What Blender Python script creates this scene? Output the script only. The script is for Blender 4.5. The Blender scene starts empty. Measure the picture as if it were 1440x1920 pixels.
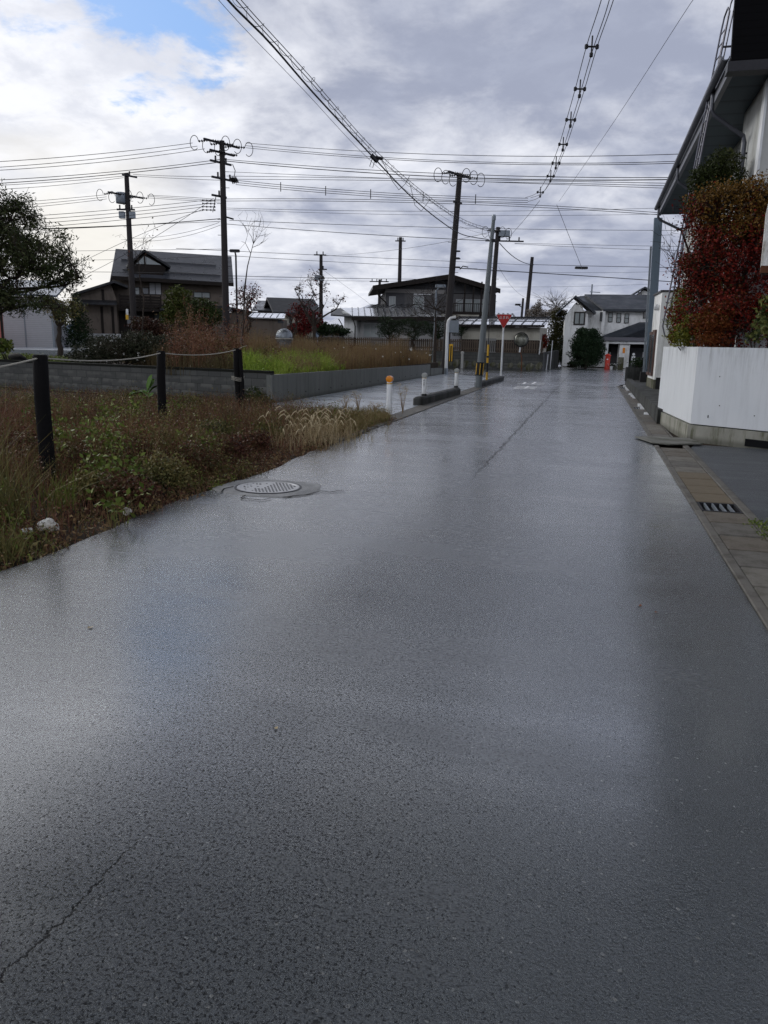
import bpy, math, random
import numpy as np
from mathutils import Vector, Matrix

# ---------------------------------------------------------------- camera, world, sun, exposure
SC = bpy.context.scene
COL = SC.collection
random.seed(7); RNG = np.random.default_rng(7)
F_PX = 1442.0; EYE = 1.55
def _n(v): return v/np.linalg.norm(v)
_yv = _n(np.array([(1112-720)/F_PX, -(650-960)/F_PX, -1.0]))
_h = np.array([(0-720)/F_PX, -(628.0-960)/F_PX, -1.0])
_up = _n(np.cross(_yv, _h))
if _up[1] < 0: _up = -_up
ROT = np.array([np.cross(_yv, _up), _yv, _up])
FW = ROT@np.array([0, 0, -1.0]); FW[2] = 0; FW = _n(FW)
cam = bpy.data.cameras.new('camera'); camo = bpy.data.objects.new('camera', cam); COL.objects.link(camo)
cam.sensor_fit = 'VERTICAL'; cam.sensor_height = 36.0; cam.sensor_width = 27.0
cam.lens = F_PX/1920*36.0; cam.clip_start = 0.05; cam.clip_end = 5000
camo.matrix_world = Matrix.Translation((0, 0, EYE)) @ Matrix([list(r) for r in ROT]).to_4x4()
SC.camera = camo
# surveying helpers: a sight line of the photograph meets the ground / a distance from the viewer
def ray(px, py): return ROT@np.array([(px-720)/F_PX, -(py-960)/F_PX, -1.0])
def G(px, py, z=0.0):
    d = ray(px, py); t = (z-EYE)/d[2]; return Vector(d*t+np.array([0, 0, EYE]))
def P(px, py, dist):
    r = ray(px, py); return Vector(r*(dist/np.dot(r, FW))+np.array([0, 0, EYE]))
def A(px, py, y):
    d = ray(px, py); return Vector(d*(y/d[1])+np.array([0, 0, EYE]))

SUN_AZ = math.radians(-62); SUN_EL = math.radians(30)   # azimuth from +Y towards +X
sd = Vector((math.sin(SUN_AZ)*math.cos(SUN_EL), math.cos(SUN_AZ)*math.cos(SUN_EL), math.sin(SUN_EL)))
sl = bpy.data.lights.new('sun', 'SUN'); sl.energy = 0.85; sl.angle = math.radians(18); sl.color = (1, 0.97, 0.92)
so = bpy.data.objects.new('sun', sl); COL.objects.link(so)
so.rotation_euler = sd.to_track_quat('Z', 'Y').to_euler()

W = bpy.data.worlds.new('World'); SC.world = W; W.use_nodes = True
def world_sky():
    nt = W.node_tree; N = nt.nodes; L = nt.links
    for n in list(N): N.remove(n)
    def nd(t, **k):
        n = N.new(t)
        for a, b in k.items(): setattr(n, a, b)
        return n
    def link(a, b): L.new(a, b)
    def math_(op, a, b=None, c=None, clamp=False):
        m = nd('ShaderNodeMath', operation=op); m.use_clamp = clamp
        for i, v in enumerate((a, b, c)):
            if v is None: continue
            if hasattr(v, 'links'): link(v, m.inputs[i])
            else: m.inputs[i].default_value = v
        return m.outputs[0]
    def mixc(f, a, b):
        m = nd('ShaderNodeMix', data_type='RGBA')
        for s, v in ((m.inputs[0], f), (m.inputs[6], a), (m.inputs[7], b)):
            if hasattr(v, 'links'): link(v, s)
            else: s.default_value = v if isinstance(v, float) else (*v, 1)
        return m.outputs[2]
    tc = nd('ShaderNodeTexCoord'); nv = nd('ShaderNodeVectorMath', operation='NORMALIZE'); link(tc.outputs['Generated'], nv.inputs[0])
    sep = nd('ShaderNodeSeparateXYZ'); link(nv.outputs[0], sep.inputs[0])
    zc = math_('ADD', math_('MAXIMUM', sep.outputs[2], 0.0), 0.24)
    cx = math_('DIVIDE', sep.outputs[0], zc); cy = math_('DIVIDE', sep.outputs[1], zc)
    cv = nd('ShaderNodeCombineXYZ'); link(cx, cv.inputs[0]); link(cy, cv.inputs[1])
    def noise(scale, detail, rough=0.55, dist=0.0, off=(0, 0, 0)):
        ad = nd('ShaderNodeVectorMath', operation='ADD'); link(cv.outputs[0], ad.inputs[0]); ad.inputs[1].default_value = off
        n = nd('ShaderNodeTexNoise'); n.inputs['Scale'].default_value = scale; n.inputs['Detail'].default_value = detail
        n.inputs['Roughness'].default_value = rough; n.inputs['Distortion'].default_value = dist; link(ad.outputs[0], n.inputs['Vector']); return n.outputs[0]
    def ramp(v, a, b):
        m = nd('ShaderNodeMapRange'); m.interpolation_type = 'SMOOTHSTEP'; link(v, m.inputs[0]); m.inputs[1].default_value = a; m.inputs[2].default_value = b; return m.outputs[0]
    def near(px, py, r0, r1):       # 1 near the direction, 0 away from it
        d = _n(ray(px, py)); dp = nd('ShaderNodeVectorMath', operation='DISTANCE'); link(nv.outputs[0], dp.inputs[0]); dp.inputs[1].default_value = d
        return dp.outputs['Value'], r0, r1
    n1 = noise(2.5, 10, 0.58, 0.3, (3.1, 1.7, 0)); n2 = noise(1.1, 4, 0.5, 0.1, (8.2, 4.4, 0)); n3 = noise(6.0, 8, 0.62, 0.2, (1.2, 9.4, 0))
    bright = math_('ADD', math_('MULTIPLY', n1, 0.62), math_('MULTIPLY', n2, 0.38))
    dl, _, _ = near(160, 260, 0, 0)
    dr, _, _ = near(1250, 330, 0, 0)
    lift = math_('MULTIPLY', math_('SUBTRACT', dr, dl), 0.16)
    bright = math_('ADD', bright, lift)
    bright = math_('ADD', bright, math_('MULTIPLY', math_('SUBTRACT', n3, 0.5), 0.2)); t = ramp(bright, 0.375, 0.63)
    grey = (2.6, 2.85, 3.7); white = (7.0, 7.1, 7.5)
    cloud = mixc(t, grey, white)
    cloud = mixc(math_('MULTIPLY', ramp(n3, 0.42, 0.66), 0.38), cloud, (3.4, 3.7, 4.6))
    # warm break in the cloud low on the left
    dw, _, _ = near(165, 470, 0, 0)
    warm = math_('MULTIPLY', math_('SUBTRACT', 1.0, ramp(math_('ADD', dw, math_('MULTIPLY', math_('SUBTRACT', n1, 0.5), 0.25)), 0.0, 0.17)), 0.85)
    cloud = mixc(warm, cloud, (7.0, 6.75, 6.2))
    sky = nd('ShaderNodeTexSky', sky_type='NISHITA'); sky.sun_disc = False; sky.sun_elevation = SUN_EL; sky.sun_rotation = SUN_AZ
    blue = mixc(0.75, sky.outputs[0], (1.7, 3.3, 6.4))
    # opening in the cloud, high on the left
    dbl, _, _ = near(270, -10, 0, 0); db2, _, _ = near(90, -20, 0, 0)
    dmin = math_('MINIMUM', dbl, math_('ADD', db2, 0.05))
    edge = math_('ADD', dmin, math_('MULTIPLY', math_('SUBTRACT', n3, 0.5), 0.34)); edge = math_('ADD', edge, math_('MULTIPLY', math_('SUBTRACT', n1, 0.5), 0.25))
    hole = math_('SUBTRACT', 1.0, ramp(edge, 0.022, 0.10))
    out = mixc(hole, cloud, blue)
    # unseen sky shaped for road reflections: added bright band above frame, dimmed overhead
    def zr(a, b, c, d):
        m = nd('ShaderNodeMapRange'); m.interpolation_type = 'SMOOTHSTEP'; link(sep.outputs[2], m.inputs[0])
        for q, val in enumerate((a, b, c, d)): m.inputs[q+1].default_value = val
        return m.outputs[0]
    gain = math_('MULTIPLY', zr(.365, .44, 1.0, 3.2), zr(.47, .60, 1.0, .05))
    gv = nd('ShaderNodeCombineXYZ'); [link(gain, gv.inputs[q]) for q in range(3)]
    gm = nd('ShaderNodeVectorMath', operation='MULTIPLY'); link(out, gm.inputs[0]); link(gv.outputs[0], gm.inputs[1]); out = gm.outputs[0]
    # background takes the sky colour with the added gain
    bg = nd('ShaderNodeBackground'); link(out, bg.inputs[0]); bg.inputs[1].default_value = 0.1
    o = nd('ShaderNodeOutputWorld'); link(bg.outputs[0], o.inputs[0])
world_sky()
SC.view_settings.view_transform = 'Standard'; SC.view_settings.look = 'None'
SC.view_settings.exposure = 0.5; SC.view_settings.gamma = 1.0; SC.view_settings.use_curve_mapping = False
SC.cycles.use_denoising = True; SC.cycles.denoiser = 'OPENIMAGEDENOISE'; SC.cycles.denoising_prefilter = 'NONE'
SC.cycles.max_bounces = 6; SC.cycles.diffuse_bounces = 3; SC.cycles.glossy_bounces = 3; SC.cycles.transparent_max_bounces = 6
SC.cycles.caustics_reflective = False; SC.cycles.caustics_refractive = False

# ---------------------------------------------------------------- materials
MATS = {}
class NT:
    def __init__(s, name):
        s.m = bpy.data.materials.new(name); s.m.use_nodes = True; s.nt = s.m.node_tree
        s.b = s.nt.nodes['Principled BSDF']; s.tc = s.n('ShaderNodeTexCoord')
    def n(s, t, **k):
        x = s.nt.nodes.new(t)
        for a, b in k.items(): setattr(x, a, b)
        return x
    def set(s, sock, v):
        if hasattr(v, 'links'): s.nt.links.new(v, sock)
        elif isinstance(v, (tuple, list)) and sock.type == 'RGBA': sock.default_value = (*v[:3], 1)
        else: sock.default_value = v
    def pos(s):
        g = s.n('ShaderNodeNewGeometry'); return g.outputs['Position']
    def scale(s, v, sc):
        m = s.n('ShaderNodeVectorMath', operation='MULTIPLY'); s.set(m.inputs[0], v); m.inputs[1].default_value = sc; return m.outputs[0]
    def noise(s, scale, detail=4, rough=0.55, vec=None, dist=0):
        x = s.n('ShaderNodeTexNoise'); x.inputs['Scale'].default_value = scale; x.inputs['Detail'].default_value = detail
        x.inputs['Roughness'].default_value = rough; x.inputs['Distortion'].default_value = dist
        s.set(x.inputs['Vector'], vec if vec is not None else s.tc.outputs['Object']); return x.outputs[0]
    def voro(s, scale, vec=None, out='Distance', feature='F1'):
        x = s.n('ShaderNodeTexVoronoi', feature=feature); x.inputs['Scale'].default_value = scale
        s.set(x.inputs['Vector'], vec if vec is not None else s.tc.outputs['Object']); return x.outputs[out]
    def math(s, op, a, b=None, clamp=False):
        x = s.n('ShaderNodeMath', operation=op); x.use_clamp = clamp; s.set(x.inputs[0], a)
        if b is not None: s.set(x.inputs[1], b)
        return x.outputs[0]
    def range(s, v, a, b, c=0.0, d=1.0, smooth=True):
        x = s.n('ShaderNodeMapRange'); x.interpolation_type = 'SMOOTHSTEP' if smooth else 'LINEAR'; s.set(x.inputs[0], v)
        for i, q in enumerate((a, b, c, d)): x.inputs[i+1].default_value = q
        return x.outputs[0]
    def mix(s, f, a, b):
        x = s.n('ShaderNodeMix', data_type='RGBA'); s.set(x.inputs[0], f); s.set(x.inputs[6], a); s.set(x.inputs[7], b); return x.outputs[2]
    def ramp(s, v, cols):
        x = s.n('ShaderNodeValToRGB'); s.set(x.inputs[0], v); el = x.color_ramp.elements
        while len(el) < len(cols): el.new(0.5)
        for i, c in enumerate(cols): el[i].position = i/(len(cols)-1); el[i].color = (*c, 1)
        return x.outputs[0]
    def bump(s, h, strength, dist, nrm=None):
        x = s.n('ShaderNodeBump'); x.inputs['Strength'].default_value = strength; x.inputs['Distance'].default_value = dist; s.set(x.inputs['Height'], h)
        if nrm is not None: s.set(x.inputs['Normal'], nrm)
        return x.outputs[0]
    def out(s, col=None, rough=None, nrm=None, metal=None, ior=None, **kw):
        b = s.b
        if col is not None: s.set(b.inputs['Base Color'], col)
        if rough is not None: s.set(b.inputs['Roughness'], rough)
        if nrm is not None: s.set(b.inputs['Normal'], nrm)
        if metal is not None: s.set(b.inputs['Metallic'], metal)
        if ior is not None: b.inputs['IOR'].default_value = ior
        for k, v in kw.items(): s.set(b.inputs[k.replace('_', ' ')], v)
        return s.m
def mat(name, col, rough=0.6, var=0.25, scale=6.0, bump=0.15, bscale=60.0, metal=0.0, dirt=None, dirt_amt=0.0, stretch=(1, 1, 1), ior=None):
    if name in MATS: return MATS[name]
    t = NT(name); v = t.scale(t.tc.outputs['Object'], stretch)
    n = t.noise(scale, 6, 0.6, v); n2 = t.noise(bscale, 3, 0.6)
    c = t.mix(n, tuple(x*(1-var) for x in col), tuple(min(1, x*(1+var)) for x in col))
    if dirt is not None:
        d = t.range(t.noise(scale*0.6, 7, 0.7, t.scale(t.tc.outputs['Object'], (1, 1, 0.35))), 0.5-dirt_amt*0.3, 0.85-dirt_amt*0.3)
        c = t.mix(d, c, dirt)
    r = t.range(n2, 0, 1, max(0.02, rough-0.1), min(1, rough+0.1), False)
    nr = t.bump(t.math('ADD', n2, n), bump, 0.01) if bump else None
    MATS[name] = t.out(c, r, nr, metal, ior)
    if rough >= 0.6: t.b.inputs['Specular IOR Level'].default_value = 0.12
    elif rough >= 0.5: t.b.inputs['Specular IOR Level'].default_value = 0.3
    return MATS[name]
def leafmat(name, cols, rough=0.55, trans=0.0):
    if name in MATS: return MATS[name]
    t = NT(name); g = t.n('ShaderNodeNewGeometry'); n = t.range(t.noise(1.1, 4, 0.65, t.pos()), .3, .7, 0, 1, False); c = t.ramp(t.math('ADD', t.math('MULTIPLY', g.outputs['Random Per Island'], 0.5), t.math('MULTIPLY', n, 0.5)), cols)
    MATS[name] = t.out(c, rough); MATS[name].node_tree.nodes['Principled BSDF'].inputs['Specular IOR Level'].default_value = 0.12
    return MATS[name]

# ---------------------------------------------------------------- object helpers
def tag(o, label=None, cat=None, group=None, kind=None):
    if label: o['label'] = label
    if cat: o['category'] = cat
    if group: o['group'] = group
    if kind: o['kind'] = kind
    return o
def empty(name, label, cat, loc=(0, 0, 0), rz=0.0, group=None):
    o = bpy.data.objects.new(name, None); COL.objects.link(o); o.location = loc; o.rotation_euler = (0, 0, rz); o.empty_display_size = 0.1
    return tag(o, label, cat, group)
def wmat(o):
    m = Matrix.Translation(o.location) @ o.rotation_euler.to_matrix().to_4x4()
    return wmat(o.parent) @ m if o.parent else m
class MB:
    def __init__(s): s.v = []; s.f = []
    def add(s, vs, fs):
        k = len(s.v); s.v += [tuple(x) for x in vs]; s.f += [tuple(i+k for i in f) for f in fs]; return s
    def box(s, c, d, rz=0.0, bev=0.0, M=None):
        x, y, z = d[0]/2, d[1]/2, d[2]/2
        if bev > 0:
            b = min(bev, x*.8, y*.8, z*.8); ring = [(-x+b, -y), (x-b, -y), (x, -y+b), (x, y-b), (x-b, y), (-x+b, y), (-x, y-b), (-x, -y+b)]
            inr = [(-x+b, -y+b), (x-b, -y+b), (x-b, -y+b), (x-b, y-b), (x-b, y-b), (-x+b, y-b), (-x+b, y-b), (-x+b, -y+b)]
            vs = [(p[0], p[1], -z) for p in ring]+[(p[0], p[1], z-b) for p in ring]+[(p[0]*(1-b/x), p[1]*(1-b/y), z) for p in ring]
            fs = [tuple(range(7, -1, -1)), tuple(range(16, 24))]
            for k in (0, 8):
                for i in range(8): j = (i+1) % 8; fs.append((k+i, k+j, k+8+j, k+8+i))
        else:
            vs = [(a*x, b*y, e*z) for e in (-1, 1) for a, b in ((-1, -1), (1, -1), (1, 1), (-1, 1))]
            fs = [(3, 2, 1, 0), (4, 5, 6, 7), (0, 1, 5, 4), (1, 2, 6, 5), (2, 3, 7, 6), (3, 0, 4, 7)]
        R = Matrix.Rotation(rz, 3, 'Z'); 
        if M is not None: R = M
        return s.add([R @ Vector(p)+Vector(c) for p in vs], fs)
    def bb(s, x0, x1, y0, y1, z0, z1, bev=0.0):
        return s.box(((x0+x1)/2, (y0+y1)/2, (z0+z1)/2), (abs(x1-x0), abs(y1-y0), abs(z1-z0)), 0, bev)
    def tube(s, pts, r, n=8, cap=True):
        pts = [Vector(p) for p in pts]; rs = r if isinstance(r, (list, tuple)) else [r]*len(pts)
        vs = []; fs = []; ref = None
        for i, p in enumerate(pts):
            t = (pts[min(i+1, len(pts)-1)]-pts[max(i-1, 0)])
            t = t.normalized() if t.length > 1e-9 else Vector((0, 0, 1))
            if ref is None: ref = Vector((1, 0, 0)) if abs(t.x) < 0.8 else Vector((0, 1, 0))
            a = (ref-t*ref.dot(t)); a = a.normalized() if a.length > 1e-6 else t.orthogonal().normalized(); ref = a; b = t.cross(a)
            for k in range(n):
                w = 2*math.pi*k/n; vs.append(p+(a*math.cos(w)+b*math.sin(w))*rs[i])
        for i in range(len(pts)-1):
            for k in range(n): q = (k+1) % n; fs.append((i*n+k, i*n+q, (i+1)*n+q, (i+1)*n+k))
        if cap: fs.append(tuple(range(n-1, -1, -1))); fs.append(tuple((len(pts)-1)*n+k for k in range(n)))
        return s.add(vs, fs)
    def prism(s, poly, z0, z1):         # plan polygon, vertical
        n = len(poly); a = sum(poly[i][0]*poly[(i+1) % n][1]-poly[(i+1) % n][0]*poly[i][1] for i in range(n))
        if a < 0: poly = poly[::-1]
        vs = [(p[0], p[1], z0) for p in poly]+[(p[0], p[1], z1) for p in poly]
        return s.add(vs, [tuple(range(n-1, -1, -1)), tuple(range(n, 2*n))]+[(i, (i+1) % n, n+(i+1) % n, n+i) for i in range(n)])
    def extr(s, poly, off):             # 3D polygon pushed by a vector
        n = len(poly); vs = [Vector(p) for p in poly]; vs += [p+Vector(off) for p in vs]
        return s.add(vs, [tuple(range(n-1, -1, -1)), tuple(range(n, 2*n))]+[(i, (i+1) % n, n+(i+1) % n, n+i) for i in range(n)])
    def lathe(s, prof, c=(0, 0, 0), n=20, M=None):
        vs = []; fs = []
        for r, z in prof:
            for k in range(n):
                w = 2*math.pi*k/n; p = Vector((r*math.cos(w), r*math.sin(w), z))
                if M is not None: p = M @ p
                vs.append(p+Vector(c))
        for i in range(len(prof)-1):
            for k in range(n): q = (k+1) % n; fs.append((i*n+k, i*n+q, (i+1)*n+q, (i+1)*n+k))
        fs.append(tuple(range(n-1, -1, -1))); fs.append(tuple((len(prof)-1)*n+k for k in range(n)))
        return s.add(vs, fs)
    def build(s, name, m, parent=None, world=False, smooth=False):
        me = bpy.data.meshes.new(name); vs = s.v
        if world and parent is not None:
            inv = wmat(parent).inverted(); vs = [tuple(inv @ Vector(p)) for p in vs]
        me.from_pydata(vs, [], s.f); me.update(); me.materials.append(m)
        if smooth:
            me.polygons.foreach_set('use_smooth', [True]*len(me.polygons))
            try: me.set_sharp_from_angle(angle=math.radians(40))
            except Exception: pass
        o = bpy.data.objects.new(name, me); COL.objects.link(o); o.parent = parent
        return o
def npmesh(name, V, quads, m, parent=None):
    """V (n,3) and quads (k,4) as arrays"""
    if parent is not None:
        inv = np.array(wmat(parent).inverted()); V = V@inv[:3, :3].T+inv[:3, 3]
    me = bpy.data.meshes.new(name); k = len(quads); me.vertices.add(len(V)); me.vertices.foreach_set('co', V.astype(np.float32).ravel())
    me.loops.add(k*4); me.loops.foreach_set('vertex_index', quads.astype(np.int32).ravel())
    me.polygons.add(k); me.polygons.foreach_set('loop_start', (np.arange(k)*4).astype(np.int32))
    me.update(calc_edges=True); me.validate(); me.materials.append(m)
    o = bpy.data.objects.new(name, me); COL.objects.link(o); o.parent = parent; return o
def leaf_arrays(C, size, aspect=0.5, droop=0.0, up=0.0, svar=0.4):
    """rhombic leaves at the centres C, random orientation; droop pulls tips downwards"""
    n = len(C); d = RNG.normal(size=(n, 3)); d[:, 2] = d[:, 2]*(1-abs(droop))-droop*1.2+up; d /= np.linalg.norm(d, axis=1)[:, None]
    e = RNG.normal(size=(n, 3)); e -= d*(e*d).sum(1)[:, None]; e /= np.linalg.norm(e, axis=1)[:, None]
    L = size*(1+svar*RNG.uniform(-1, 1, n))[:, None]; nn = np.cross(d, e)
    V = np.stack([C-d*L*.5, C+e*L*aspect*.5+nn*L*.08, C+d*L*.5, C-e*L*aspect*.5+nn*L*.08], 1).reshape(-1, 3)
    return V, np.arange(4*n).reshape(-1, 4)
def blade_arrays(B, h, w, lean=0.3, hvar=0.5):
    """standing blades or stems from base points B (two stacked quads that bend)"""
    n = len(B); H_ = h*(1+hvar*RNG.uniform(-1, 1, n)); a = RNG.uniform(0, 2*math.pi, n); l = np.abs(RNG.normal(0, lean, n))*H_
    dx = np.stack([np.cos(a)*l, np.sin(a)*l, 0*l], 1); b = RNG.uniform(0, 2*math.pi, n); ww = np.stack([np.cos(b), np.sin(b), 0*b], 1)*w*.5
    mid = B+dx*.35+np.array([0, 0, 1.])*(H_*.55)[:, None]; top = B+dx+np.array([0, 0, 1.])*H_[:, None]
    V = np.stack([B-ww, B+ww, mid+ww*.7, mid-ww*.7, top+ww*.12, top-ww*.12], 1).reshape(-1, 3)
    i = np.arange(n)[:, None]*6; Q = np.concatenate([i+np.array([[0, 1, 2, 3]]), i+np.array([[3, 2, 4, 5]])], 1).reshape(-1, 4)
    return V, Q
def join_arrays(parts):
    Vs = []; Qs = []; k = 0
    for V, Q in parts: Vs.append(V); Qs.append(Q+k); k += len(V)
    return np.concatenate(Vs), np.concatenate(Qs)
def in_poly(n, poly):
    poly = np.array(poly); lo = poly.min(0); hi = poly.max(0); out = []
    while sum(len(o) for o in out) < n:
        p = RNG.uniform(lo, hi, (n*2, 2)); ins = np.zeros(len(p), bool); j = len(poly)-1
        for i in range(len(poly)):
            xi, yi = poly[i]; xj, yj = poly[j]
            ins ^= ((yi > p[:, 1]) != (yj > p[:, 1])) & (p[:, 0] < (xj-xi)*(p[:, 1]-yi)/(yj-yi+1e-12)+xi); j = i
        out.append(p[ins])
    return np.concatenate(out)[:n]
def wob(a, b, n, amp):
    a = Vector(a); b = Vector(b); L = (b-a).length; out = []
    for i in range(n+1):
        t = i/n; o = Vector((random.gauss(0, 1), random.gauss(0, 1), random.gauss(0, .6)))*amp*L*(math.sin(math.pi*t))
        out.append(a.lerp(b, t)+o)
    return out
def grow_tree(name, label, cat, base, fork_z, ells, n_cl, per, cl_r, leaf, lmat, bark, tr=0.12, aspect=0.5, droop=0.0, group=None, limbs=6, twig_only=False, subs=3):
    """trunk, limbs reaching into ellipsoids of crown, leaves clustered around twig ends"""
    base = Vector(base); root = empty(name, label, cat, base, 0, group); tb = MB()
    top = base+Vector((random.uniform(-.1, .1), random.uniform(-.1, .1), fork_z))
    tp = wob(base, top, 4, .03); tb.tube(tp, [tr*(1-.1*i) for i in range(5)], 8)
    tg = []
    vol = [e[3]*e[4]*e[5] for e in ells]; tot = sum(vol)
    for k in range(n_cl):
        e = random.choices(ells, vol)[0]; d = Vector([random.gauss(0, 1) for _ in range(3)]).normalized()*(random.random()**(1/2.2))
        tg.append(Vector((e[0]+d.x*e[3], e[1]+d.y*e[4], e[2]+d.z*e[5])))
    lim = []
    for k in range(limbs):
        e = ells[k % len(ells)]; d = Vector([random.gauss(0, 1) for _ in range(3)]).normalized()*.55
        q = Vector((e[0]+d.x*e[3], e[1]+d.y*e[4], e[2]+d.z*e[5])); st = tp[-1] if k % 3 else tp[-2]
        pl = wob(st, q, 6, .07); tb.tube(pl, [tr*.62*(1-.13*i) for i in range(7)], 6); lim += pl[1:]
    C = []
    for q in tg:
        s_ = min(lim, key=lambda p: (p-q).length+random.uniform(0, .3)); pl = wob(s_, q, 3, .1)
        tb.tube(pl, [tr*.17, tr*.12, tr*.08, tr*.04], 4, False)
        for _ in range(subs):
            q2 = q+Vector([random.gauss(0, cl_r) for _ in range(3)]); tb.tube([pl[2], (pl[2]+q2)/2+Vector((0, 0, .03)), q2], [tr*.07, tr*.05, tr*.03], 3, False)
        if per: C.append(np.array(q)+RNG.normal(size=(max(1, int(per*random.uniform(.5, 1.5))), 3))*cl_r*np.array([1, 1, .75]))
    tb.build('trunk', bark, root, True, True)
    if C:
        V, Q = leaf_arrays(np.concatenate(C), leaf, aspect, droop); npmesh('crown', V, Q, lmat, root)
    return root
def blob_shrub(name, label, cat, base, ells, n, leaf, lmat, bark, stems=6, aspect=.5, group=None, shell=.35, part='foliage', up=0.0, droop=0.0):
    base = Vector(base); root = empty(name, label, cat, base, 0, group)
    C = []
    vol = np.array([e[3]*e[4]*e[5] for e in ells])**(2/3.); vol /= vol.sum()
    for e, w in zip(ells, vol):
        k = int(n*w); d = RNG.normal(size=(k, 3)); d /= np.linalg.norm(d, axis=1)[:, None]; r = 1-np.abs(RNG.normal(0, shell, k)); 
        lump = 1+.16*np.sin(d[:, 0]*7+e[0]*3)*np.cos(d[:, 1]*6+e[1])+.12*np.sin(d[:, 2]*9+e[2])
        C.append(np.array(e[:3])+d*(np.clip(r, 0, 1.1)*lump)[:, None]*np.array(e[3:6]))
    V, Q = leaf_arrays(np.concatenate(C), leaf, aspect, droop, up); npmesh(part, V, Q, lmat, root)
    if stems:
        tb = MB()
        for k in range(stems):
            e = ells[k % len(ells)]; q = Vector((e[0]+random.gauss(0, .35)*e[3], e[1]+random.gauss(0, .35)*e[4], e[2]+random.uniform(-.2, .6)*e[5]))
            b0 = base+Vector((random.gauss(0, .06), random.gauss(0, .06), -.05)); tb.tube(wob(b0, q, 4, .05), [.03, .025, .02, .012, .006], 5, False)
        tb.build('stem', bark, root, True)
    return root
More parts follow.
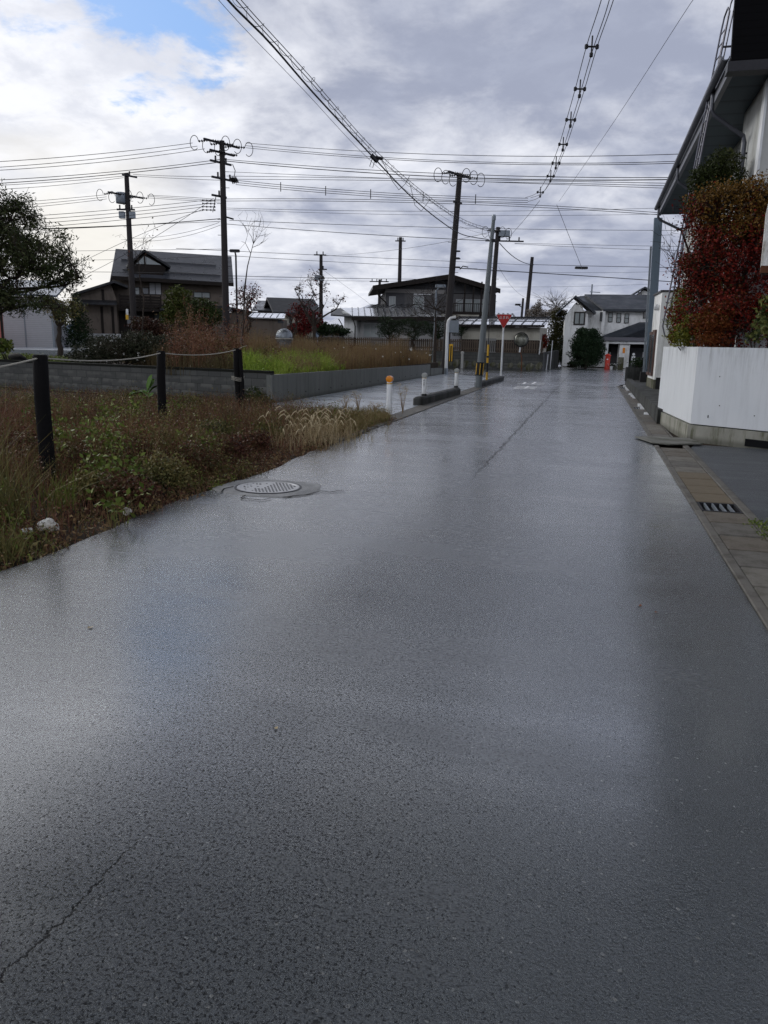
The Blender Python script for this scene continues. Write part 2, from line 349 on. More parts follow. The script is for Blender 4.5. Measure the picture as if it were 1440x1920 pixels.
# ---------------------------------------------------------------- surface materials
def asphalt(name, base=(0.012, 0.014, 0.017), seam=True, r0=.17, r1=.29, bs=1.0, wetc=1.0, sheen=.0, ior=1.95, pit_amt=.86):
    t = NT(name); p = t.pos(); sxyz = t.n('ShaderNodeSeparateXYZ'); t.set(sxyz.inputs[0], p)
    v = t.voro(110, p); n = t.noise(105, 5, .72, p); fine = t.noise(260, 3, .7, p); big = t.noise(.45, 5, .6, t.scale(p, (1, .55, 1))); strk = t.noise(.9, 6, .7, t.scale(p, (.3, 1.7, 1)))
    cellc = t.voro(120, p, 'Color'); sx = t.n('ShaderNodeSeparateColor'); t.set(sx.inputs[0], cellc)
    speck = t.math('GREATER_THAN', sx.outputs[0], .995)
    c = t.mix(n, tuple(x*.5 for x in base), tuple(x*1.6 for x in base)); c = t.mix(t.math('MULTIPLY', sx.outputs[2], .5), c, tuple(x*4 for x in base))
    c = t.mix(t.math('MULTIPLY', speck, .7), c, (.2, .2, .19))
    wet = t.math('ADD', t.math('MULTIPLY', big, .4), t.math('MULTIPLY', strk, .6)); r = t.range(wet, .38, .62, r1, r0)
    # rougher worn wheel track beside the seam holds more open pores
    if seam:
        band = t.range(t.math('ABSOLUTE', t.math('ADD', t.math('ADD', sxyz.outputs[0], 1.0), t.math('MULTIPLY', t.math('SUBTRACT', big, .5), 1.2))), .15, 1.0, 1, 0)
    else: band = 0.0
    thr = t.math('SUBTRACT', n, t.math('MULTIPLY', band, .035) if seam else 0.0)
    n40 = t.noise(62, 4, .7, p); pore = t.math('MAXIMUM', t.range(thr, .385, .43, 1, 0), t.range(t.math('SUBTRACT', n40, t.math('MULTIPLY', band, .05) if seam else 0.0), .345, .385, .85, 0)); pore2 = t.range(fine, .36, .46, .45, 0)
    dark = t.math('MAXIMUM', pore, t.math('MAXIMUM', pore2, t.range(v, .75, .95, 0, .5)))
    sp = t.math('SUBTRACT', 1.0, t.math('MULTIPLY', dark, pit_amt))
    sp = t.math('MULTIPLY', sp, t.range(wet, .36, .6, .9, 1.0)); 
    if seam: sp = t.math('MULTIPLY', sp, t.range(band, 0, 1, 1, .84))
    c = t.mix(t.math('MULTIPLY', dark, .8), c, (.003, .003, .004))
    h = t.math('ADD', t.math('MULTIPLY', v, -.7), t.math('ADD', t.math('MULTIPLY', n, 1.2), t.math('ADD', t.math('MULTIPLY', fine, .3), t.math('MULTIPLY', n40, 1.3))))
    nr = t.bump(h, bs, .009); nr = t.bump(t.noise(14, 4, .6, p), .10, .02, nr)
    if seam:
        w = t.math('MULTIPLY', t.math('SUBTRACT', t.noise(2.2, 6, .75, p), .5), .22); w2 = t.math('MULTIPLY', t.math('SUBTRACT', t.noise(14, 3, .6, p), .5), .05)
        d = t.math('ABSOLUTE', t.math('ADD', t.math('ADD', t.math('ADD', sxyz.outputs[0], 1.29), t.math('MULTIPLY', sxyz.outputs[1], -.003)), t.math('ADD', w, w2)))
        gap = t.range(t.noise(.8, 4, .6, t.scale(p, (0.1, 1, 1))), .44, .52, 0, 1)
        far = t.range(sxyz.outputs[1], 7.0, 12, 0, .8); near = t.range(sxyz.outputs[1], 1.75, 1.95, 1, 0)
        wd = t.range(sxyz.outputs[1], 3, 14, .006, .035, False)
        msk = t.math('MULTIPLY', t.math('SUBTRACT', 1.0, t.math('DIVIDE', d, wd), True), t.math('MAXIMUM', t.math('MAXIMUM', far, near), t.math('MULTIPLY', gap, .2))); msk = t.range(msk, 0, .6, 0, .85)
        c = t.mix(msk, c, (.004, .004, .005)); sp = t.math('MULTIPLY', sp, t.math('SUBTRACT', 1.0, t.math('MULTIPLY', msk, .9))); nr = t.bump(t.math('SUBTRACT', 1.0, msk), .8, .02, nr)
    m = t.out(c, r, nr, 0, ior); b = t.b
    t.set(b.inputs['Specular IOR Level'], t.math('MULTIPLY', sp, .5)); t.set(b.inputs['Coat Weight'], t.math('MULTIPLY', sp, wetc)); t.set(b.inputs['Coat Roughness'], t.range(wet, .36, .64, .27, .16)); b.inputs['Coat IOR'].default_value = 1.5
    b.inputs['Specular Tint'].default_value = (.86, .95, 1, 1); b.inputs['Sheen Weight'].default_value = sheen; b.inputs['Sheen Roughness'].default_value = .35; b.inputs['Sheen Tint'].default_value = (.85, .92, 1, 1)
    return m
M_ROAD = asphalt('wet_asphalt')
M_LOT = asphalt('car_park_asphalt', (.018, .02, .023), False, .45, .6, .6, .1, .05, 1.45)
M_PAVE = asphalt('wet_pavement', (.06, .065, .07), False, .2, .36, .3, 1.0, .3, 2.0, .5)
M_SOIL = mat('soil', (.035, .026, .018), .9, .5, 3, .6, 30)
M_CONC = mat('concrete', (.19, .19, .175), .75, .25, 2.5, .3, 80, dirt=(.06, .062, .045), dirt_amt=.5)
M_CONCD = mat('concrete_dark', (.085, .087, .085), .7, .3, 3, .3, 80, dirt=(.025, .026, .024), dirt_amt=.6)
M_CONCM = mat('concrete_mossy', (.24, .235, .205), .85, .3, 4, .5, 70, dirt=(.06, .062, .03), dirt_amt=.75)
M_GUT = mat('gutter_concrete', (.135, .128, .115), .6, .3, 8, .35, 140, dirt=(.05, .045, .035), dirt_amt=.35)
M_BLACK = mat('black_void', (.006, .006, .007), .8, .2, 5, 0)
M_METD = mat('dark_metal', (.03, .03, .034), .5, .3, 8, .05, 40, .6)
M_STEEL = mat('galvanised_steel', (.22, .25, .28), .45, .2, 6, .08, 50, .5)
M_WPAINT = mat('white_paint', (.72, .74, .75), .4, .07, 4, .03, 50, 0, (.3, .3, .28), .25)
M_YEL = mat('yellow_paint', (.62, .36, .03), .5, .15, 6, .05)
M_BLK = mat('black_paint', (.012, .012, .013), .5, .2, 6, .05)
M_ORG = mat('orange_reflector', (.75, .25, .01), .25, .15, 20, .1)
M_RUBB = mat('rubber', (.015, .015, .016), .7, .2, 6, .05)
M_BARK = mat('bark', (.045, .036, .03), .9, .4, 12, .6, 60, stretch=(1, 1, .3))
M_BARKP = mat('pale_bark', (.16, .15, .14), .85, .3, 12, .4, 60, stretch=(1, 1, .3))
M_BPOST = mat('charred_post', (.006, .0055, .006), .75, .5, 9, .5, 60, stretch=(1, 1, .15))

def structure(o): o['kind'] = 'structure'; return o
def sheet(name, poly, z, m, th=0.0):
    b = MB()
    if th: b.prism(poly, z-th, z)
    else:
        a = sum(poly[i][0]*poly[(i+1) % len(poly)][1]-poly[(i+1) % len(poly)][0]*poly[i][1] for i in range(len(poly)))
        if a < 0: poly = poly[::-1]
        b.add([(p[0], p[1], z) for p in poly], [tuple(range(len(poly)))])
    return structure(b.build(name, m))
sheet('ground', [(-1500, -1500), (1500, -1500), (1500, 2500), (-1500, 2500)], -.04, M_SOIL)
edge = [(-3.75+.05*math.sin(y*1.7)+random.uniform(-.03, .03), y) for y in [3+.35*i for i in range(36)]]
road_poly = [(1.07, -8), (1.07, 33.0), (1.3, 34.5), (2.2, 35.0), (60, 35.6), (60, 58), (-2.2, 60), (-1.9, 90), (-5.2, 90), (-4.6, 56), (-60, 62), (-60, 41), (-7.5, 41), (-5.5, 38.5), (-4.2, 36), (-3.75, 34.5)]+edge[::-1]+[(-3.75, 2), (-3.9, -8)]
sheet('road', road_poly, 0.0, M_ROAD)
sheet('pavement', [(-4.17, 16.4), (-4.17, 35.9), (-5.5, 38.4), (-7.4, 40.9), (-7.5, 37), (-7.6, 18.4), (-7.9, 15.9), (-5.2, 15.9)], .006, M_PAVE)
g = MB(); y = 14.9
while y < 35.3:
    L = .6; g.bb(-4.16, -3.77, y, y+L-.012, -.05, .008+random.uniform(-.002, .004), .006); y += L
structure(g.build('left_gutter', M_GUT))
g = MB(); y = 11.2
for yy in (11.6, 12.1, 12.75, 13.3, 13.9, 14.45): g.bb(-4.1-random.uniform(0, .05), -3.78, yy, yy+.48, -.05, .014+random.uniform(0, .01), .01)
structure(g.build('edge_stones', M_GUT))
sheet('car_park', [(1.63, -8), (1.63, 13.1), (1.75, 13.62), (2.85, 13.45), (6.1, 11.1), (14, 5), (14, -8)], -.006, M_LOT)
# gutter along the right side
b = MB(); b.bb(1.075, 1.145, -3, 13.15, -.1, .012, .006); b.bb(1.075, 1.145, 14.25, 33.2, -.1, .012, .006); b.bb(1.53, 1.62, -3, 13.4, -.1, .008, .006)
b.bb(1.46, 1.5, 14.3, 33.2, -.1, .004)
structure(b.build('gutter', M_GUT))
structure(MB().bb(1.146, 1.529, -3, 33.2, -.3, -.12).build('gutter_channel', M_BLACK))
M_TAN = mat('stained_cover', (.145, .12, .085), .7, .3, 8, .35, 120)
GUTS = [M_GUT, mat('gutter_concrete_pale', (.17, .16, .14), .6, .3, 8, .35, 140, dirt=(.06, .055, .04), dirt_amt=.3), mat('gutter_concrete_brown', (.135, .12, .10), .6, .3, 8, .35, 140, dirt=(.06, .05, .035), dirt_amt=.3)]
def cover(y0, y1, x1=1.525, m=M_GUT, label='plain grey concrete gutter cover slab in the row beside the asphalt', grp='gutter covers along the right edge'):
    if m is M_GUT: m = random.choice(GUTS)
    o = MB().box((0, 0, -.045), (x1-1.15, y1-y0, .10), random.uniform(-.006, .006), .008).build('gutter_cover', m)
    o.location = ((1.15+x1)/2, (y0+y1)/2, random.uniform(-.001, .003)); tag(o, label, 'gutter cover', grp)
def grate(y0, y1, label, x1=1.525):
    r = empty('drain_grate', label, 'drain grate', (1.15, y0, 0), 0, 'drain grates in the gutter'); fr = MB(); L = y1-y0; w = x1-1.15
    for a in (0, L-.025): fr.bb(0, w, a, a+.025, -.04, .006)
    for a in (0, w-.02): fr.bb(a, a+.02, .025, L-.025, -.04, .005)
    fr.build('frame', M_METD, r); bar = MB()
    for k in range(1, 5): bar.bb(w*k/5-.007, w*k/5+.007, .025, L-.025, -.035, .004)
    bar.build('bars', M_STEEL, r)
    MB().bb(.02, w-.02, .03, L-.03, -.04, -.03).build('bed', M_BLACK, r)
y = -2.6; k = 0
while y < 12.9:
    L = .5
    if 7.7 < y+L/2 < 8.3: grate(y+.02, y+L-.03, 'steel drain grate with four bars among the near gutter covers')
    elif 8.6 < y+.25 < 10.2: cover(y+.01, y+L-.01, m=M_TAN, label='rust-stained tan gutter cover beyond the near drain grate')
    else: cover(y+.014, y+L-.014)
    y += L
y = 14.35
while y < 32.9:
    L = .6
    if 21.0 < y+L/2 < 21.6: grate(y+.02, y+L-.03, 'steel drain grate in the gutter beside the low kerb wall', 1.45)
    elif y > 30.8 and y < 32.0: grate(y+.02, y+L-.03, 'far drain grate in the gutter near the junction', 1.45)
    else: cover(y+.006, y+L-.006, 1.455, label='narrow concrete gutter cover slab beside the low kerb wall')
    y += L
# steel-edged ramp slab over the gutter
o = MB().prism([(.82, 14.1), (1.06, 13.32), (1.3, 13.18), (1.86, 13.5), (1.73, 14.22), (1.3, 14.28)], .016, .034).build('ramp_slab', M_CONC); tag(o, 'worn concrete slab lying across the gutter at the wall corner', 'slab')
# ---------------------------------------------------------------- manhole
mh = empty('manhole', 'round iron manhole cover in a cracked concrete surround at the verge', 'manhole', (-3.26, 7.54, 0))
ap = [(-3.82, 7.3), (-3.78, 7.82), (-3.62, 8.02), (-3.2, 8.04), (-2.8, 7.95), (-2.68, 7.55), (-2.72, 7.2), (-2.95, 7.08), (-3.3, 7.05), (-3.6, 7.12)]
def ring_patch(outer, c, r, z0, z1, n=40):
    vs = []; fs = []
    for i in range(n):
        a = 2*math.pi*i/n; d = (math.cos(a), math.sin(a)); best = None
        for j in range(len(outer)):
            p, q = outer[j], outer[(j+1) % len(outer)]; ex, ey = q[0]-p[0], q[1]-p[1]; den = d[0]*ey-d[1]*ex
            if abs(den) < 1e-9: continue
            t = ((p[0]-c[0])*ey-(p[1]-c[1])*ex)/den; u = ((p[0]-c[0])*d[1]-(p[1]-c[1])*d[0])/den
            if t > 0 and -1e-6 <= u <= 1+1e-6: best = t if best is None else min(best, t)
        best = best or r*1.5
        for rr, z in ((r, z1), (best-.03, z1), (best, z0)): vs.append((c[0]+d[0]*rr, c[1]+d[1]*rr, z))
    for i in range(n):
        j = (i+1) % n
        for k in (0, 1): fs.append((i*3+k, i*3+k+1, j*3+k+1, j*3+k))
    return vs, fs
v_, f_ = ring_patch(ap, (-3.26, 7.54), .36, .001, .007); MB().add(v_, f_).build('surround', mat('worn_concrete', (.2, .2, .19), .38, .35, 5, .5, 90, dirt=(.05, .05, .045), dirt_amt=.6), mh, True)
M_IRON = mat('wet_iron', (.33, .33, .33), .33, .25, 12, .2, 60, .35)
cv = MB().lathe([(.335, .0), (.335, .013), (.31, .013), (.305, .010), (.001, .010)], (0, 0, 0), 40).build('cover', M_IRON, mh)
MB().lathe([(.36, -.01), (.36, .012), (.342, .012), (.342, -.01)], (0, 0, 0), 40).build('ring', M_METD, mh)
tr = MB()
for i in range(-7, 8):
    for j in range(-7, 8):
        x, y = i*.04+(j % 2)*.02, j*.038
        if math.hypot(x, y) < .285 and not (x < -.03 and random.random() < .75): tr.box((x, y, .0102), (.022, .014, .003), .6 if (i+j) % 2 else -.6)
tr.build('tread_hollows', M_BLK, cv)
cr = MB()
for pts in ([(-2.68, 7.55), (-2.55, 7.5), (-2.5, 7.62), (-2.42, 7.6)], [(-2.9, 7.08), (-2.84, 7.2), (-2.74, 7.3), (-2.66, 7.5)], [(-3.3, 7.05), (-3.28, 6.9), (-3.05, 6.88), (-3.0, 7.0)], [(-3.6, 7.12), (-3.66, 7.3), (-3.62, 7.45)]):
    for a, c in zip(pts, pts[1:]):
        d = Vector((c[0]-a[0], c[1]-a[1], 0)); nn = Vector((-d.y, d.x, 0)).normalized()*.009
        cr.add([(a[0]-nn.x, a[1]-nn.y, .0105), (a[0]+nn.x, a[1]+nn.y, .0105), (c[0]+nn.x, c[1]+nn.y, .0105), (c[0]-nn.x, c[1]-nn.y, .0105)], [(0, 1, 2, 3)])
cr.build('crack', M_BLACK, mh, True)
# ---------------------------------------------------------------- stop lettering on the road (worn)
def text_obj(name, s, m, size, parent=None, extrude=0.002):
    c = bpy.data.curves.new(name, 'FONT'); c.body = s; c.size = size; c.align_x = 'CENTER'; c.align_y = 'CENTER'; c.extrude = extrude; c.materials.append(m)
    tmp = bpy.data.objects.new('tmp_text', c); COL.objects.link(tmp); bpy.context.view_layer.update()
    me = bpy.data.meshes.new_from_object(tmp.evaluated_get(bpy.context.evaluated_depsgraph_get())); bpy.data.objects.remove(tmp)
    o = bpy.data.objects.new(name, me); COL.objects.link(o); o.parent = parent; return o
M_ROADW = mat('worn_road_paint', (.85, .86, .86), .4, .2, 14, .3, 90)
for i, (ch, y) in enumerate((('止', 33.2), ('ま', 29.6))):
    o = text_obj('road_lettering', ch, M_ROADW, 1.2, None, .001); o.location = (-2.35, y-.1, .004); o.scale = (1, 2.0, 1)
    tag(o, ('farther' if i == 0 else 'nearer')+' white painted stop character on the lane before the junction', 'road marking', 'stop characters painted on the lane')
# ---------------------------------------------------------------- field behind the left walls
field = [(-7.72, 18.35), (-7.6, 37), (-7.62, 39.6), (-16, 41), (-24, 46), (-24, 90), (-120, 110), (-120, 24), (-32, 24.3), (-18, 20.85), (-13.2, 19.95), (-9.1, 18.8)]
sheet('field', field, .60, M_SOIL, .64)
def far_y(px, d): p = P(px, 640, d); return (p.x, p.y)
sheet('side_street', [far_y(-250, 40), far_y(140, 39), far_y(215, 42), far_y(215, 52), far_y(-250, 52)], .86, M_PAVE, .3)
# low hills beyond the town
hv = []; hf = []; K = 80
for i in range(K+1):
    a = math.radians(-75+110*i/K); r = 900; h = 10+7*math.sin(i*.21)+4*math.sin(i*.67+1)+2*math.sin(i*1.9)
    hv += [(r*math.sin(a), r*math.cos(a), -1), (r*1.05*math.sin(a), r*1.05*math.cos(a), h+4), (r*1.3*math.sin(a), r*1.3*math.cos(a), -1)]
for i in range(K): hf += [(i*3, i*3+3, i*3+4, i*3+1), (i*3+1, i*3+4, i*3+5, i*3+2)]
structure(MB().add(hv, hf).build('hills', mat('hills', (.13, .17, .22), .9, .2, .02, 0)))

# retaining wall (smooth concrete) along the pavement
t = NT('formwork_concrete'); p = t.pos(); s = t.n('ShaderNodeSeparateXYZ'); t.set(s.inputs[0], p)
n = t.noise(1.5, 7, .65, t.scale(p, (1, 1, .5))); c = t.mix(n, (.10, .108, .10), (.19, .198, .185)); drip = t.noise(5, 5, .7, t.scale(p, (1, 1.6, .12)))
c = t.mix(t.range(drip, .45, .75, 0, .65), c, (.05, .055, .045)); fr = t.math('FRACT', t.math('DIVIDE', s.outputs[1], .9)); ln = t.range(fr, 0, .02, 1, 0)
c = t.mix(t.math('MULTIPLY', ln, .7), c, (.035, .037, .035)); c = t.mix(t.range(s.outputs[2], .0, .14, .6, 0), c, (.035, .04, .03))
M_FORM = t.out(c, .7, t.bump(t.math('ADD', t.noise(70, 3, .6, p), t.math('MULTIPLY', ln, -2)), .3, .01))
rw = empty('retaining_wall', 'low smooth concrete retaining wall holding the grassy field above the pavement', 'wall', (-7.65, 18.3, 0))
MB().extr([(-7.72, 18.15, -.1), (-7.5, 37, -.1), (-7.5, 37, .56), (-7.72, 18.15, .70)], (-.14, 0, 0)).build('wall_panel', M_FORM, rw, True)
MB().extr([(-7.47, 37.02, -.1), (-7.42, 39.8, -.1), (-7.42, 39.8, .33), (-7.47, 37.02, .38)], (-.2, 0, 0)).build('wall_end', M_FORM, rw, True)
for i in range(16):
    y = 20.5+i*1.05; MB().lathe([(.022, 0), (.022, .012), (.001, .012)], (-7.72+.22*(y-18.15)/18.85+.001, y, .17), 8, Matrix.Rotation(math.pi/2, 3, 'Y')).build('tie_hole', M_BLK, rw, True)
# block wall across the weedy plot
t = NT('block_wall'); sx = t.n('ShaderNodeSeparateXYZ'); t.set(sx.inputs[0], t.tc.outputs['Object']); cb = t.n('ShaderNodeCombineXYZ'); t.set(cb.inputs[0], sx.outputs[0]); t.set(cb.inputs[1], sx.outputs[2])
br = t.n('ShaderNodeTexBrick'); br.offset = 0.5; t.set(br.inputs['Vector'], cb.outputs[0]); br.inputs['Scale'].default_value = 1; br.inputs['Brick Width'].default_value = .4; br.inputs['Row Height'].default_value = .2
br.inputs['Mortar Size'].default_value = .008; br.inputs['Color1'].default_value = (.055, .058, .056, 1); br.inputs['Color2'].default_value = (.085, .088, .082, 1); br.inputs['Mortar'].default_value = (.02, .02, .02, 1)
n = t.noise(3.2, 5, .6); fz = t.math('FRACT', t.math('DIVIDE', sx.outputs[2], .2)); eff = t.math('MULTIPLY', t.range(n, .43, .55), t.range(fz, .25, .8))
rowm = t.range(sx.outputs[2], .5, .6, 1, .1)
c = t.mix(t.math('MULTIPLY', t.math('MULTIPLY', eff, rowm), .65), br.outputs[0], (.17, .17, .155)); c = t.mix(t.math('MULTIPLY', t.noise(20, 4, .7), .4), c, (.03, .032, .028))
M_BLOCK = t.out(c, .8, t.bump(br.outputs['Fac'], -.6, .01, t.bump(t.noise(60, 4, .7), .4, .01)))
a = Vector((-7.75, 18.15)); c_ = Vector((-32, 24.0)); bwr = empty('block_wall', 'dark grey concrete block wall behind the weeds', 'wall', (a.x, a.y, 0), math.atan2(c_.y-a.y, c_.x-a.x))
L = (c_-a).length; MB().bb(0, L, -.15, 0, -.1, .74).build('blocks', M_BLOCK, bwr)
MB().bb(-.0, L, -.17, .02, .74, .80, .01).build('coping', mat('mossy_cap', (.014, .015, .012), .9, .4, 8, .5), bwr)

# ---------------------------------------------------------------- fence posts with rope
posts = []
for i, (px, pb, pt, r, lab) in enumerate(((90, 915, 665, .078, 'nearest black timber fence post in the weeds'), (304, 815, 658, .07, 'middle black timber fence post in the weeds'), (448, 770, 653, .072, 'farthest black timber fence post with rope wound round it'))):
    g_ = G(px, pb); dist = np.dot(np.array([g_.x, g_.y, 0]), FW); top = P({0: 75, 1: 302, 2: 443}[i], pt, dist)
    root = empty('fence_post', lab, 'fence post', (g_.x, g_.y, 0), 0, 'fence posts along the weedy plot'); base = Vector((g_.x, g_.y, -.1)); posts.append(Vector(top))
    b = MB().tube([base, base.lerp(top, .3)+Vector((.01, 0, 0)), base.lerp(top, .7)-Vector((.008, 0, 0)), top-Vector((0, 0, .015)), top], [r*1.05, r, r*.98, r*.95, r*.8], 14)
    b.build('post', M_BPOST, root, True, True)
    if i == 2:
        b = MB().tube([base+Vector((.13, -.05, 0)), base.lerp(top, .5)+Vector((.12, -.03, 0)), top+Vector((.07, .02, -.03))], [.05, .048, .045], 10); b.build('second_post', M_BPOST, root, True, True)
        w = MB()
        for z in (.68, .71, .74): w.tube([(top.x+.02+.14*math.cos(a_), top.y-.0+.13*math.sin(a_), z+.02*math.sin(a_*2)) for a_ in [k*.42 for k in range(16)]], .006, 5)
        w.build('rope_winding', mat('rope', (.42, .40, .34), .8, .2, 30, .2), root, True)
def sag(a, b, s, n=14): return [Vector(a).lerp(Vector(b), i/n)-Vector((0, 0, s*4*(i/n)*(1-i/n))) for i in range(n+1)]
M_ROPE = mat('rope', (.42, .40, .34), .8, .2, 30, .2)
pl = [Vector((-4.6, 2.8, 1.28))]+[p+Vector((0, 0, -.03)) for p in posts]
rp = MB()
for a, c, s in zip(pl, pl[1:], (.1, .07, .07)): rp.tube(sag(a, c, s), .009, 6)
rp.tube([posts[2]+Vector((0, 0, -.03)), posts[2]+Vector((.1, .1, .03)), posts[2]+Vector((.16, .2, .06))], .005, 4)
tag(rp.build('rope', M_ROPE), 'pale sagging rope strung across the three fence posts', 'rope')
# ---------------------------------------------------------------- litter
lb = empty('plastic_bag', 'crumpled white plastic bag lying in the verge', 'litter', (-4.17, 5.1, 0)); V = []; 
random.seed(3)
for i in range(9):
    for j in range(14):
        th = math.pi*i/8/2*1.1; ph = 2*math.pi*j/14; r = .058*(1+.35*random.uniform(-1, 1)); V.append((-4.12+r*1.5*math.sin(th)*math.cos(ph), 5.12+r*1.1*math.sin(th)*math.sin(ph), .03+.075*math.cos(th)*(1+.2*random.uniform(-1, 1))+.01))
Fq = [(i*14+j, i*14+(j+1) % 14, (i+1)*14+(j+1) % 14, (i+1)*14+j) for i in range(8) for j in range(14)]
M_PLAS = mat('white_plastic', (.78, .78, .74), .35, .15, 20, .4, 40, dirt=(.25, .2, .12), dirt_amt=.35)
MB().add(V, Fq).build('bag', M_PLAS, lb, True); MB().tube([(-4.24, 5.08, .02), (-4.3, 5.04, .025), (-4.36, 5.07, .012)], [.03, .018, .008], 7).build('handle', M_PLAS, lb, True)
MB().lathe([(.028, 0), (.034, .045), (.036, .05), (.03, .05), (.02, .01)], (0, 0, 0), 14, Matrix.Rotation(1.3, 3, 'X')).build('paper_cup', M_PLAS).location = (-3.87, 5.87, .04)
tag(bpy.data.objects['paper_cup'], 'small crushed white cup at the edge of the asphalt', 'litter')
# ---------------------------------------------------------------- kerb blocks, bollards, posts, signs on the left
def kerb(a, b, h, lab, w=.25):
    a = Vector(a); b = Vector(b); L = (b-a).length; o = MB().box((L/2, 0, h/2-.02), (L, w, h+.04), 0, .045).build('kerb_block', M_CONCD)
    o.location = (a.x, a.y, 0); o.rotation_euler = (0, 0, math.atan2(b.y-a.y, b.x-a.x)); tag(o, lab, 'kerb', 'dark concrete kerb blocks')
kerb((-4.22, 19.3), (-4.05, 24.3), .21, 'nearer dark kerb block with two white bollards on it'); kerb((-4.0, 28.6), (-3.85, 35), .2, 'farther dark kerb block beside the stop sign pole')
M_GREYR = mat('grey_reflector', (.32, .33, .31), .3, .2, 20, .1)
M_GOLD = mat('faded_gold_band', (.5, .3, .04), .4, .15, 10, .05)
def bollard(x, y, z, h, r, lab, capm, col=M_WPAINT, foot=True, text=False):
    root = empty('bollard', lab, 'bollard', (x, y, z), 0, 'white bollards beside the pavement')
    MB().lathe([(r, 0), (r, h*.9), (r*.98, h*.905), (r*.98, h-r), (r*.7, h-r*.3), (.001, h)], (0, 0, 0), 20).build('post', col, root, False, True)
    MB().lathe([(r*1.03, h*.79), (r*1.03, h*.82)], (0, 0, 0), 20).build('gold_band', M_GOLD, root, False, True)
    M = Matrix.Rotation(math.pi/2, 3, 'X'); rr = r*1.12
    cp = MB().lathe([(rr*.9, -r*1.15), (rr*1.05, -r*.95), (rr*1.05, r*.95), (rr, r*1.1), (rr*.8, r*1.15), (.001, r*1.18)], (0, 0, h*.92), 20, M); cp.build('reflector', capm, root, False, True)
    if foot: MB().lathe([(r*1.15, 0), (r*1.1, .05)], (0, 0, 0), 20).build('foot', M_RUBB, root)
    if text:
        tx = text_obj('lettering', '安\n全\n第\n一', M_METD, .055, root, .001); tx.rotation_euler = (math.pi/2, 0, 0); tx.location = (0, -r-.002, h*.55)
bollard(-4.24, 16.5, 0, .84, .062, 'white bollard with an orange reflector in the weeds', M_ORG, foot=False)
bollard(-4.12, 19.62, .23, .56, .058, 'white lettered bollard at the near end of the kerb block', M_GREYR, text=True)
bollard(-4.02, 23.95, .23, .56, .058, 'white bollard at the far end of the kerb block', M_GREYR)
# thin grey marker post on the far side of the cross street
o = empty('marker_post', 'thin pale marker post beside the far block wall', 'post', G(866, 690)); MB().lathe([(.09, 0), (.09, .9), (.11, .92), (.11, 1.05), (.001, 1.1)], (0, 0, 0), 12).build('post', mat('pale_post', (.4, .4, .38), .5, .1, 5, .05), o)
# yellow and black guy-guard
g_ = G(912, 722); o = empty('striped_post', 'slim yellow and black striped post between the steel pole and stop sign', 'post', g_)
for z0, z1, m in ((0, .5, M_YEL), (.5, .85, M_BLK), (.85, 1.05, M_YEL), (1.05, 1.12, M_BLK), (1.12, 1.55, M_YEL)): MB().lathe([(.04, z0), (.04, z1)], (0, 0, 0), 12).build('yellow_band' if m is M_YEL else 'black_band', m, o)
MB().lathe([(.014, 1.55), (.014, 3.2)], (0, 0, 0), 6).build('guy_wire', M_METD, o)
# stop sign
g_ = G(939, 710); d_ = np.dot(np.array([g_.x, g_.y, 0]), FW); ss = empty('stop_sign', 'red inverted triangle stop sign on a thin white pole', 'road sign', (g_.x, g_.y, 0), math.radians(12))
tz = P(947, 601, d_).z; MB().lathe([(.045, 0), (.04, tz+.25)], (0, 0, 0), 12).build('pole', M_WPAINT, ss, False, True)
M_RED = mat('sign_red', (.40, .012, .012), .4, .08, 3, .02)
def tri(w): h_ = w*.866; pts = []; 
def rtri(w, y, z, r=.06, n=5):
    h_ = w*.866; cs = [(-w/2, h_*.42), (w/2, h_*.42), (0, -h_*.58)]; cen = (0, 0); out = []
    for i, c in enumerate(cs):
        p = cs[i-1]; q = cs[(i+1) % 3]; d1 = Vector((p[0]-c[0], p[1]-c[1])).normalized(); d2 = Vector((q[0]-c[0], q[1]-c[1])).normalized()
        for k in range(n+1):
            t_ = k/n; a_ = Vector(c)+d1*r*1.6*(1-t_)**2+d2*r*1.6*t_**2; out.append((a_.x, y, z+a_.y))
    return out
MB().extr(rtri(.78, -.06, tz), (0, .012, 0)).build('border', M_WPAINT, ss); MB().extr(rtri(.74, -.064, tz), (0, .01, 0)).build('panel', M_RED, ss)
tx = text_obj('lettering', '止まれ', M_WPAINT, .15, ss, .002); tx.rotation_euler = (math.pi/2, 0, 0); tx.location = (0, -.070, tz+.12)
# convex mirror, seen from behind, and rusty bracket
g_ = P(974, 694, 48.2); g_.z = 0; o = empty('traffic_mirror', 'round weathered convex mirror on a rusty leaning stand', 'traffic mirror', (g_.x, g_.y, 0)); d_ = np.dot(np.array([g_.x, g_.y, 0]), FW); z_ = P(971, 637, d_).z
M_MIR = mat('weathered_mirror', (.30, .31, .27), .3, .6, 5, .4, 12, .6, (.06, .06, .045), .7)
M_RUST = mat('rusty_pipe', (.12, .05, .025), .8, .5, 10, .4)
MB().lathe([(.42, .0), (.41, .05), (.33, .12), (.18, .17), (.001, .19)], (0, 0, z_), 28, Matrix.Rotation(math.radians(80), 3, 'X') @ Matrix.Rotation(0, 3, 'Y')).build('mirror_shell', M_MIR, o, False, True)
MB().lathe([(.45, -.02), (.45, .04), (.42, .06), (.40, .0)], (0, 0, z_), 28, Matrix.Rotation(math.radians(80), 3, 'X')).build('rim', M_METD, o, False, True)
MB().tube([(.12, 0, 0), (.1, 0, .8), (.0, .05, 1.1), (0, .05, z_-.2)], .03, 8).build('stand', M_RUST, o); MB().tube([(-.05, -.03, z_-.75), (-.02, -.04, z_-.38)], .05, 8).build('clamp', M_WPAINT, o)
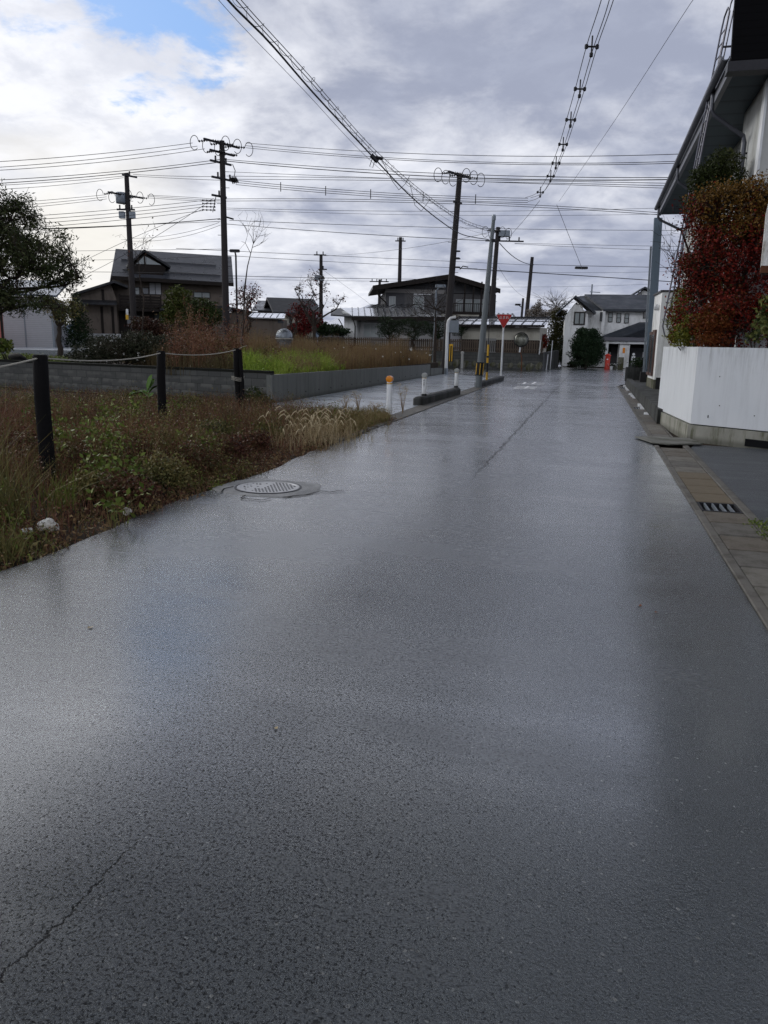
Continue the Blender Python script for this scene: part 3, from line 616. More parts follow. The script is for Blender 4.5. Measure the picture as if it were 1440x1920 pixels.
# white swan-neck steel post with a silver box sign
g_ = G(836, 702); d_ = np.dot(np.array([g_.x, g_.y, 0]), FW); o = empty('swan_neck_post', 'white steel post with a curved top beside the dark pole', 'post', (g_.x, g_.y, 0)); zt = P(845, 595, d_).z
MB().tube([(0, 0, .2), (0, 0, zt-.35), (.04, 0, zt-.18), (.14, 0, zt-.05), (.28, 0, zt-.01), (.4, 0, zt)], [.085, .08, .08, .078, .075, .07], 12).build('post', M_WPAINT, o, False, True)
MB().lathe([(.11, 0), (.105, .32)], (0, 0, 0), 12).build('sleeve', M_STEEL, o)
# ---------------------------------------------------------------- frames for buildings seen across the field
RV = Vector((FW[1], -FW[0], 0)); FV = Vector((FW[0], FW[1], 0)); UP = Vector((0, 0, 1))
class Frame:
    def __init__(s, px1, d1, px2, d2, name, label, cat, group=None):
        a = P(px1, 640, d1); b = P(px2, 640, d2); s.ang = math.atan2(b.y-a.y, b.x-a.x); s.L = math.hypot(b.x-a.x, b.y-a.y)
        s.o = Vector((a.x, a.y, 0)); s.x = Vector((math.cos(s.ang), math.sin(s.ang), 0)); s.y = Vector((-math.sin(s.ang), math.cos(s.ang), 0))
        s.root = empty(name, label, cat, s.o, s.ang, group)
    def uz(s, px, py, v=0.0):
        r = Vector(ray(px, py)); e = Vector((0, 0, EYE)); k = (s.o+s.y*v-e).dot(s.y)/r.dot(s.y); p = e+r*k; return (p-s.o).dot(s.x), p.z
    def z(s, px, py, v=0.0): return s.uz(px, py, v)[1]
    def u(s, px, v=0.0, py=640): return s.uz(px, py, v)[0]
    def rect(s, x0, y0, x1, y1, v=0.0):
        a = s.uz(x0, y0, v); b = s.uz(x1, y1, v); return min(a[0], b[0]), max(a[0], b[0]), min(a[1], b[1]), max(a[1], b[1])
    def box(s, name, m, x0, y0, x1, y1, v0, v1, parent=None, bev=0):
        u0, u1, z0, z1 = s.rect(x0, y0, x1, y1, v0); return MB().bb(u0, u1, v0, v1, z0, z1, bev).build(name, m, parent or s.root)
    def window(s, x0, y0, x1, y1, v=0.0, panes=2, fm=None, gm=None, rows=1, fw=.05, part='window'):
        u0, u1, z0, z1 = s.rect(x0, y0, x1, y1, v); b = MB()
        b.bb(u0-fw, u1+fw, v-.05, v, z1, z1+fw); b.bb(u0-fw, u1+fw, v-.05, v, z0-fw, z0); b.bb(u0-fw, u0, v-.05, v, z0, z1); b.bb(u1, u1+fw, v-.05, v, z0, z1)
        for k in range(1, panes): c = u0+(u1-u0)*k/panes; b.bb(c-fw*.4, c+fw*.4, v-.045, v, z0, z1)
        for k in range(1, rows): c = z0+(z1-z0)*k/rows; b.bb(u0, u1, v-.043, v, c-fw*.4, c+fw*.4)
        f = b.build(part, fm or M_FRAME, s.root); MB().bb(u0, u1, v-.02, v-.002, z0, z1).build('pane', gm or M_GLASS, f); return f
def gable(u0, u1, v0, v1, ze, zr, axis='u', oh=.5, th=.12, ue=None):
    """two roof slopes with thickness; ridge along u or v; returns MB"""
    b = MB()
    if axis == 'u':
        vm = (v0+v1)/2; s = (zr-ze)/(vm-v0); z0 = ze-s*oh
        for sg, va in ((1, v0-oh), (-1, v1+oh)): b.extr([(u0-oh, va, z0), (u1+oh, va, z0), (u1+oh, vm, zr), (u0-oh, vm, zr)], (0, 0, th))
    else:
        um = ue if ue is not None else (u0+u1)/2
        for ua in (u0, u1):
            sg = -1 if ua == u0 else 1; s = (zr-ze)/abs(um-ua); z0 = ze-s*oh
            b.extr([(ua+sg*oh, v0-oh, z0), (um, v0-oh, zr), (um, v1+oh, zr), (ua+sg*oh, v1+oh, z0)], (0, 0, th))
    return b
def tri_wall(u0, u1, um, ze, zr, v0, v1): return MB().extr([(u0, v0, ze), (u1, v0, ze), (um, v0, zr)], (0, v1-v0, 0))
def ribs(b, u0, u1, step, p0, p1, w=.025, h=.04):
    """standing seams running from eave p0=(v,z) to ridge p1=(v,z)"""
    u = u0
    while u <= u1: b.extr([(u-w, p0[0], p0[1]), (u+w, p0[0], p0[1]), (u+w, p1[0], p1[1]), (u-w, p1[0], p1[1])], (0, 0, h)); u += step
    return b
M_FRAME = mat('window_frame', (.03, .026, .024), .5, .2, 6, .03)
M_FRAMEA = mat('aluminium_frame', (.35, .36, .37), .4, .1, 6, .03, metal=.4)
t = NT('window_glass'); M_GLASS = t.out(t.mix(t.noise(.8, 2), (.03, .035, .04), (.10, .11, .12)), .06, None, 0, 1.5, Specular_IOR_Level=.8)
t = NT('curtained_glass'); wv = t.n('ShaderNodeTexWave'); wv.inputs['Scale'].default_value = 6; wv.inputs['Distortion'].default_value = 1.5; t.set(wv.inputs['Vector'], t.tc.outputs['Object'])
M_CURT = t.out(t.mix(wv.outputs[1], (.22, .25, .25), (.38, .41, .41)), .12, None, 0, 1.5)
M_ROOFD = mat('dark_tile_roof', (.018, .02, .024), .5, .35, 3, .25, 20, dirt=(.05, .05, .055), dirt_amt=.3)
def shingle(name, c1, c2, rough=.38, row=.28):
    t = NT(name); s = t.n('ShaderNodeSeparateXYZ'); t.set(s.inputs[0], t.tc.outputs['Object']); cb = t.n('ShaderNodeCombineXYZ'); t.set(cb.inputs[0], s.outputs[0]); t.set(cb.inputs[1], t.math('ADD', s.outputs[1], s.outputs[2]))
    b = t.n('ShaderNodeTexBrick'); t.set(b.inputs['Vector'], cb.outputs[0]); b.inputs['Scale'].default_value = 1; b.inputs['Brick Width'].default_value = .9; b.inputs['Row Height'].default_value = row; b.inputs['Mortar Size'].default_value = .015
    b.inputs['Color1'].default_value = (*c1, 1); b.inputs['Color2'].default_value = (*c2, 1); b.inputs['Mortar'].default_value = (*[x*.35 for x in c1], 1)
    n = t.noise(1.2, 6, .65); c = t.mix(t.math('MULTIPLY', n, .5), b.outputs[0], tuple(x*1.8 for x in c2))
    return t.out(c, t.range(n, .3, .7, rough-.12, rough+.12), t.bump(b.outputs['Fac'], -.5, .03))
M_SHING = shingle('slate_shingle', (.016, .021, .028), (.03, .036, .046), .5)
M_SHINGM = shingle('metal_shingle', (.035, .038, .045), (.06, .064, .074), .36, .45)
M_METR = mat('wet_metal_roof', (.42, .43, .45), .22, .2, 2, .08, 20, .6)
M_SEAM = mat('roof_seam', (.05, .052, .056), .4, .2, 6, .03)
M_WALLW = mat('white_render', (.78, .79, .78), .8, .08, 3, .15, 120, dirt=(.38, .38, .35), dirt_amt=.25)
M_WALLB = mat('brown_render', (.15, .125, .105), .85, .15, 3, .15, 100, dirt=(.07, .06, .05), dirt_amt=.2)
M_WALLC = mat('cream_render', (.40, .385, .33), .85, .1, 3, .15, 100, dirt=(.22, .21, .17), dirt_amt=.2)
M_WOODD = mat('dark_timber', (.022, .018, .016), .7, .3, 6, .2, 60, stretch=(1, 1, .3))
M_SIDD = mat('grey_siding', (.075, .075, .08), .6, .2, 5, .2)
def siding(name, c, pitch, axis=2, rough=.55):
    t = NT(name); s = t.n('ShaderNodeSeparateXYZ'); t.set(s.inputs[0], t.tc.outputs['Object']); f = t.math('FRACT', t.math('DIVIDE', s.outputs[axis], pitch))
    ln = t.range(f, 0, .22, 1, 0); n = t.noise(3, 5, .6); col = t.mix(n, tuple(x*.85 for x in c), tuple(x*1.12 for x in c)); col = t.mix(t.math('MULTIPLY', ln, .7), col, tuple(x*.3 for x in c))
    return t.out(col, rough, t.bump(f, .5, .02))
M_SHUT = siding('shutter_slats', (.44, .45, .47), .11); M_VSID = siding('vertical_siding', (.07, .068, .07), .14, 0); M_BLKSID = siding('black_siding', (.004, .004, .005), .12, 2, .8); M_BLKSID.node_tree.nodes['Principled BSDF'].inputs['Specular IOR Level'].default_value = .1

# ---------------------------------------------------------------- utility poles
M_POLE = mat('concrete_pole', (.04, .036, .036), .75, .2, 4, .15, 60, stretch=(1, 1, .2))
M_INS = mat('insulator', (.02, .018, .02), .3, .2, 8, .02)
M_WIRE = mat('cable_sheath', (.018, .018, .02), .5, .15, 6, .02)
def loop(c, rx, rz, a0, a1, out, n=16):
    return [c+out*(rx*math.cos(a0+(a1-a0)*i/n))+UP*(rz*math.sin(a0+(a1-a0)*i/n)) for i in range(n+1)]
def insulator(parent, p, axis, L=.34, r=.06):
    axis = axis.normalized(); M = axis.to_track_quat('Z', 'Y').to_matrix(); pr = []
    for k in range(4): z = L*k/4; pr += [(.02, z), (r, z+.02), (r, z+.05), (.02, z+.07)]
    MB().lathe(pr, p, 8, M).build('insulator', M_INS, parent, True)
def upole(label, pxb, pxt, pyt, d, r=.17, zb=0.0, lean=0.0, m=None, name='utility_pole'):
    top = P(pxt, pyt, d); base = Vector((top.x-RV.x*lean, top.y-RV.y*lean, zb)); root = empty(name, label, 'utility pole', base, 0, 'utility poles')
    MB().tube([base-Vector((0, 0, .3)), base.lerp(top, .5), top], [r*1.15, r, r*.8], 14).build('pole', m or M_POLE, root, True, True)
    z = 2.2
    while z < top.z-1.2 and d < 60: p = base.lerp(top, (z-zb)/(top.z-zb)); s_ = 1 if int(z*2.2) % 2 else -1; MB().tube([p+RV*s_*r*.8, p+RV*s_*(r+.16)], .014, 5).build('step_bolt', M_METD, root, True); z += .75
    return root, base, top
def crossarm(root, c, L, dirv, ins=3, both=True, w=.75, loops=True, drop=0.0, lr=.33):
    dirv = dirv.normalized(); a = c-dirv*L/2; b = c+dirv*L/2
    M = Matrix([dirv, UP.cross(dirv).normalized(), UP]).transposed()
    arm = MB().box(c, (L, .09, .09), 0, 0, M).build('crossarm', M_METD, root, True); bm = bpy.data.objects[arm.name]
    for k in range(ins):
        t_ = (k+.5)/ins if ins > 1 else .5; p = a.lerp(b, t_)
        for sg in ((-1, 1) if both else (0,)):
            if sg:
                insulator(arm, p+RV*sg*.12, RV*sg-UP*.12, w*.6)
                if loops:
                    q = p+RV*sg*w*.95; MB().tube(loop(q-UP*.12, lr*.62, lr, math.pi*.95, -math.pi*.75, RV*sg), .017, 5).build('jumper_loop', M_WIRE, root, True)
            else: insulator(arm, p+UP*.04, UP, .22, .05)
    return arm
def device(root, p, d, name='switch_box', m=None): 
    return MB().box(p, d, math.atan2(RV.y, RV.x), .03).build(name, m or M_STEEL, root, True)
AD = (FV*.75+RV*.62)
# pole with twin fan of jumper loops
r1, b1, t1 = upole('tallest dark utility pole ringed with jumper loops left of the red-leaved sapling', 420, 416, 264, 41, .16, .6)
crossarm(r1, t1-UP*.12, 2.2, AD, 3, True, .8); crossarm(r1, t1-UP*.55, 1.5, AD, 2, True, .6, False)
crossarm(r1, P(414, 305, 41), 1.3, AD, 2, False); c1 = crossarm(r1, P(420, 336, 41), 1.5, AD, 2, False)
for k in range(3): insulator(r1, P(431+k*2, 334+k*4, 41), RV+UP*.1*k, .35, .09)
MB().tube([P(436, 308, 41), P(441, 320, 41), P(439, 333, 41)], .02, 5).build('drop_lead', M_WIRE, r1, True)
crossarm(r1, P(411, 368, 41), .9, AD, 1, False)
for k in range(4): insulator(r1, P(404, 376+6*k, 41), -RV, .8, .05)
MB().tube([P(405, 368, 41), P(399, 398, 41)], .02, 5).build('spool_rack', M_METD, r1, True)
MB().tube([P(421, 406, 41), P(438, 411, 41)], .045, 6).build('bracket', M_METD, r1, True)
MB().tube([P(424, 420, 41), P(423, 505, 41)], .035, 6).build('riser_pipe', M_POLE, r1, True)
# pole with transformer
r2, b2, t2 = upole('utility pole with a round transformer and two grey boxes behind the shrubs', 240, 237, 325, 50, .17, .6)
crossarm(r2, P(243, 330, 50), 1.0, AD, 1, False); crossarm(r2, P(236, 366, 50), 2.4, AD, 3, True, .9, True, 0, .33)
tr_ = MB().lathe([(.1, -.35), (.3, -.32), (.32, -.28), (.32, .26), (.3, .3), (.08, .34)], P(227, 371, 50), 16).build('transformer', M_STEEL, r2, True, True)
device(r2, P(229, 403, 50), (.34, .3, .4)); device(r2, P(248, 403, 50), (.34, .3, .4)); crossarm(r2, P(236, 393, 50), 1.1, RV, 3, False)
device(r2, P(238.5, 585, 49.8), (.16, .08, .35), 'white_plate', M_WPAINT); device(r2, P(238.5, 594, 49.8), (.18, .08, .32), 'yellow_plate', M_YEL)
# pole at the junction
r3, b3, t3 = upole('dark utility pole with a fan of insulators rising beside the two-storey house', 843, 862, 328, 42, .17, 0, .45)
crossarm(r3, t3-UP*.0, 2.0, AD, 3, True, .75, True, 0, .33)
crossarm(r3, P(858, 380, 42), .7, AD, 1, False)
MB().box(P(844, 663, 41.8), (.36, .36, .85), math.atan2(RV.y, RV.x), .12).build('guard_sleeve', M_BLK, r3, True)
for k in range(3): MB().box(P(839+k*4.2, 663, 41.58), (.05, .02, .8), math.atan2(RV.y, RV.x)).build('yellow_stripe', M_YEL, r3, True)
device(r3, P(846, 647, 41.7), (.2, .06, .1), 'yellow_plate', M_YEL); device(r3, P(851, 612, 41.4), (.5, .16, .62), 'meter_box', M_STEEL)
for py in (470, 484, 500): MB().tube([P(857.5, py, 42), P(857.4, py+2, 42)], .165, 12).build('strap_band', M_METD, r3, True)
MB().tube([P(862, 505, 42), P(868, 499, 42), P(878, 501, 42)], .03, 6).build('cable_loop', M_WIRE, r3, True)
# leaning steel pole at the kerb
g_ = G(896, 727); d_ = float(np.dot(np.array([g_.x, g_.y, 0]), FW)); top = P(926, 406, d_); r4 = empty('utility_pole', 'slim leaning grey steel pole between the two kerb blocks', 'utility pole', (g_.x, g_.y, 0), 0, 'utility poles')
MB().tube([Vector(g_)-UP*.2, Vector(g_).lerp(top, .5), top], [.125, .1, .06], 14).build('pole', mat('grey_steel_pole', (.16, .18, .19), .5, .2, 3, .1, 60, .2, stretch=(1, 1, .2)), r4, True, True)
q0 = Vector(g_).lerp(top, .075); q1 = Vector(g_).lerp(top, .155); MB().tube([q0, q1], .14, 14).build('guard_sleeve', M_BLK, r4, True, True)
for a_ in range(6):
    w_ = RV*math.cos(a_*1.047+.5)+FV*math.sin(a_*1.047+.5); MB().tube([q0+w_*.138+(q1-q0)*.08, q1+w_*.138-(q1-q0)*.08], .017, 6).build('yellow_stripe', M_YEL, r4, True)
MB().lathe([(.075, -.12), (.075, 0), (.06, .06)], top, 12).build('cap', M_STEEL, r4, True); MB().tube([top-UP*.85, top-UP*.75], .09, 12).build('strap_band', M_METD, r4, True)
# pole behind it with a transformer box
r5, b5, t5 = upole('utility pole with transformer box standing behind the leaning steel pole', 925, 934, 426, 55, .17, 0, .3)
crossarm(r5, P(932, 433, 55), 1.6, AD, 2, True, .6, True, 0, .35); crossarm(r5, P(946, 452, 55), 2.6, RV, 4, False)
device(r5, P(945, 438, 55), (.75, .5, .38), 'transformer', M_STEEL)
r6, b6, t6 = upole('plain utility pole right of the transformer pole', 990, 998, 482, 75, .19, 0, .4); crossarm(r6, P(997, 496, 75), .6, AD, 1, False)
r7, b7, t7 = upole('shortest utility pole just left of the plain pole near the bare treetop', 978, 981, 559, 90, .15, 0, .2)
r8, b8, t8 = upole('utility pole with small top arm rising behind the dark two-storey roof', 749, 751, 445, 70, .18, 0); crossarm(r8, t8-UP*.3, .9, RV, 2, False)
r9, b9, t9 = upole('utility pole behind the sparse red-leaved tree', 598, 602, 477, 65, .16, 0); crossarm(r9, P(600, 478, 65), 1.0, RV, 2, False); device(r9, P(598, 521, 65), (.7, .4, .4), 'transformer'); crossarm(r9, P(606, 505, 65), .6, RV, 1, False)
r10, b10, t10 = upole('low utility pole with a wide arm left of the dark two-storey house', 710, 712, 524, 80, .16, 0); crossarm(r10, P(711, 528, 80), 1.9, RV, 4, False)
def street_lamp(label, px, py, d, w, pb=None, m=None):
    c = P(px, py, d); root = empty('street_lamp', label, 'street lamp', (c.x, c.y, 0) if pb is not None else c, 0, 'street lamps')
    M = Matrix([RV, FV, UP]).transposed(); MB().box(c, (w, .25, .16), 0, .04, M).build('lamp_head', m or M_METD, root, True)
    MB().box(c-UP*.09, (w*.85, .18, .03), 0, .01, M).build('diffuser', M_WPAINT, root, True)
    if pb is not None: p = P(pb, py, d); MB().tube([Vector((p.x, p.y, 0)), Vector((p.x, p.y, c.z-.3)), c], [.08, .06, .05], 8).build('pole', m or M_METD, root, True)
    return root
street_lamp('dark street lamp over the corner of the tiled roof beside the tallest pole', 440, 470, 52, .65, 442)
street_lamp('pale street lamp in front of the dark two-storey house', 826, 536, 48, .62, 818, M_STEEL)
street_lamp('small lamp hanging near the plain pole', 971, 571, 78, .55, 980); street_lamp('slender lamp among the wires above the white house', 1090, 502, 60, .95, None)
# ---------------------------------------------------------------- wires
def qpts(pts, d0, d1, n=28):
    """points of the span from survey pixels; inverse distance runs evenly along a straight span"""
    pts = sorted(pts); xs = np.array([p[0] for p in pts], float); ys = np.array([p[1] for p in pts], float); x = np.linspace(xs[0], xs[-1], n)
    if len(pts) >= 3: y = np.polyval(np.polyfit(xs, ys, 2), x)
    else: y = ys[0]+(ys[1]-ys[0])*(x-xs[0])/(xs[1]-xs[0]); y += 2.2*4*((x-xs[0])/(xs[-1]-xs[0]))*(1-(x-xs[0])/(xs[-1]-xs[0]))
    i = 1/d0+(1/d1-1/d0)*(x-xs[0])/(xs[-1]-xs[0]); return [P(a, b, 1/c) for a, b, c in zip(x, y, i)]
def wire(label, pts, d0, d1, r=.017, n=28):
    o = MB().tube(qpts(pts, d0, d1, n), r*.82, 5).build('overhead_wire', M_WIRE); return tag(o, label, 'wire', 'overhead wires')
T = 'tallest pole'; J = 'junction pole'
WL = [
 ('highest wire running left from the '+T, [(-60, 306), (180, 289), (361, 268)], 34, 40.5, .015),
 ('second highest wire running left from the '+T, [(-60, 317), (180, 298), (370, 274)], 34.5, 41, .015),
 ('third wire running left from the top of the '+T, [(-60, 322), (180, 305), (384, 279)], 35, 41.5, .015),
 ('wire leaving the upper bracket of the '+T+' to the left, the higher of two', [(-60, 340), (180, 325), (412, 299)], 35, 41, .017),
 ('wire leaving the upper bracket of the '+T+' to the left, the lower of two', [(-60, 347), (180, 330), (412, 304)], 35, 41, .02),
 ('wire running left from the top arm of the transformer pole', [(-60, 350), (90, 342), (232, 330)], 44, 50, .017),
 ('lower wire running left from the top arm of the transformer pole', [(-60, 357), (90, 349), (232, 333)], 44, 50, .015),
 ('top wire left of the transformer among three, above the dark tree', [(-60, 386), (65, 377), (200, 365)], 42, 50, .015),
 ('middle wire left of the transformer among three, above the dark tree', [(-60, 393), (65, 383), (200, 369)], 42, 50, .015),
 ('bottom wire left of the transformer among three, above the dark tree', [(-60, 398), (65, 388), (200, 373)], 42, 50, .015),
 ('upper of two wires between the transformer pole top and the '+T, [(250, 327), (320, 330), (414, 331)], 50, 41, .015),
 ('lower of two wires between the transformer pole top and the '+T, [(250, 330), (320, 334), (414, 338)], 50, 41, .015),
 ('upper wire from the loops of the transformer pole to the '+T, [(276, 366), (340, 369), (412, 374)], 50, 41, .015),
 ('middle wire from the loops of the transformer pole to the '+T, [(276, 368), (340, 372), (412, 376)], 50, 41, .015),
 ('lower wire from the loops of the transformer pole to the '+T, [(276, 371), (340, 375), (412, 379)], 50, 41, .015),
 ('first wire from the spool rack running left, the top one', [(-60, 412), (180, 396), (380, 376)], 33, 40.5, .014),
 ('second wire from the spool rack running left', [(-60, 419), (180, 403), (380, 383)], 33, 40.5, .014),
 ('third wire from the spool rack running left', [(-60, 426), (180, 410), (380, 388)], 33, 40.5, .014),
 ('fourth wire from the spool rack running left, the bottom one', [(-60, 434), (180, 417), (380, 395)], 33, 40.5, .014),
 ('thick double telephone cable left of the '+T, [(-60, 431), (180, 426), (413, 410)], 36, 41, .024),
 ('thin cable just under the thick telephone cable left of the '+T, [(-60, 434), (200, 424), (413, 415)], 36, 41, .014),
 ('steeper diagonal service wire falling left from the spool rack', [(60, 560), (276, 453), (400, 372)], 52, 41, .014),
 ('shallower diagonal service wire falling left from the spool rack', [(60, 540), (180, 478), (382, 392)], 52, 41, .014),
 ('service wire sagging from the '+T+' to the tiled house, upper', [(245, 447), (320, 441), (411, 417)], 57, 41, .013),
 ('service wire sagging from the '+T+' to the tiled house, lower', [(245, 452), (320, 448), (413, 422)], 57, 41, .013),
 ('level wire just above the ridge of the tiled house', [(-60, 473), (180, 470), (415, 467)], 60, 41, .014),
 ('wire crossing behind the transformer pole at roof height', [(-60, 488), (200, 487), (415, 480)], 64, 60, .015),
 ('wire in front of the tiled roof slope left of the '+T, [(-60, 514), (200, 510), (418, 516)], 54, 50, .018),
 ('highest wire right of the '+T, [(461, 268), (870, 291), (1400, 283)], 41, 26, .014),
 ('second wire right of the '+T+' top, upper of a close pair', [(461, 273), (960, 305), (1400, 296)], 41, 26, .014),
 ('third wire right of the '+T+' top, lower of a close pair', [(461, 277), (960, 308), (1400, 300)], 41, 26, .014),
 ('upper thin wire from the upper bracket of the '+T+' to the right', [(425, 299), (900, 328), (1380, 331)], 41, 27, .016),
 ('thick wire from the upper bracket of the '+T+' to the right', [(425, 302), (800, 330), (1380, 333)], 41, 27, .022),
 ('thin wire slanting down across the '+J+' top to the eave', [(425, 322), (830, 338), (1380, 357)], 41, 27, .012),
 ('level wire passing the '+J+' top from the left', [(425, 330), (700, 334), (1380, 346)], 41, 30, .014),
 ('level wire under the '+J+' insulators from the left', [(425, 336), (700, 338), (1380, 352)], 41, 30, .014),
 ('wire from the spool level of the '+T+' to the big eave, upper', [(424, 373), (900, 380), (1240, 399)], 41, 34, .015),
 ('wire from the spool level of the '+T+' to the big eave, lower', [(424, 377), (900, 384), (1240, 403)], 41, 34, .015),
 ('thin wire low across the sky above the '+J+' middle', [(425, 390), (900, 396), (1300, 388)], 41, 44, .012),
 ('thin wire rising gently to the right behind the steel pole', [(425, 393), (900, 404), (1300, 400)], 44, 48, .011),
 ('wire running level through the top of the leaning steel pole', [(430, 413), (900, 428), (1330, 432)], 41, 50, .016),
 ('wire sagging from the '+T+' to the leaning steel pole', [(425, 420), (650, 437), (910, 451)], 41, 31, .016),
 ('wire through the street lamp head towards the right', [(330, 466), (590, 477), (780, 488), (1000, 497)], 50, 72, .018),
 ('dark cable from the plain pole to the right edge', [(996, 496), (1120, 499), (1290, 502)], 74, 60, .026),
 ('wire crossing behind the bare sapling and over the dark roof', [(424, 479), (590, 489), (895, 504)], 44, 55, .015),
 ('thick cable from the '+J+' to the right above the white house', [(862, 503), (1060, 515), (1300, 531)], 42, 44, .026),
 ('wire at tree-crown height between the red-leaved trees', [(424, 517), (600, 521), (862, 524)], 46, 56, .018),
 ('thin wire just under the tree-crown wire', [(424, 522), (600, 526), (862, 527)], 48, 60, .011),
 ('upper wire from the transformer box pole to the right', [(965, 456), (1100, 459), (1330, 463)], 55, 48, .014),
 ('lower wire from the transformer box pole to the right', [(965, 457), (1100, 464), (1330, 471)], 55, 48, .014),
 ('heavy cable sagging from the transformer box pole to the plain pole', [(937, 456), (968, 485), (996, 496)], 55, 74, .035),
 ('thin wire level with the lamp above the white house', [(900, 508), (1060, 511), (1290, 508)], 58, 62, .011),
 ('thin wire below the lamp above the white house', [(930, 538), (1080, 537), (1235, 532)], 60, 62, .010),
 ('wire between the low wide-armed pole and the tree', [(600, 618), (660, 612), (710, 606)], 66, 79, .013),
 ('thin guy line slanting from the red-leaved tree pole to the white house', [(604, 505), (660, 545), (700, 575)], 65, 70, .010),
 ('service line from the wire knot to the pole behind the plain pole', [(935, 500), (962, 540), (992, 560)], 55, 80, .010),
 ('pair of sagging service wires left of the steel pole', [(606, 480), (780, 463), (925, 434)], 64, 31, .010),
]
for w in WL: wire(*w)
# long spans passing overhead
def hpts(ctrl, n=40):
    """points from survey pixels with a height for each: (px, py, z)"""
    t = np.array([0]+list(np.cumsum([math.hypot(b[0]-a[0], b[1]-a[1]) for a, b in zip(ctrl, ctrl[1:])]))); out = []
    pts = []
    for px, py, z in ctrl: r = ray(px, py); k = (z-EYE)/r[2]; pts.append(np.array([0, 0, EYE])+r*k)
    pts = np.array(pts); t3 = np.array([0]+list(np.cumsum(np.linalg.norm(np.diff(pts, axis=0), axis=1))))
    for s in np.linspace(0, t3[-1], n):       # smooth spline through the surveyed points
        i = min(len(pts)-2, max(0, int(np.searchsorted(t3, s))-1)); u = (s-t3[i])/(t3[i+1]-t3[i])
        p0 = pts[max(0, i-1)]; p1 = pts[i]; p2 = pts[i+1]; p3 = pts[min(len(pts)-1, i+2)]
        out.append(Vector(.5*((2*p1)+(-p0+p2)*u+(2*p0-5*p1+4*p2-p3)*u*u+(-p0+3*p1-3*p2+p3)*u**3)))
    return out
hv_ = hpts([(300, -150, 6.35), (427, 0, 6.2), (505, 79, 6.05), (592, 179, 5.85), (702, 297, 5.65), (767, 365, 5.5), (824, 413, 5.45), (868, 440, 5.5), (916, 449, 5.75)], 60)
o = MB().tube(hv_, .016, 8).build('overhead_cable', M_WIRE, None, False, True); tag(o, 'thickest black cable sweeping from the top left down to the steel pole', 'cable', 'overhead cables')
cp = min(hv_, key=lambda p: (p-P(702, 297, 18)).length)
sp_ = hpts([(330, -150, 6.75), (452, 0, 6.6), (575, 136, 6.35), (702, 280, 6.15), (800, 365, 6.05), (870, 412, 6.1), (928, 432, 6.35)], 60)
o = empty('spiral_cable', 'cable wrapped in a loose spiral hanger beside the thickest black cable', 'cable', sp_[0], 0, 'overhead cables')
MB().tube(sp_, .007, 6).build('messenger_wire', M_WIRE, o, True)
hx = []; tot = 0; N_ = 900
for i in range(N_):
    f = i/(N_-1)*(len(sp_)-1); k = min(int(f), len(sp_)-2); p = sp_[k].lerp(sp_[k+1], f-k); tot = (p-sp_[0]).length
    dr = (sp_[k+1]-sp_[k]).normalized(); a_ = dr.cross(UP).normalized(); b_ = a_.cross(dr); ph = tot*2*math.pi/.52
    rr = .062+.016*math.sin(tot*3.1)+.012*math.sin(tot*11); hx.append(p+(a_*math.cos(ph)+b_*math.sin(ph))*rr-UP*.06)
MB().tube(hx, .0045, 4).build('spiral_hanger', M_WIRE, o, True); MB().tube([p-UP*.1+RV*.02 for p in sp_], .008, 6).build('carried_cable', M_WIRE, o, True)
o = MB().tube([p+UP*.0-UP*.25-RV*.1 for p in sp_], .0045, 5).build('overhead_wire', M_WIRE); tag(o, 'hair-thin wire between the thickest cable and the spiral-wrapped one', 'wire', 'overhead wires')
kn = empty('cable_knot', 'tangle of clamps and loose loops on the thickest cable', 'cable fitting', P(702, 297, np.dot(np.array([cp.x, cp.y, 0]), FW)))
d_ = float(np.dot(np.array([cp.x, cp.y, 0]), FW))
MB().tube([P(696, 291, d_), P(708, 303, d_)], .05, 8).build('clamp', M_METD, kn, True); MB().tube([P(704, 295, d_), P(718, 298, d_)], .035, 8).build('clamp', M_METD, kn, True)
MB().tube([P(698, 297, d_), P(693, 312, d_), P(699, 314, d_), P(703, 300, d_)], .008, 5).build('loose_loop', M_WIRE, kn, True)
MB().tube([P(716, 300, d_), P(736, 340, d_+2), P(748, 356, d_+3), P(760, 345, d_+3), P(768, 330, d_+3)], .007, 5).build('loose_loop', M_WIRE, kn, True)
MB().tube([P(768, 342, d_+4), P(778, 385, d_+5), P(790, 396, d_+6), P(802, 380, d_+6), P(806, 372, d_+6)], .007, 5).build('loose_loop', M_WIRE, kn, True)
# three-wire span with spacers: overhead part and the part to the tallest pole
ctr = [(1168, -120, 9.0), (1140, 0, 8.8), (1110, 90, 8.6), (1088, 168, 8.5), (1070, 228, 8.45), (1056, 273, 8.4), (1043, 307, 8.4), (1033, 332, 8.4), (1012, 364, 8.45), (990, 373, 8.55)]
o = empty('triple_cable', 'three-wire span with spacer clamps curving up to the top edge right of centre', 'cable', (0, 0, 8), 0, 'overhead cables')
ch = hpts(ctr, 60)
for off in (RV*-.13+UP*.06, RV*.13+UP*.06, UP*-.12): MB().tube([p+off for p in ch], .010, 6).build('cable', M_WIRE, o, True)
for px, py, z in ctr[2:9]:
    r_ = ray(px, py); c = Vector(r_*((z-EYE)/r_[2]))+Vector((0, 0, EYE)); c = min(ch, key=lambda q: (q-c).length)
    b = MB()
    for off in (RV*-.13+UP*.06, RV*.13+UP*.06, UP*-.12): b.lathe([(.01, -.06), (.045, -.04), (.045, .04), (.01, .06)], c+off, 8)
    b.tube([c+RV*-.16+UP*.06, c+RV*.16+UP*.06], .022, 6); b.tube([c-UP*.14, c+UP*.3], .02, 6); b.build('spacer', M_METD, o, True)
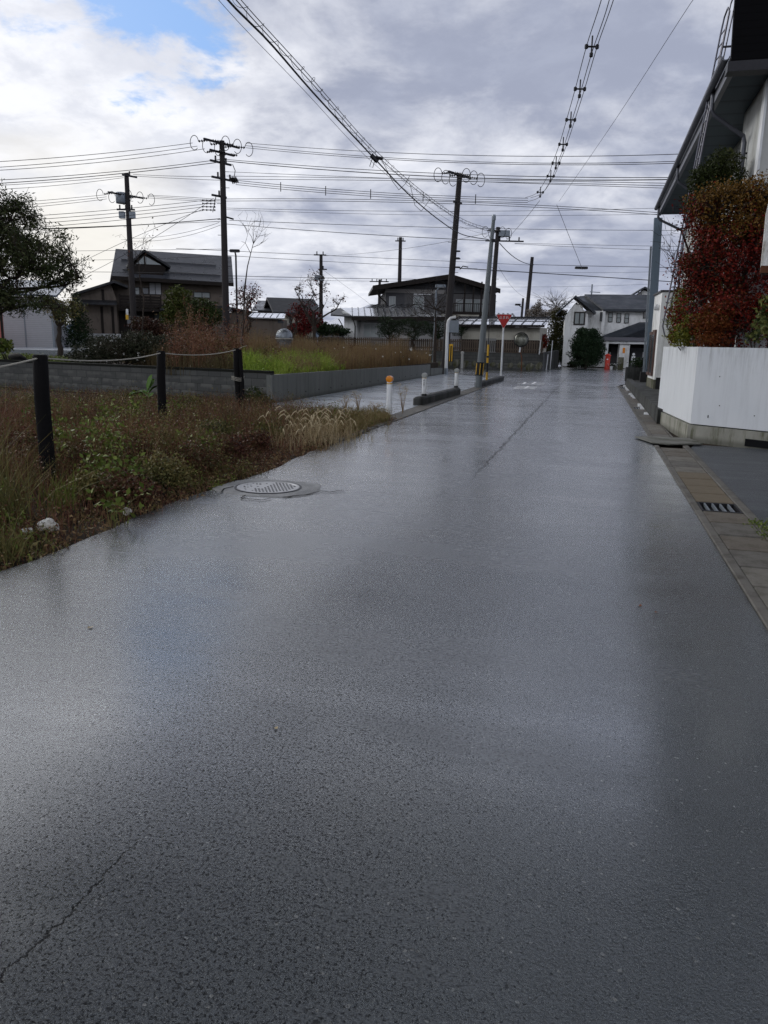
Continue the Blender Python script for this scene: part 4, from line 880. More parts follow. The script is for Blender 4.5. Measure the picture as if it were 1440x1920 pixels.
o = empty('triple_cable', 'nearly level three-wire span from the tallest pole to the curve right of centre', 'cable', (0, 0, 8), 0, 'overhead cables')
dlast = float(np.dot(np.array(ch[-1]), FW)); q_ = qpts([(442, 344), (520, 347), (700, 364), (893, 376), (990, 374)], 41, dlast, 40)
for off in (UP*.1, UP*0, UP*-.1): MB().tube([p+off for p in q_], .013, 5).build('cable', M_WIRE, o, True)
for px in (522, 610, 700, 795, 893): c = min(q_, key=lambda p: abs((p-P(px, 360, np.dot(np.array(p), FW))).length)); MB().tube([c-UP*.22, c+UP*.22], .022, 6).build('spacer', M_METD, o, True)
for lab, ctr_ in (('hair-thin line from the top edge right of the triple span, falling left', [(1345, -60, 9.5), (1299, 0, 9.3), (1150, 230, 8.9), (1048, 378, 8.9)]), ('hair-thin line falling from the meeting point down behind the white house', [(1044, 384, 8.8), (1062, 430, 8.0), (1092, 505, 5.6)]), ('hair-thin line falling left from the curve of the triple span', [(1012, 376, 8.6), (985, 410, 8.2), (948, 452, 8.0)])):
    o = MB().tube(hpts(ctr_, 20), .007 if 'top' in lab else .012, 4).build('overhead_wire', M_WIRE); tag(o, lab, 'wire', 'overhead wires')
# ---------------------------------------------------------------- big building on the right
bb = empty('large_building', 'tall dark-roofed building with a deep blue-grey soffit along the right side', 'building', (2.7, 16, 0))
M_SOF = siding('blue_soffit', (.045, .07, .09), .9, 1, .7); M_WALLR = mat('pale_wall', (.50, .51, .49), .8, .12, 2.5, .2, 100, dirt=(.27, .27, .25), dirt_amt=.35)
M_GUTM = mat('gutter_metal', (.10, .105, .125), .4, .15, 5, .03, metal=.3)
ye = 31.7
w = MB(); w.bb(2.7, 9, 16.35, 18.8, 0, 6.36); w.bb(2.98, 9, 18.8, 24.2, 0, 6.36); w.bb(2.72, 9, 24.2, 24.9, 0, 6.36); w.bb(2.98, 9, 24.9, ye-.1, 0, 6.36); w.build('wall', M_WALLR, bb, True)
MB().bb(2.66, 2.70, 16.32, 16.62, .3, 6.3).build('corner_trim', M_WPAINT, bb, True)
MB().bb(2.06, 9, 16.0, ye, 6.36, 6.40).build('soffit', M_SOF, bb, True)
w = MB(); w.extr([(2.02, 16.0, 6.40), (2.02, 16.0, 6.62), (7, 16.0, 9.4), (9, 16.0, 9.4), (9, 16.0, 6.42)], (0, ye-16, 0)); rf = w.build('roof', M_ROOFD, bb, True)
MB().bb(1.97, 2.06, 16.0, ye+.05, 6.33, 6.62, .01).build('fascia', M_GUTM, bb, True)
gt = MB(); pr = [(-.075+.075*math.cos(a_), .075*math.sin(a_)) for a_ in [math.pi+math.pi*k/8 for k in range(9)]]
gt.extr([(1.96+p[0], 16.0, 6.60+p[1]) for p in pr]+[(1.95+.055*math.cos(a_)-.06, 16.0, 6.60+.055*math.sin(a_)) for a_ in [2*math.pi-math.pi*k/8 for k in range(9)]], (0, ye-15.9, 0)); gt.build('rain_gutter', M_GUTM, bb, True)
w = MB(); w.extr([(1.97, 0, 6.30), (2.6, 0, 6.30), (2.6, 0, 6.36), (9, 0, 6.36), (9, 0, 12.5), (1.80, 0, 12.5), (1.93, 0, 7.3)], (0, .12, 0)); w.v = [(x, y+15.86, z) for x, y, z in w.v]; w.build('upper_gable', M_BLKSID, bb, True)
MB().extr([(1.90, 15.7, 6.26), (9, 15.7, 6.26), (9, 15.7, 6.42), (1.90, 15.7, 6.42)], (0, .3, 0)).build('eave_beam', M_METD, bb, True)
MB().extr([(1.92, 15.98, 6.6), (2.6, 15.98, 6.9), (7, 15.98, 12), (7, 15.98, 12.4), (1.82, 15.98, 12.4)], (0, 5, 0)).build('upper_roof', M_ROOFD, bb, True) if False else None
def downpipe(y, x1=2.66, zb=.3):
    MB().tube([(1.95, y, 6.62), (1.95, y, 6.22), (2.02, y, 6.12), (x1-.06, y+.02, 5.72), (x1-.03, y+.02, 5.6), (x1-.03, y+.02, zb)], .045, 8).build('downpipe', M_GUTM, bb, True)
downpipe(17.9); downpipe(31.3, 2.92); downpipe(24.6, 2.7, 5.5)
for z in (5.4, 4.4, 3.4): MB().tube([(2.63, 17.92, z), (2.72, 17.92, z)], .02, 6).build('pipe_bracket', M_METD, bb, True)
f = MB().bb(3.25, 4.6, 16.26, 16.34, 3.9, 5.6).build('window', M_FRAME, bb, True); MB().bb(3.3, 4.55, 16.24, 16.262, 3.95, 5.55).build('pane', M_GLASS, f, True)
f = MB().bb(2.9, 2.975, 26.6, 28.4, 3.6, 4.8).build('window', M_FRAME, bb, True); MB().bb(2.88, 2.901, 26.7, 28.3, 3.7, 4.7).build('pane', M_GLASS, f, True)
MB().tube([(2.6, 18.2, 5.5), (2.55, 17.6, 5.1), (2.68, 17.0, 4.75), (2.68, 16.6, 4.6)], .008, 5).build('cable', M_WIRE, bb, True)
# ladder leaning at the eave
ld = empty('ladder', 'tall thin steel ladder with hooped tops rising past the big eave', 'ladder', A(1241, 620, 20)); M_LAD = mat('ladder_steel', (.13, .13, .16), .4, .2, 6, .03, metal=.4)
la = A(1240.5, 622, 18.4); lt = A(1352, 60, 18.4); lb_ = lt-la; du = lb_.normalized(); wv_ = Vector((.05, -.42, 0))
def lp(t_, s_): return la+lb_*t_+wv_*s_
hoop = [lp(1, 0), lp(1, 0)+du*.25+wv_*.1, lp(1, 0)+du*.36+wv_*.5, lp(1, 1)+du*.22, lp(1, 1)]
MB().tube([lp(.01, 0)+Vector((.25, 0, -.12)), lp(.0, 0)+Vector((.08, 0, -.1)), lp(.02, 0), lp(.5, 0)]+hoop+[lp(.6, 1), lp(.02, 1)], .018, 6).build('rail', M_LAD, ld, True)
off = Vector((.10, .05, .25)); MB().tube([lp(.0, 0)+Vector((.3, 0, -.1)), lp(.015, 0)+Vector((.1, 0, 0)), lp(.5, 0)+off*.5]+[p+off for p in hoop]+[lp(.75, 1)+off*.7], .014, 6).build('rail', M_LAD, ld, True)
for t_ in [0.04+.0395*k for k in range(25)]: MB().tube([lp(t_, 0), lp(t_, 1)], .012, 6).build('rung', M_LAD, ld, True)
for t_ in (.86, .93): MB().tube([lp(t_, 1), lp(t_, 1)+Vector((.35, 0, 0))], .02, 6).build('bracket', M_LAD, ld, True)
# blue-grey steel column
co = empty('steel_column', 'tall blue-grey square steel column under the far eave corner', 'column', (2.28, 33.2, 0)); cm = mat('blue_grey_paint', (.15, .20, .25), .5, .12, 3, .05, 60, stretch=(1, 1, .3))
MB().extr([(2.12, 33.0, .1), (2.42, 33.0, .1), (2.42, 33.3, .1), (2.12, 33.3, .1)], (-.20, 0, 6.35)).build('column', cm, co, True)
w = MB(); w.extr([(2.02, 33.05, .1), (2.09, 33.05, .1), (2.09, 33.15, .1), (2.02, 33.15, .1)], (-.16, 0, 5.3)); w.build('conduit', M_STEEL, co, True)
MB().box((2.27, 33.15, .12), (.42, .42, .1)).build('base_plate', M_STEEL, co, True)
# forecourt step, kerb wall
structure(MB().prism([(1.6, 17.5), (1.62, 34.3), (6, 34.3), (6, 17.2), (2, 17.2)], -.05, .26).build('forecourt', M_CONCD))
kw = MB().prism([(1.40, 17.0), (1.42, 34.5), (1.62, 34.5), (1.6, 17.0)], -.05, .31).build('kerb_wall', M_CONCD); tag(kw, 'long low dark kerb wall edging the raised forecourt', 'kerb wall')
random.seed(12); y = 19.2
while y < 33:
    L = random.uniform(.25, 1.1)
    if random.random() < .8 and not (24 < y < 25):
        w = random.uniform(.05, .1); o = MB().prism([(1.36-w, y+.05), (1.385, y), (1.385, y+L), (1.36-w*random.uniform(.5, 1), y+L-.08)], 0, .02+random.uniform(0, .02)).build('snow_patch', M_WPAINT); tag(o, 'thin white strip of slush along the foot of the kerb wall', 'slush', 'slush strips by the kerb wall')
    y += L+random.uniform(.05, .4)
# garden wall
gw = empty('garden_wall', 'white garden wall on a stained concrete footing around the maple', 'wall', (1.74, 14.35, 0))
C0 = Vector((1.74, 14.38)); C1 = Vector((1.44, 17.6)); C2 = Vector((6.2, 11.05))
def wall_L(th, z0, z1, off, cut=0):
    d1 = (C1-C0).normalized(); d2 = (C2-C0).normalized(); n1 = Vector((-d1.y, d1.x)); n2 = Vector((d2.y, -d2.x))
    o0 = C0+ (n1*off+n2*off)*.75; a1 = C1+n1*off; a2 = C2+n2*off; i1 = a1-n1*th; i2 = a2-n2*th; i0 = o0+(d1+d2).normalized()*th*1.18
    return MB().prism([tuple(a1), tuple(o0), tuple(a2), tuple(i2), tuple(i0), tuple(i1)], z0, z1)
t = NT('painted_wall'); p = t.pos(); n = t.noise(2, 6, .6, t.scale(p, (1, 1, .6))); s = t.n('ShaderNodeSeparateXYZ'); t.set(s.inputs[0], p)
c = t.mix(n, (.60, .63, .66), (.72, .745, .76)); dr = t.noise(9, 5, .7, t.scale(p, (1, 1, .1))); top_ = t.range(s.outputs[2], .9, 1.6, 0, 1)
c = t.mix(t.math('MULTIPLY', t.range(dr, .44, .68), t.math('ADD', t.math('MULTIPLY', top_, .35), .12)), c, (.24, .25, .25))
vv = t.voro(2.6, p); c = t.mix(t.range(vv, .003, .006, .5, 0), c, (.1, .1, .1)); c = t.mix(t.range(s.outputs[2], .2, .32, .35, 0), c, (.36, .36, .33))
M_PW = t.out(c, .6, t.bump(t.noise(50, 3, .6, p), .12, .01))
gwo = wall_L(.16, .27, 1.58, 0); gwo.build('painted_wall', M_PW, gw, True); t = NT('mossy_footing'); p = t.pos(); s = t.n('ShaderNodeSeparateXYZ'); t.set(s.inputs[0], p)
n = t.noise(4, 7, .7, t.scale(p, (1, 1, .5))); c = t.mix(n, (.17, .17, .145), (.38, .375, .32)); st = t.noise(7, 5, .7, t.scale(p, (1, 1, .15))); c = t.mix(t.range(st, .48, .66, 0, .8), c, (.07, .075, .03)); c = t.mix(t.range(s.outputs[2], 0, .1, .6, 0), c, (.06, .06, .045))
M_FOOT = t.out(c, .85, t.bump(t.math('ADD', n, t.noise(60, 3)), .4, .015))
wall_L(.22, -.05, .25, .03).build('footing', M_FOOT, gw, True); wall_L(.1, .25, .27, -.035).build('joint', M_BLK, gw, True)
d2 = (C2-C0).normalized(); q = C0+d2*1.05; n2 = Vector((d2.y, -d2.x)); MB().box((q.x+n2.x*.012+d2.x*.35, q.y+n2.y*.012+d2.y*.35, .06), (.75, .08, .12), math.atan2(d2.y, d2.x)).build('drain_opening', M_BLACK, gw, True)
for k, (s_, z) in enumerate(((.34, 1.1), (.38, .62), (.85, .5), (.24, .42))):
    q = C0+d2*s_*1.3; MB().box((q.x+n2.x*.003, q.y+n2.y*.003, z), (.014, .006, .016 if k != 3 else .045), math.atan2(d2.y, d2.x)).build('chip', M_BLK, gw, True)
# annex with brown windows
c0 = G(1225, 729, .26); c1 = G(1212.5, 723, .26); an = empty('annex', 'small white flat-roofed annex with tall brown windows beyond the garden wall', 'building', (c0.x, c0.y, 0)); H_ = A(1238, 547, c0.y).z; dA = Vector((c1.x-c0.x, c1.y-c0.y, 0)); LA = min(dA.length, 6.5); dA = dA.normalized(); dB = Vector((1, -.08, 0)).normalized()
def aq(s_, w_, z): return Vector((c0.x, c0.y, 0))+dA*s_+dB*w_+UP*z
MB().prism([tuple(aq(0, 0, 0))[:2], tuple(aq(0, 1.5, 0))[:2], tuple(aq(LA, 1.5, 0))[:2], tuple(aq(LA, 0, 0))[:2]], .55, H_).build('wall', M_WALLW, an, True)
MB().prism([tuple(aq(-.02, -.02, 0))[:2], tuple(aq(-.02, 1.5, 0))[:2], tuple(aq(LA, 1.5, 0))[:2], tuple(aq(LA, -.02, 0))[:2]], .2, .55).build('plinth', M_CONCM, an, True)
MB().prism([tuple(aq(-.05, -.05, 0))[:2], tuple(aq(-.05, 1.5, 0))[:2], tuple(aq(LA, 1.5, 0))[:2], tuple(aq(LA+.05, -.05, 0))[:2]], H_, H_+.05).build('roof_edge', M_METD, an, True)
M_BRN = mat('brown_window_frame', (.09, .05, .04), .5, .2, 6, .03); zt_ = H_-1.15
for k in range(2):
    s0 = .5+k*LA*.42; s1 = s0+LA*.34; fr = MB().prism([tuple(aq(s0, -.06, 0))[:2], tuple(aq(s0, .0, 0))[:2], tuple(aq(s1, .0, 0))[:2], tuple(aq(s1, -.06, 0))[:2]], .65, zt_-.05*k).build('window', M_BRN, an, True)
    for j in range(2): a0 = s0+.08+(s1-s0-.1)*j/2; a1 = a0+(s1-s0)/2-.12; MB().prism([tuple(aq(a0, -.07, 0))[:2], tuple(aq(a0, -.058, 0))[:2], tuple(aq(a1, -.058, 0))[:2], tuple(aq(a1, -.07, 0))[:2]], .75, zt_-.15).build('pane', M_GLASS, fr, True)
MB().prism([tuple(aq(-.03, .05, 0))[:2], tuple(aq(-.03, .75, 0))[:2], tuple(aq(0, .75, 0))[:2], tuple(aq(0, .05, 0))[:2]], .26, .62).build('dark_panel', M_BLK, an, True)
vq = aq(LA*.25, -.1, H_-.45); MB().lathe([(.10, -.08), (.10, .0), (.07, .05), (.001, .06)], vq, 12, Matrix.Rotation(-math.pi/2, 3, 'Y')).build('vent_hood', M_WPAINT, an, True)
def planter(px0, px1, pyt, pyb, y, lab, m):
    a = A(px0, pyb, y); b = A(px1, pyb, y); zt = A((px0+px1)/2, pyt, y).z; root = empty('planter', lab, 'planter', ((a.x+b.x)/2, y+.2, .1)); w = b.x-a.x
    bx = MB(); t_ = .04; cx = (a.x+b.x)/2; zb = .2
    bx.bb(a.x, b.x, y, y+t_, zb, zt); bx.bb(a.x, b.x, y+.45-t_, y+.45, zb, zt); bx.bb(a.x, a.x+t_, y+t_, y+.45-t_, zb, zt); bx.bb(b.x-t_, b.x, y+t_, y+.45-t_, zb, zt); bx.bb(a.x+t_, b.x-t_, y+t_, y+.45-t_, zb, zt-.05); bx.build('box', m, root, True)
    return cx, y+.22, zt
p1_ = planter(1172, 1203, 689, 709, 33.3, 'wide dark stone planter on the end of the kerb wall', M_CONCD); p2_ = planter(1200, 1214, 698, 713, 31.5, 'small black planter beside the blue-grey column', M_BLK)
LM_DK = leafmat('dark_leaves', [(.012, .022, .010), (.02, .038, .014), (.035, .055, .02)])
o = blob_shrub('potted_plant', 'low leafy plant with a pale flower in the wide planter', 'plant', (p1_[0]+.15, p1_[1], p1_[2]-.05), [(p1_[0]+.2, p1_[1], p1_[2]+.18, .42, .2, .22)], 700, .07, LM_DK, M_BARK, 3)
MB().lathe([(.05, 0), (.06, .02), (.001, .04)], (p1_[0]+.5, p1_[1]-.15, p1_[2]+.2), 8).build('flower', M_WPAINT, o, True)
# edge of a white hanging sign at the right
o = empty('hanging_sign', 'lower corner of a white box sign at the right edge of the view', 'sign', A(1436, 450, 9)); a = A(1427, 498, 9); b = A(1437, 395, 9)
MB().extr([(a.x, 9, a.z), (a.x+.5, 9.0, a.z-.01), (a.x+.5, 9, b.z+.4), (b.x+.05, 9, b.z+.4), (b.x, 9, b.z)], (.05, .3, 0)).build('panel', M_PLAS, o, True); MB().extr([(a.x, 9, a.z-.07), (a.x+.5, 9, a.z-.08), (a.x+.5, 9, a.z-.01), (a.x, 9, a.z)], (.05, .3, 0)).build('bottom_edge', M_RUST, o, True)
MB().tube([(a.x+.45, 9.15, -.05), (a.x+.45, 9.15, b.z+.3)], .04, 10).build('pole', M_STEEL, o, True)
# ---------------------------------------------------------------- white house beyond the junction
F = Frame(1060, 61.5, 1240, 60.3, 'white_house', 'white house with dark slate roofs behind the red pillar postbox', 'house'); R_ = F.root
u0, u1, _, ze = F.rect(1060, 590, 1103, 585, 0)
w = MB(); zr = F.z(1073, 558); um = F.u(1073); wl = MB().extr([(u0, 0, 0), (u1, 0, 0), (u1, 0, ze-.2), (um+.1, 0, zr-.35), (u0, 0, ze-.35)], (0, 1.6, 0)).build('wall', M_WALLW, R_)
rr = gable(F.u(1049), F.u(1104), 0, 1.8, F.z(1049, 588)+.25, zr, 'v', .35, .16, um).build('roof', M_SHING, R_)
vb = 1.1; ub0 = F.u(1104, vb); ub1 = F.u(1250, vb); zeb = F.z(1140, 583, vb)
MB().bb(ub0-1.0, ub1, vb, vb+6, 0, zeb).build('wall', M_WALLW, R_)
zrb = F.z(1150, 556, vb+3); s_ = [(F.uz(1131, 583, vb-.5)), (F.uz(1096, 552, vb+3)[0], zrb), (F.uz(1250, 563, vb+3)), (F.uz(1250, 586, vb-.5))]
MB().extr([(s_[0][0], vb-.5, s_[0][1]), (s_[3][0], vb-.5, s_[0][1]), (s_[3][0], vb+3, s_[1][1]), (s_[1][0], vb+3, s_[1][1])], (0, 0, .16)).build('roof', M_SHING, R_)
q0 = F.uz(1104, 583, vb+.1); q1 = F.uz(1075, 557, vb+2.2); q2 = F.uz(1104, 553, vb+3.4); q3 = F.uz(1134, 581, vb+.1)
MB().extr([(q0[0], vb+.1, q0[1]), (q3[0], vb+.1, q3[1]), (q2[0], vb+3.4, q2[1]), (q1[0], vb+2.2, q1[1])], (0, .05, -.12)).build('roof', M_SHING, R_)
MB().extr([(s_[0][0], vb+6.5, s_[0][1]), (s_[3][0], vb+6.5, s_[0][1]), (s_[3][0], vb+3, s_[1][1]), (s_[1][0], vb+3, s_[1][1])], (0, 0, .16)).build('roof', M_SHING, R_)
MB().extr([(ub0-.9, vb, zeb), (ub0-.9, vb+6, zeb), (ub0-.9, vb+3, zrb-.1)], (.3, 0, 0)).build('gable_wall', M_WALLW, R_)
ug = F.uz(1186, 555, vb+4.5); ug1 = F.uz(1250, 555, vb+4.5); zg0 = F.z(1182, 552, vb+4.5); zg1 = F.z(1199, 541, vb+4.5); uc = F.u(1199, vb+4.5)
MB().extr([(ug[0]+.2, 0, zrb-1), (ug[0]+3, 0, zrb-1), (ug[0]+3, 0, zg0), (uc+.05, 0, zg1-.1), (ug[0]+.2, 0, zg0)], (0, 3, 0)); 
w = MB().extr([(F.u(1188, vb+4.5), vb+4.5, zrb-1.2), (F.u(1225, vb+4.5), vb+4.5, zrb-1.2), (F.u(1225, vb+4.5), vb+4.5, zg0-.2), (uc, vb+4.5, zg1-.1), (F.u(1188, vb+4.5), vb+4.5, zg0)], (0, 2, 0)); w.build('loft_wall', M_WALLW, R_)
gable(F.u(1186, vb+4.5), F.u(1214, vb+4.5)+.3, vb+4.5, vb+6.5, zg0+.1, zg1, 'v', .35, .14, uc).build('roof', M_SHING, R_)
for x0 in (1196.5, 1201): F.window(x0, 548, x0+1.8, 553, vb+4.45, 1, fw=.015)
for x0 in (1081, 1085): F.window(x0, 568, x0+1.2, 571, -.02, 1, fw=.015)
F.window(1079, 587, 1094, 607, -.02, 2, fw=.1, gm=M_CURT)
for x0, yy in ((1142, 587), (1157.5, 588), (1172.5, 589)): F.window(x0, yy, x0+5, yy+16, vb-.02, 1, rows=2, fw=.045, gm=M_CURT)
F.window(1208, 583, 1216, 596, vb-.02, 1, fw=.05)
F.window(1126, 586, 1128, 602, vb-.5, 1, fw=.03)
MB().bb(F.u(1125, vb-.45), F.u(1131, vb-.45), vb-.45, vb, 2.0, zeb).build('bay_wall', M_WALLW, R_)
# porch roof (hipped) and pillars
va = -1.6; zq = F.z(1150, 632, va); zt2 = F.z(1200, 604, vb)
ua, ubp = F.u(1124, va), F.u(1250, va); ux = F.u(1166, va); ut = F.u(1196, vb)
hp = MB(); hp.add([(ua, va+.6, zq), (ux, va, zq), (ubp, va, zq), (ubp, vb, zt2), (ut, vb, zt2), (F.u(1130, vb), vb, zq+.1)], [(0, 1, 4, 5), (1, 2, 3, 4), (0, 5, 4, 3, 2, 1)]); hp.build('porch_roof', M_SHING, R_)
MB().prism([(ua, va+.6), (ux, va-.03), (ubp, va-.03), (ubp, vb-.1), (ua, vb-.1)], zq-.28, zq-.004).build('porch_fascia', mat('grey_fascia', (.13, .13, .15), .5, .1, 4, .03), R_)
MB().prism([(ua+.15, va+.72), (ux, va+.12), (ubp, va+.12), (ubp, vb-.1), (ua+.15, vb-.1)], zq-.48, zq-.284).build('porch_beam', M_WPAINT, R_)
MB().bb(F.u(1163, va+.3), F.u(1182, va+.3), va+.3, va+1.5, 0, zq-.484).build('pillar', M_WALLW, R_)
MB().bb(F.u(1140, vb-.05), ubp, vb-.12, vb-.02, 0, zq-.49).build('porch_recess', M_WOODD, R_)
def pan(x0, y0, x1, y1, v, m, name): a_ = F.rect(x0, y0, x1, y1, v); return MB().bb(a_[0], a_[1], v-.03, v, a_[2], a_[3]).build(name, m, R_)
pan(1147, 650, 1163, 690, vb-.14, M_SIDD, 'door'); pan(1183, 652, 1212, 690, vb-.14, M_SIDD, 'shutter'); pan(1168, 652, 1171.5, 662, va+.29, M_ORG, 'orange_notice'); pan(1205, 660, 1209, 671, vb-.18, M_WPAINT, 'notice')
pan(1136.5, 636, 1139, 672, va+.5, M_WPAINT, 'thin_post'); pan(1143, 660, 1145, 664, vb-.2, M_WPAINT, 'doorbell')
an_ = F.uz(1109, 552, vb+4); at_ = F.uz(1109, 533, vb+4); MB().tube([(an_[0], vb+4, an_[1]), (an_[0], vb+4, at_[1])], .06, 6).tube([(an_[0]-.15, vb+4, at_[1]-.6), (an_[0]+.7, vb+4, at_[1]-.65)], .03, 5).build('aerial', M_STEEL, R_)
# pillar postbox
M_PBR = mat('postbox_red', (.55, .035, .015), .38, .1, 5, .03); g_ = G(1138, 692.3); hz = P(1138, 663, np.dot(np.array([g_.x, g_.y, 0]), FW)).z; sc_ = hz/1.35
pb = empty('postbox', 'red cylindrical pillar postbox in front of the white house', 'postbox', (g_.x, g_.y, 0), math.radians(-6)); S_ = lambda pr: [(r*sc_*1.08, z*sc_) for r, z in pr]
MB().lathe(S_([(.24, 0), (.24, .1), (.21, .12), (.2, .14), (.2, 1.12)]), (0, 0, 0), 24).build('body', M_PBR, pb, False, True)
MB().lathe(S_([(.2, 1.12), (.235, 1.13), (.25, 1.16), (.25, 1.2), (.21, 1.25), (.12, 1.31), (.03, 1.35), (.001, 1.35)]), (0, 0, 0), 24).build('cap', M_PBR, pb, False, True)
MB().box((0, -.21*sc_, 1.0*sc_), (.2*sc_, .05, .05*sc_)).build('slot_hood', M_PBR, pb); MB().box((0, -.222*sc_, .98*sc_), (.15*sc_, .02, .02*sc_)).build('slot', M_BLK, pb)
MB().box((0, -.212*sc_, .86*sc_), (.14*sc_, .03, .1*sc_)).build('plate', M_WPAINT, pb); MB().box((0, -.208*sc_, .45*sc_), (.22*sc_, .03, .4*sc_), 0, .01).build('door', M_PBR, pb)
# stone post, round notice stand, flower pots by the porch
g_ = G(1162, 692.5); o = MB().prism([(-.17, -.15), (.2, -.15), (.24, .2), (-.14, .2)], 0, .85).build('stone_post', M_CONCM); o.location = g_; tag(o, 'broken-topped concrete post beside the flower pots', 'stone post')
o.data.vertices[4].co.z -= .12
g_ = G(1184, 690); o = empty('notice_stand', 'white notice board with a round black-ringed head by the porch pillar', 'sign', (g_.x-.0, g_.y-1.5, 0)); 
MB().bb(-.13, .13, -.02, .02, .3, .92).build('board', M_WPAINT, o); MB().lathe([(.15, -.02), (.15, .02)], (0, 0, 1.05), 16, Matrix.Rotation(math.pi/2, 3, 'X')).build('ring', M_BLK, o); MB().lathe([(.1, -.03), (.1, .03)], (0, 0, 1.05), 16, Matrix.Rotation(math.pi/2, 3, 'X')).build('disc', M_WPAINT, o)
for k in range(4): MB().bb(-.03, .03, -.024, -.02, .4+.12*k, .47+.12*k).build('character', M_BLK, o)
MB().bb(-.02, .02, -.01, .01, 0, .3).build('leg', M_METD, o)
g_ = G(1151, 693); o = empty('flower_pot', 'small pots of pale flowers between postbox and concrete post', 'plant pot', g_)
for dx, r in ((-.18, .11), (.08, .13)): MB().lathe([(r*.7, 0), (r, .2), (r*1.1, .2), (r*1.1, .23), (r*.8, .2)], (dx, 0, 0), 12).build('pot', M_WPAINT if dx < 0 else M_CONC, o)
V, Q = leaf_arrays(np.array([0, 0, .34])+np.array(g_)+RNG.normal(size=(160, 3))*[.22, .1, .08], .07, .6); npmesh('leaves', V, Q, LM_DK, o); V, Q = leaf_arrays(np.array([0, -.05, .38])+np.array(g_)+RNG.normal(size=(30, 3))*[.2, .1, .07], .08, .9); npmesh('flowers', V, Q, M_WPAINT, o)
# ---------------------------------------------------------------- board fence on a block wall
F = Frame(545, 58.5, 1020, 49.9, 'board_fence', 'long brown board fence standing on a dark block wall', 'fence'); L = F.L
MB().bb(0, L, 0, .22, -.1, 1.06).build('block_base', M_BLOCK, F.root)
M_FEN = mat('weathered_boards', (.10, .078, .06), .75, .35, 2, .2, 60, stretch=(6, 1, .4), dirt=(.05, .045, .04), dirt_amt=.3)
b = MB(); u = .05
while u < L-.1: b.bb(u, u+.1, -.02, .0, 1.12, 1.86+random.uniform(-.01, .01)); u += .155
b.bb(0, L, .0, .04, 1.25, 1.32); b.bb(0, L, .0, .04, 1.68, 1.75); b.bb(0, L, -.03, .05, 1.06, 1.10); b.build('boards', M_FEN, F.root)
u = 1.0
while u < L: MB().bb(u, u+.08, .04, .12, 1.06, 1.85).build('post', M_WOODD, F.root); u += 2.2
b = MB(); random.seed(5)
for k in range(16):
    uu = L-.25-k*.62+random.uniform(-.08, .08); rr_ = random.uniform(.2, .32); b.lathe([(.001, -.04), (rr_, -.03), (rr_*.95, .02), (rr_*.5, .05), (.001, .06)], (uu, -.02, .25+random.uniform(-.04, .05)), 7, Matrix.Rotation(math.pi/2, 3, 'X') @ Matrix.Rotation(random.random(), 3, 'Z') @ Matrix.Diagonal((1, .75, 1)))
b.build('rubble_stones', M_CONCM, F.root, False, True)
a_ = F.uz(1013, 642); MB().tube([(a_[0], -.1, 1.0), (a_[0]+.05, -.1, 1.9)], .03, 6).build('drain_pipe', M_WPAINT, F.root)
a_ = F.uz(907, 635); b_ = F.uz(931, 635); b = MB(); u = a_[0]
while u < b_[0]: b.bb(u, u+.05, -.07, -.04, 1.1, 1.8); u += .13
b.bb(a_[0], b_[0], -.075, -.04, 1.8, 1.95); b.bb(a_[0], b_[0], -.07, -.04, 1.05, 1.1); b.build('pale_grille', mat('grey_grille', (.22, .22, .21), .6, .2, 5, .05), F.root)
# side return of the wall
sp0 = F.o+F.x*L; o = MB().extr([(sp0.x, sp0.y, 0), (sp0.x+.6, sp0.y+9, 0), (sp0.x+.6, sp0.y+9, 1.25), (sp0.x, sp0.y, 1.1)], (-.2, 0, 0)).build('return_wall', M_CONCD); tag(o, 'short grey wall turning the corner away from the board fence', 'wall')
for dx, dy, h in ((.18, 1.2, 1.0), (.3, 3.5, 1.9), (2.05, 8.2, 1.7), (2.2, 9.0, 1.5)):
    o = MB().tube([(sp0.x+dx, sp0.y+dy, 0), (sp0.x+dx+.05, sp0.y+dy, h)], .035, 8).build('marker_post', M_WPAINT); tag(o, 'slim pale post beside the lane running off past the board fence', 'post', 'slim posts by the lane')
# ---------------------------------------------------------------- shed roof and cream wall behind the fence
F = Frame(866, 54, 1011, 52, 'shed', 'cream walled shed with pale wet metal roof behind the board fence', 'shed')
z0 = F.z(940, 613, 0); MB().bb(0, F.L, 0, 2.6, 0, z0).build('wall', M_WALLC, F.root)
MB().bb(0, F.L, -.02, 0, 0, F.z(940, 637)).build('lower_boards', M_WOODD, F.root)
e0 = F.uz(845, 607, -.5); e1 = F.uz(1018, 614, -.5); r0 = F.uz(852, 598, .6); r1 = F.uz(1022, 603, .6)
zz0 = (e0[1]+e1[1])/2; zz1 = (r0[1]+r1[1])/2+.1
rf = MB(); rf.extr([(e0[0], -.5, zz0), (e1[0]+.1, -.5, zz0), (e1[0]+.1, 1.2, zz1), (e0[0], 1.2, zz1)], (0, 0, .07)); rf.build('roof', M_METR, F.root)
ribs(MB(), e0[0]+.1, e1[0], .68, (-.5, zz0+.07), (1.2, zz1+.07), .03, .05).build('roof_seams', M_SEAM, F.root)
MB().extr([(e0[0], .35, (zz0+zz1)/2+.07), (e1[0]+.1, .35, (zz0+zz1)/2+.07), (e1[0]+.1, .39, (zz0+zz1)/2+.085), (e0[0], .39, (zz0+zz1)/2+.085)], (0, 0, .03)).build('snow_guard', M_SEAM, F.root)
MB().extr([(e0[0], 1.15, zz1+.07), (e1[0]+.15, 1.15, zz1+.07), (e1[0]+.15, 1.3, zz1+.07), (e0[0], 1.3, zz1+.07)], (0, 0, .1)).build('ridge_cap', M_ROOFD, F.root)
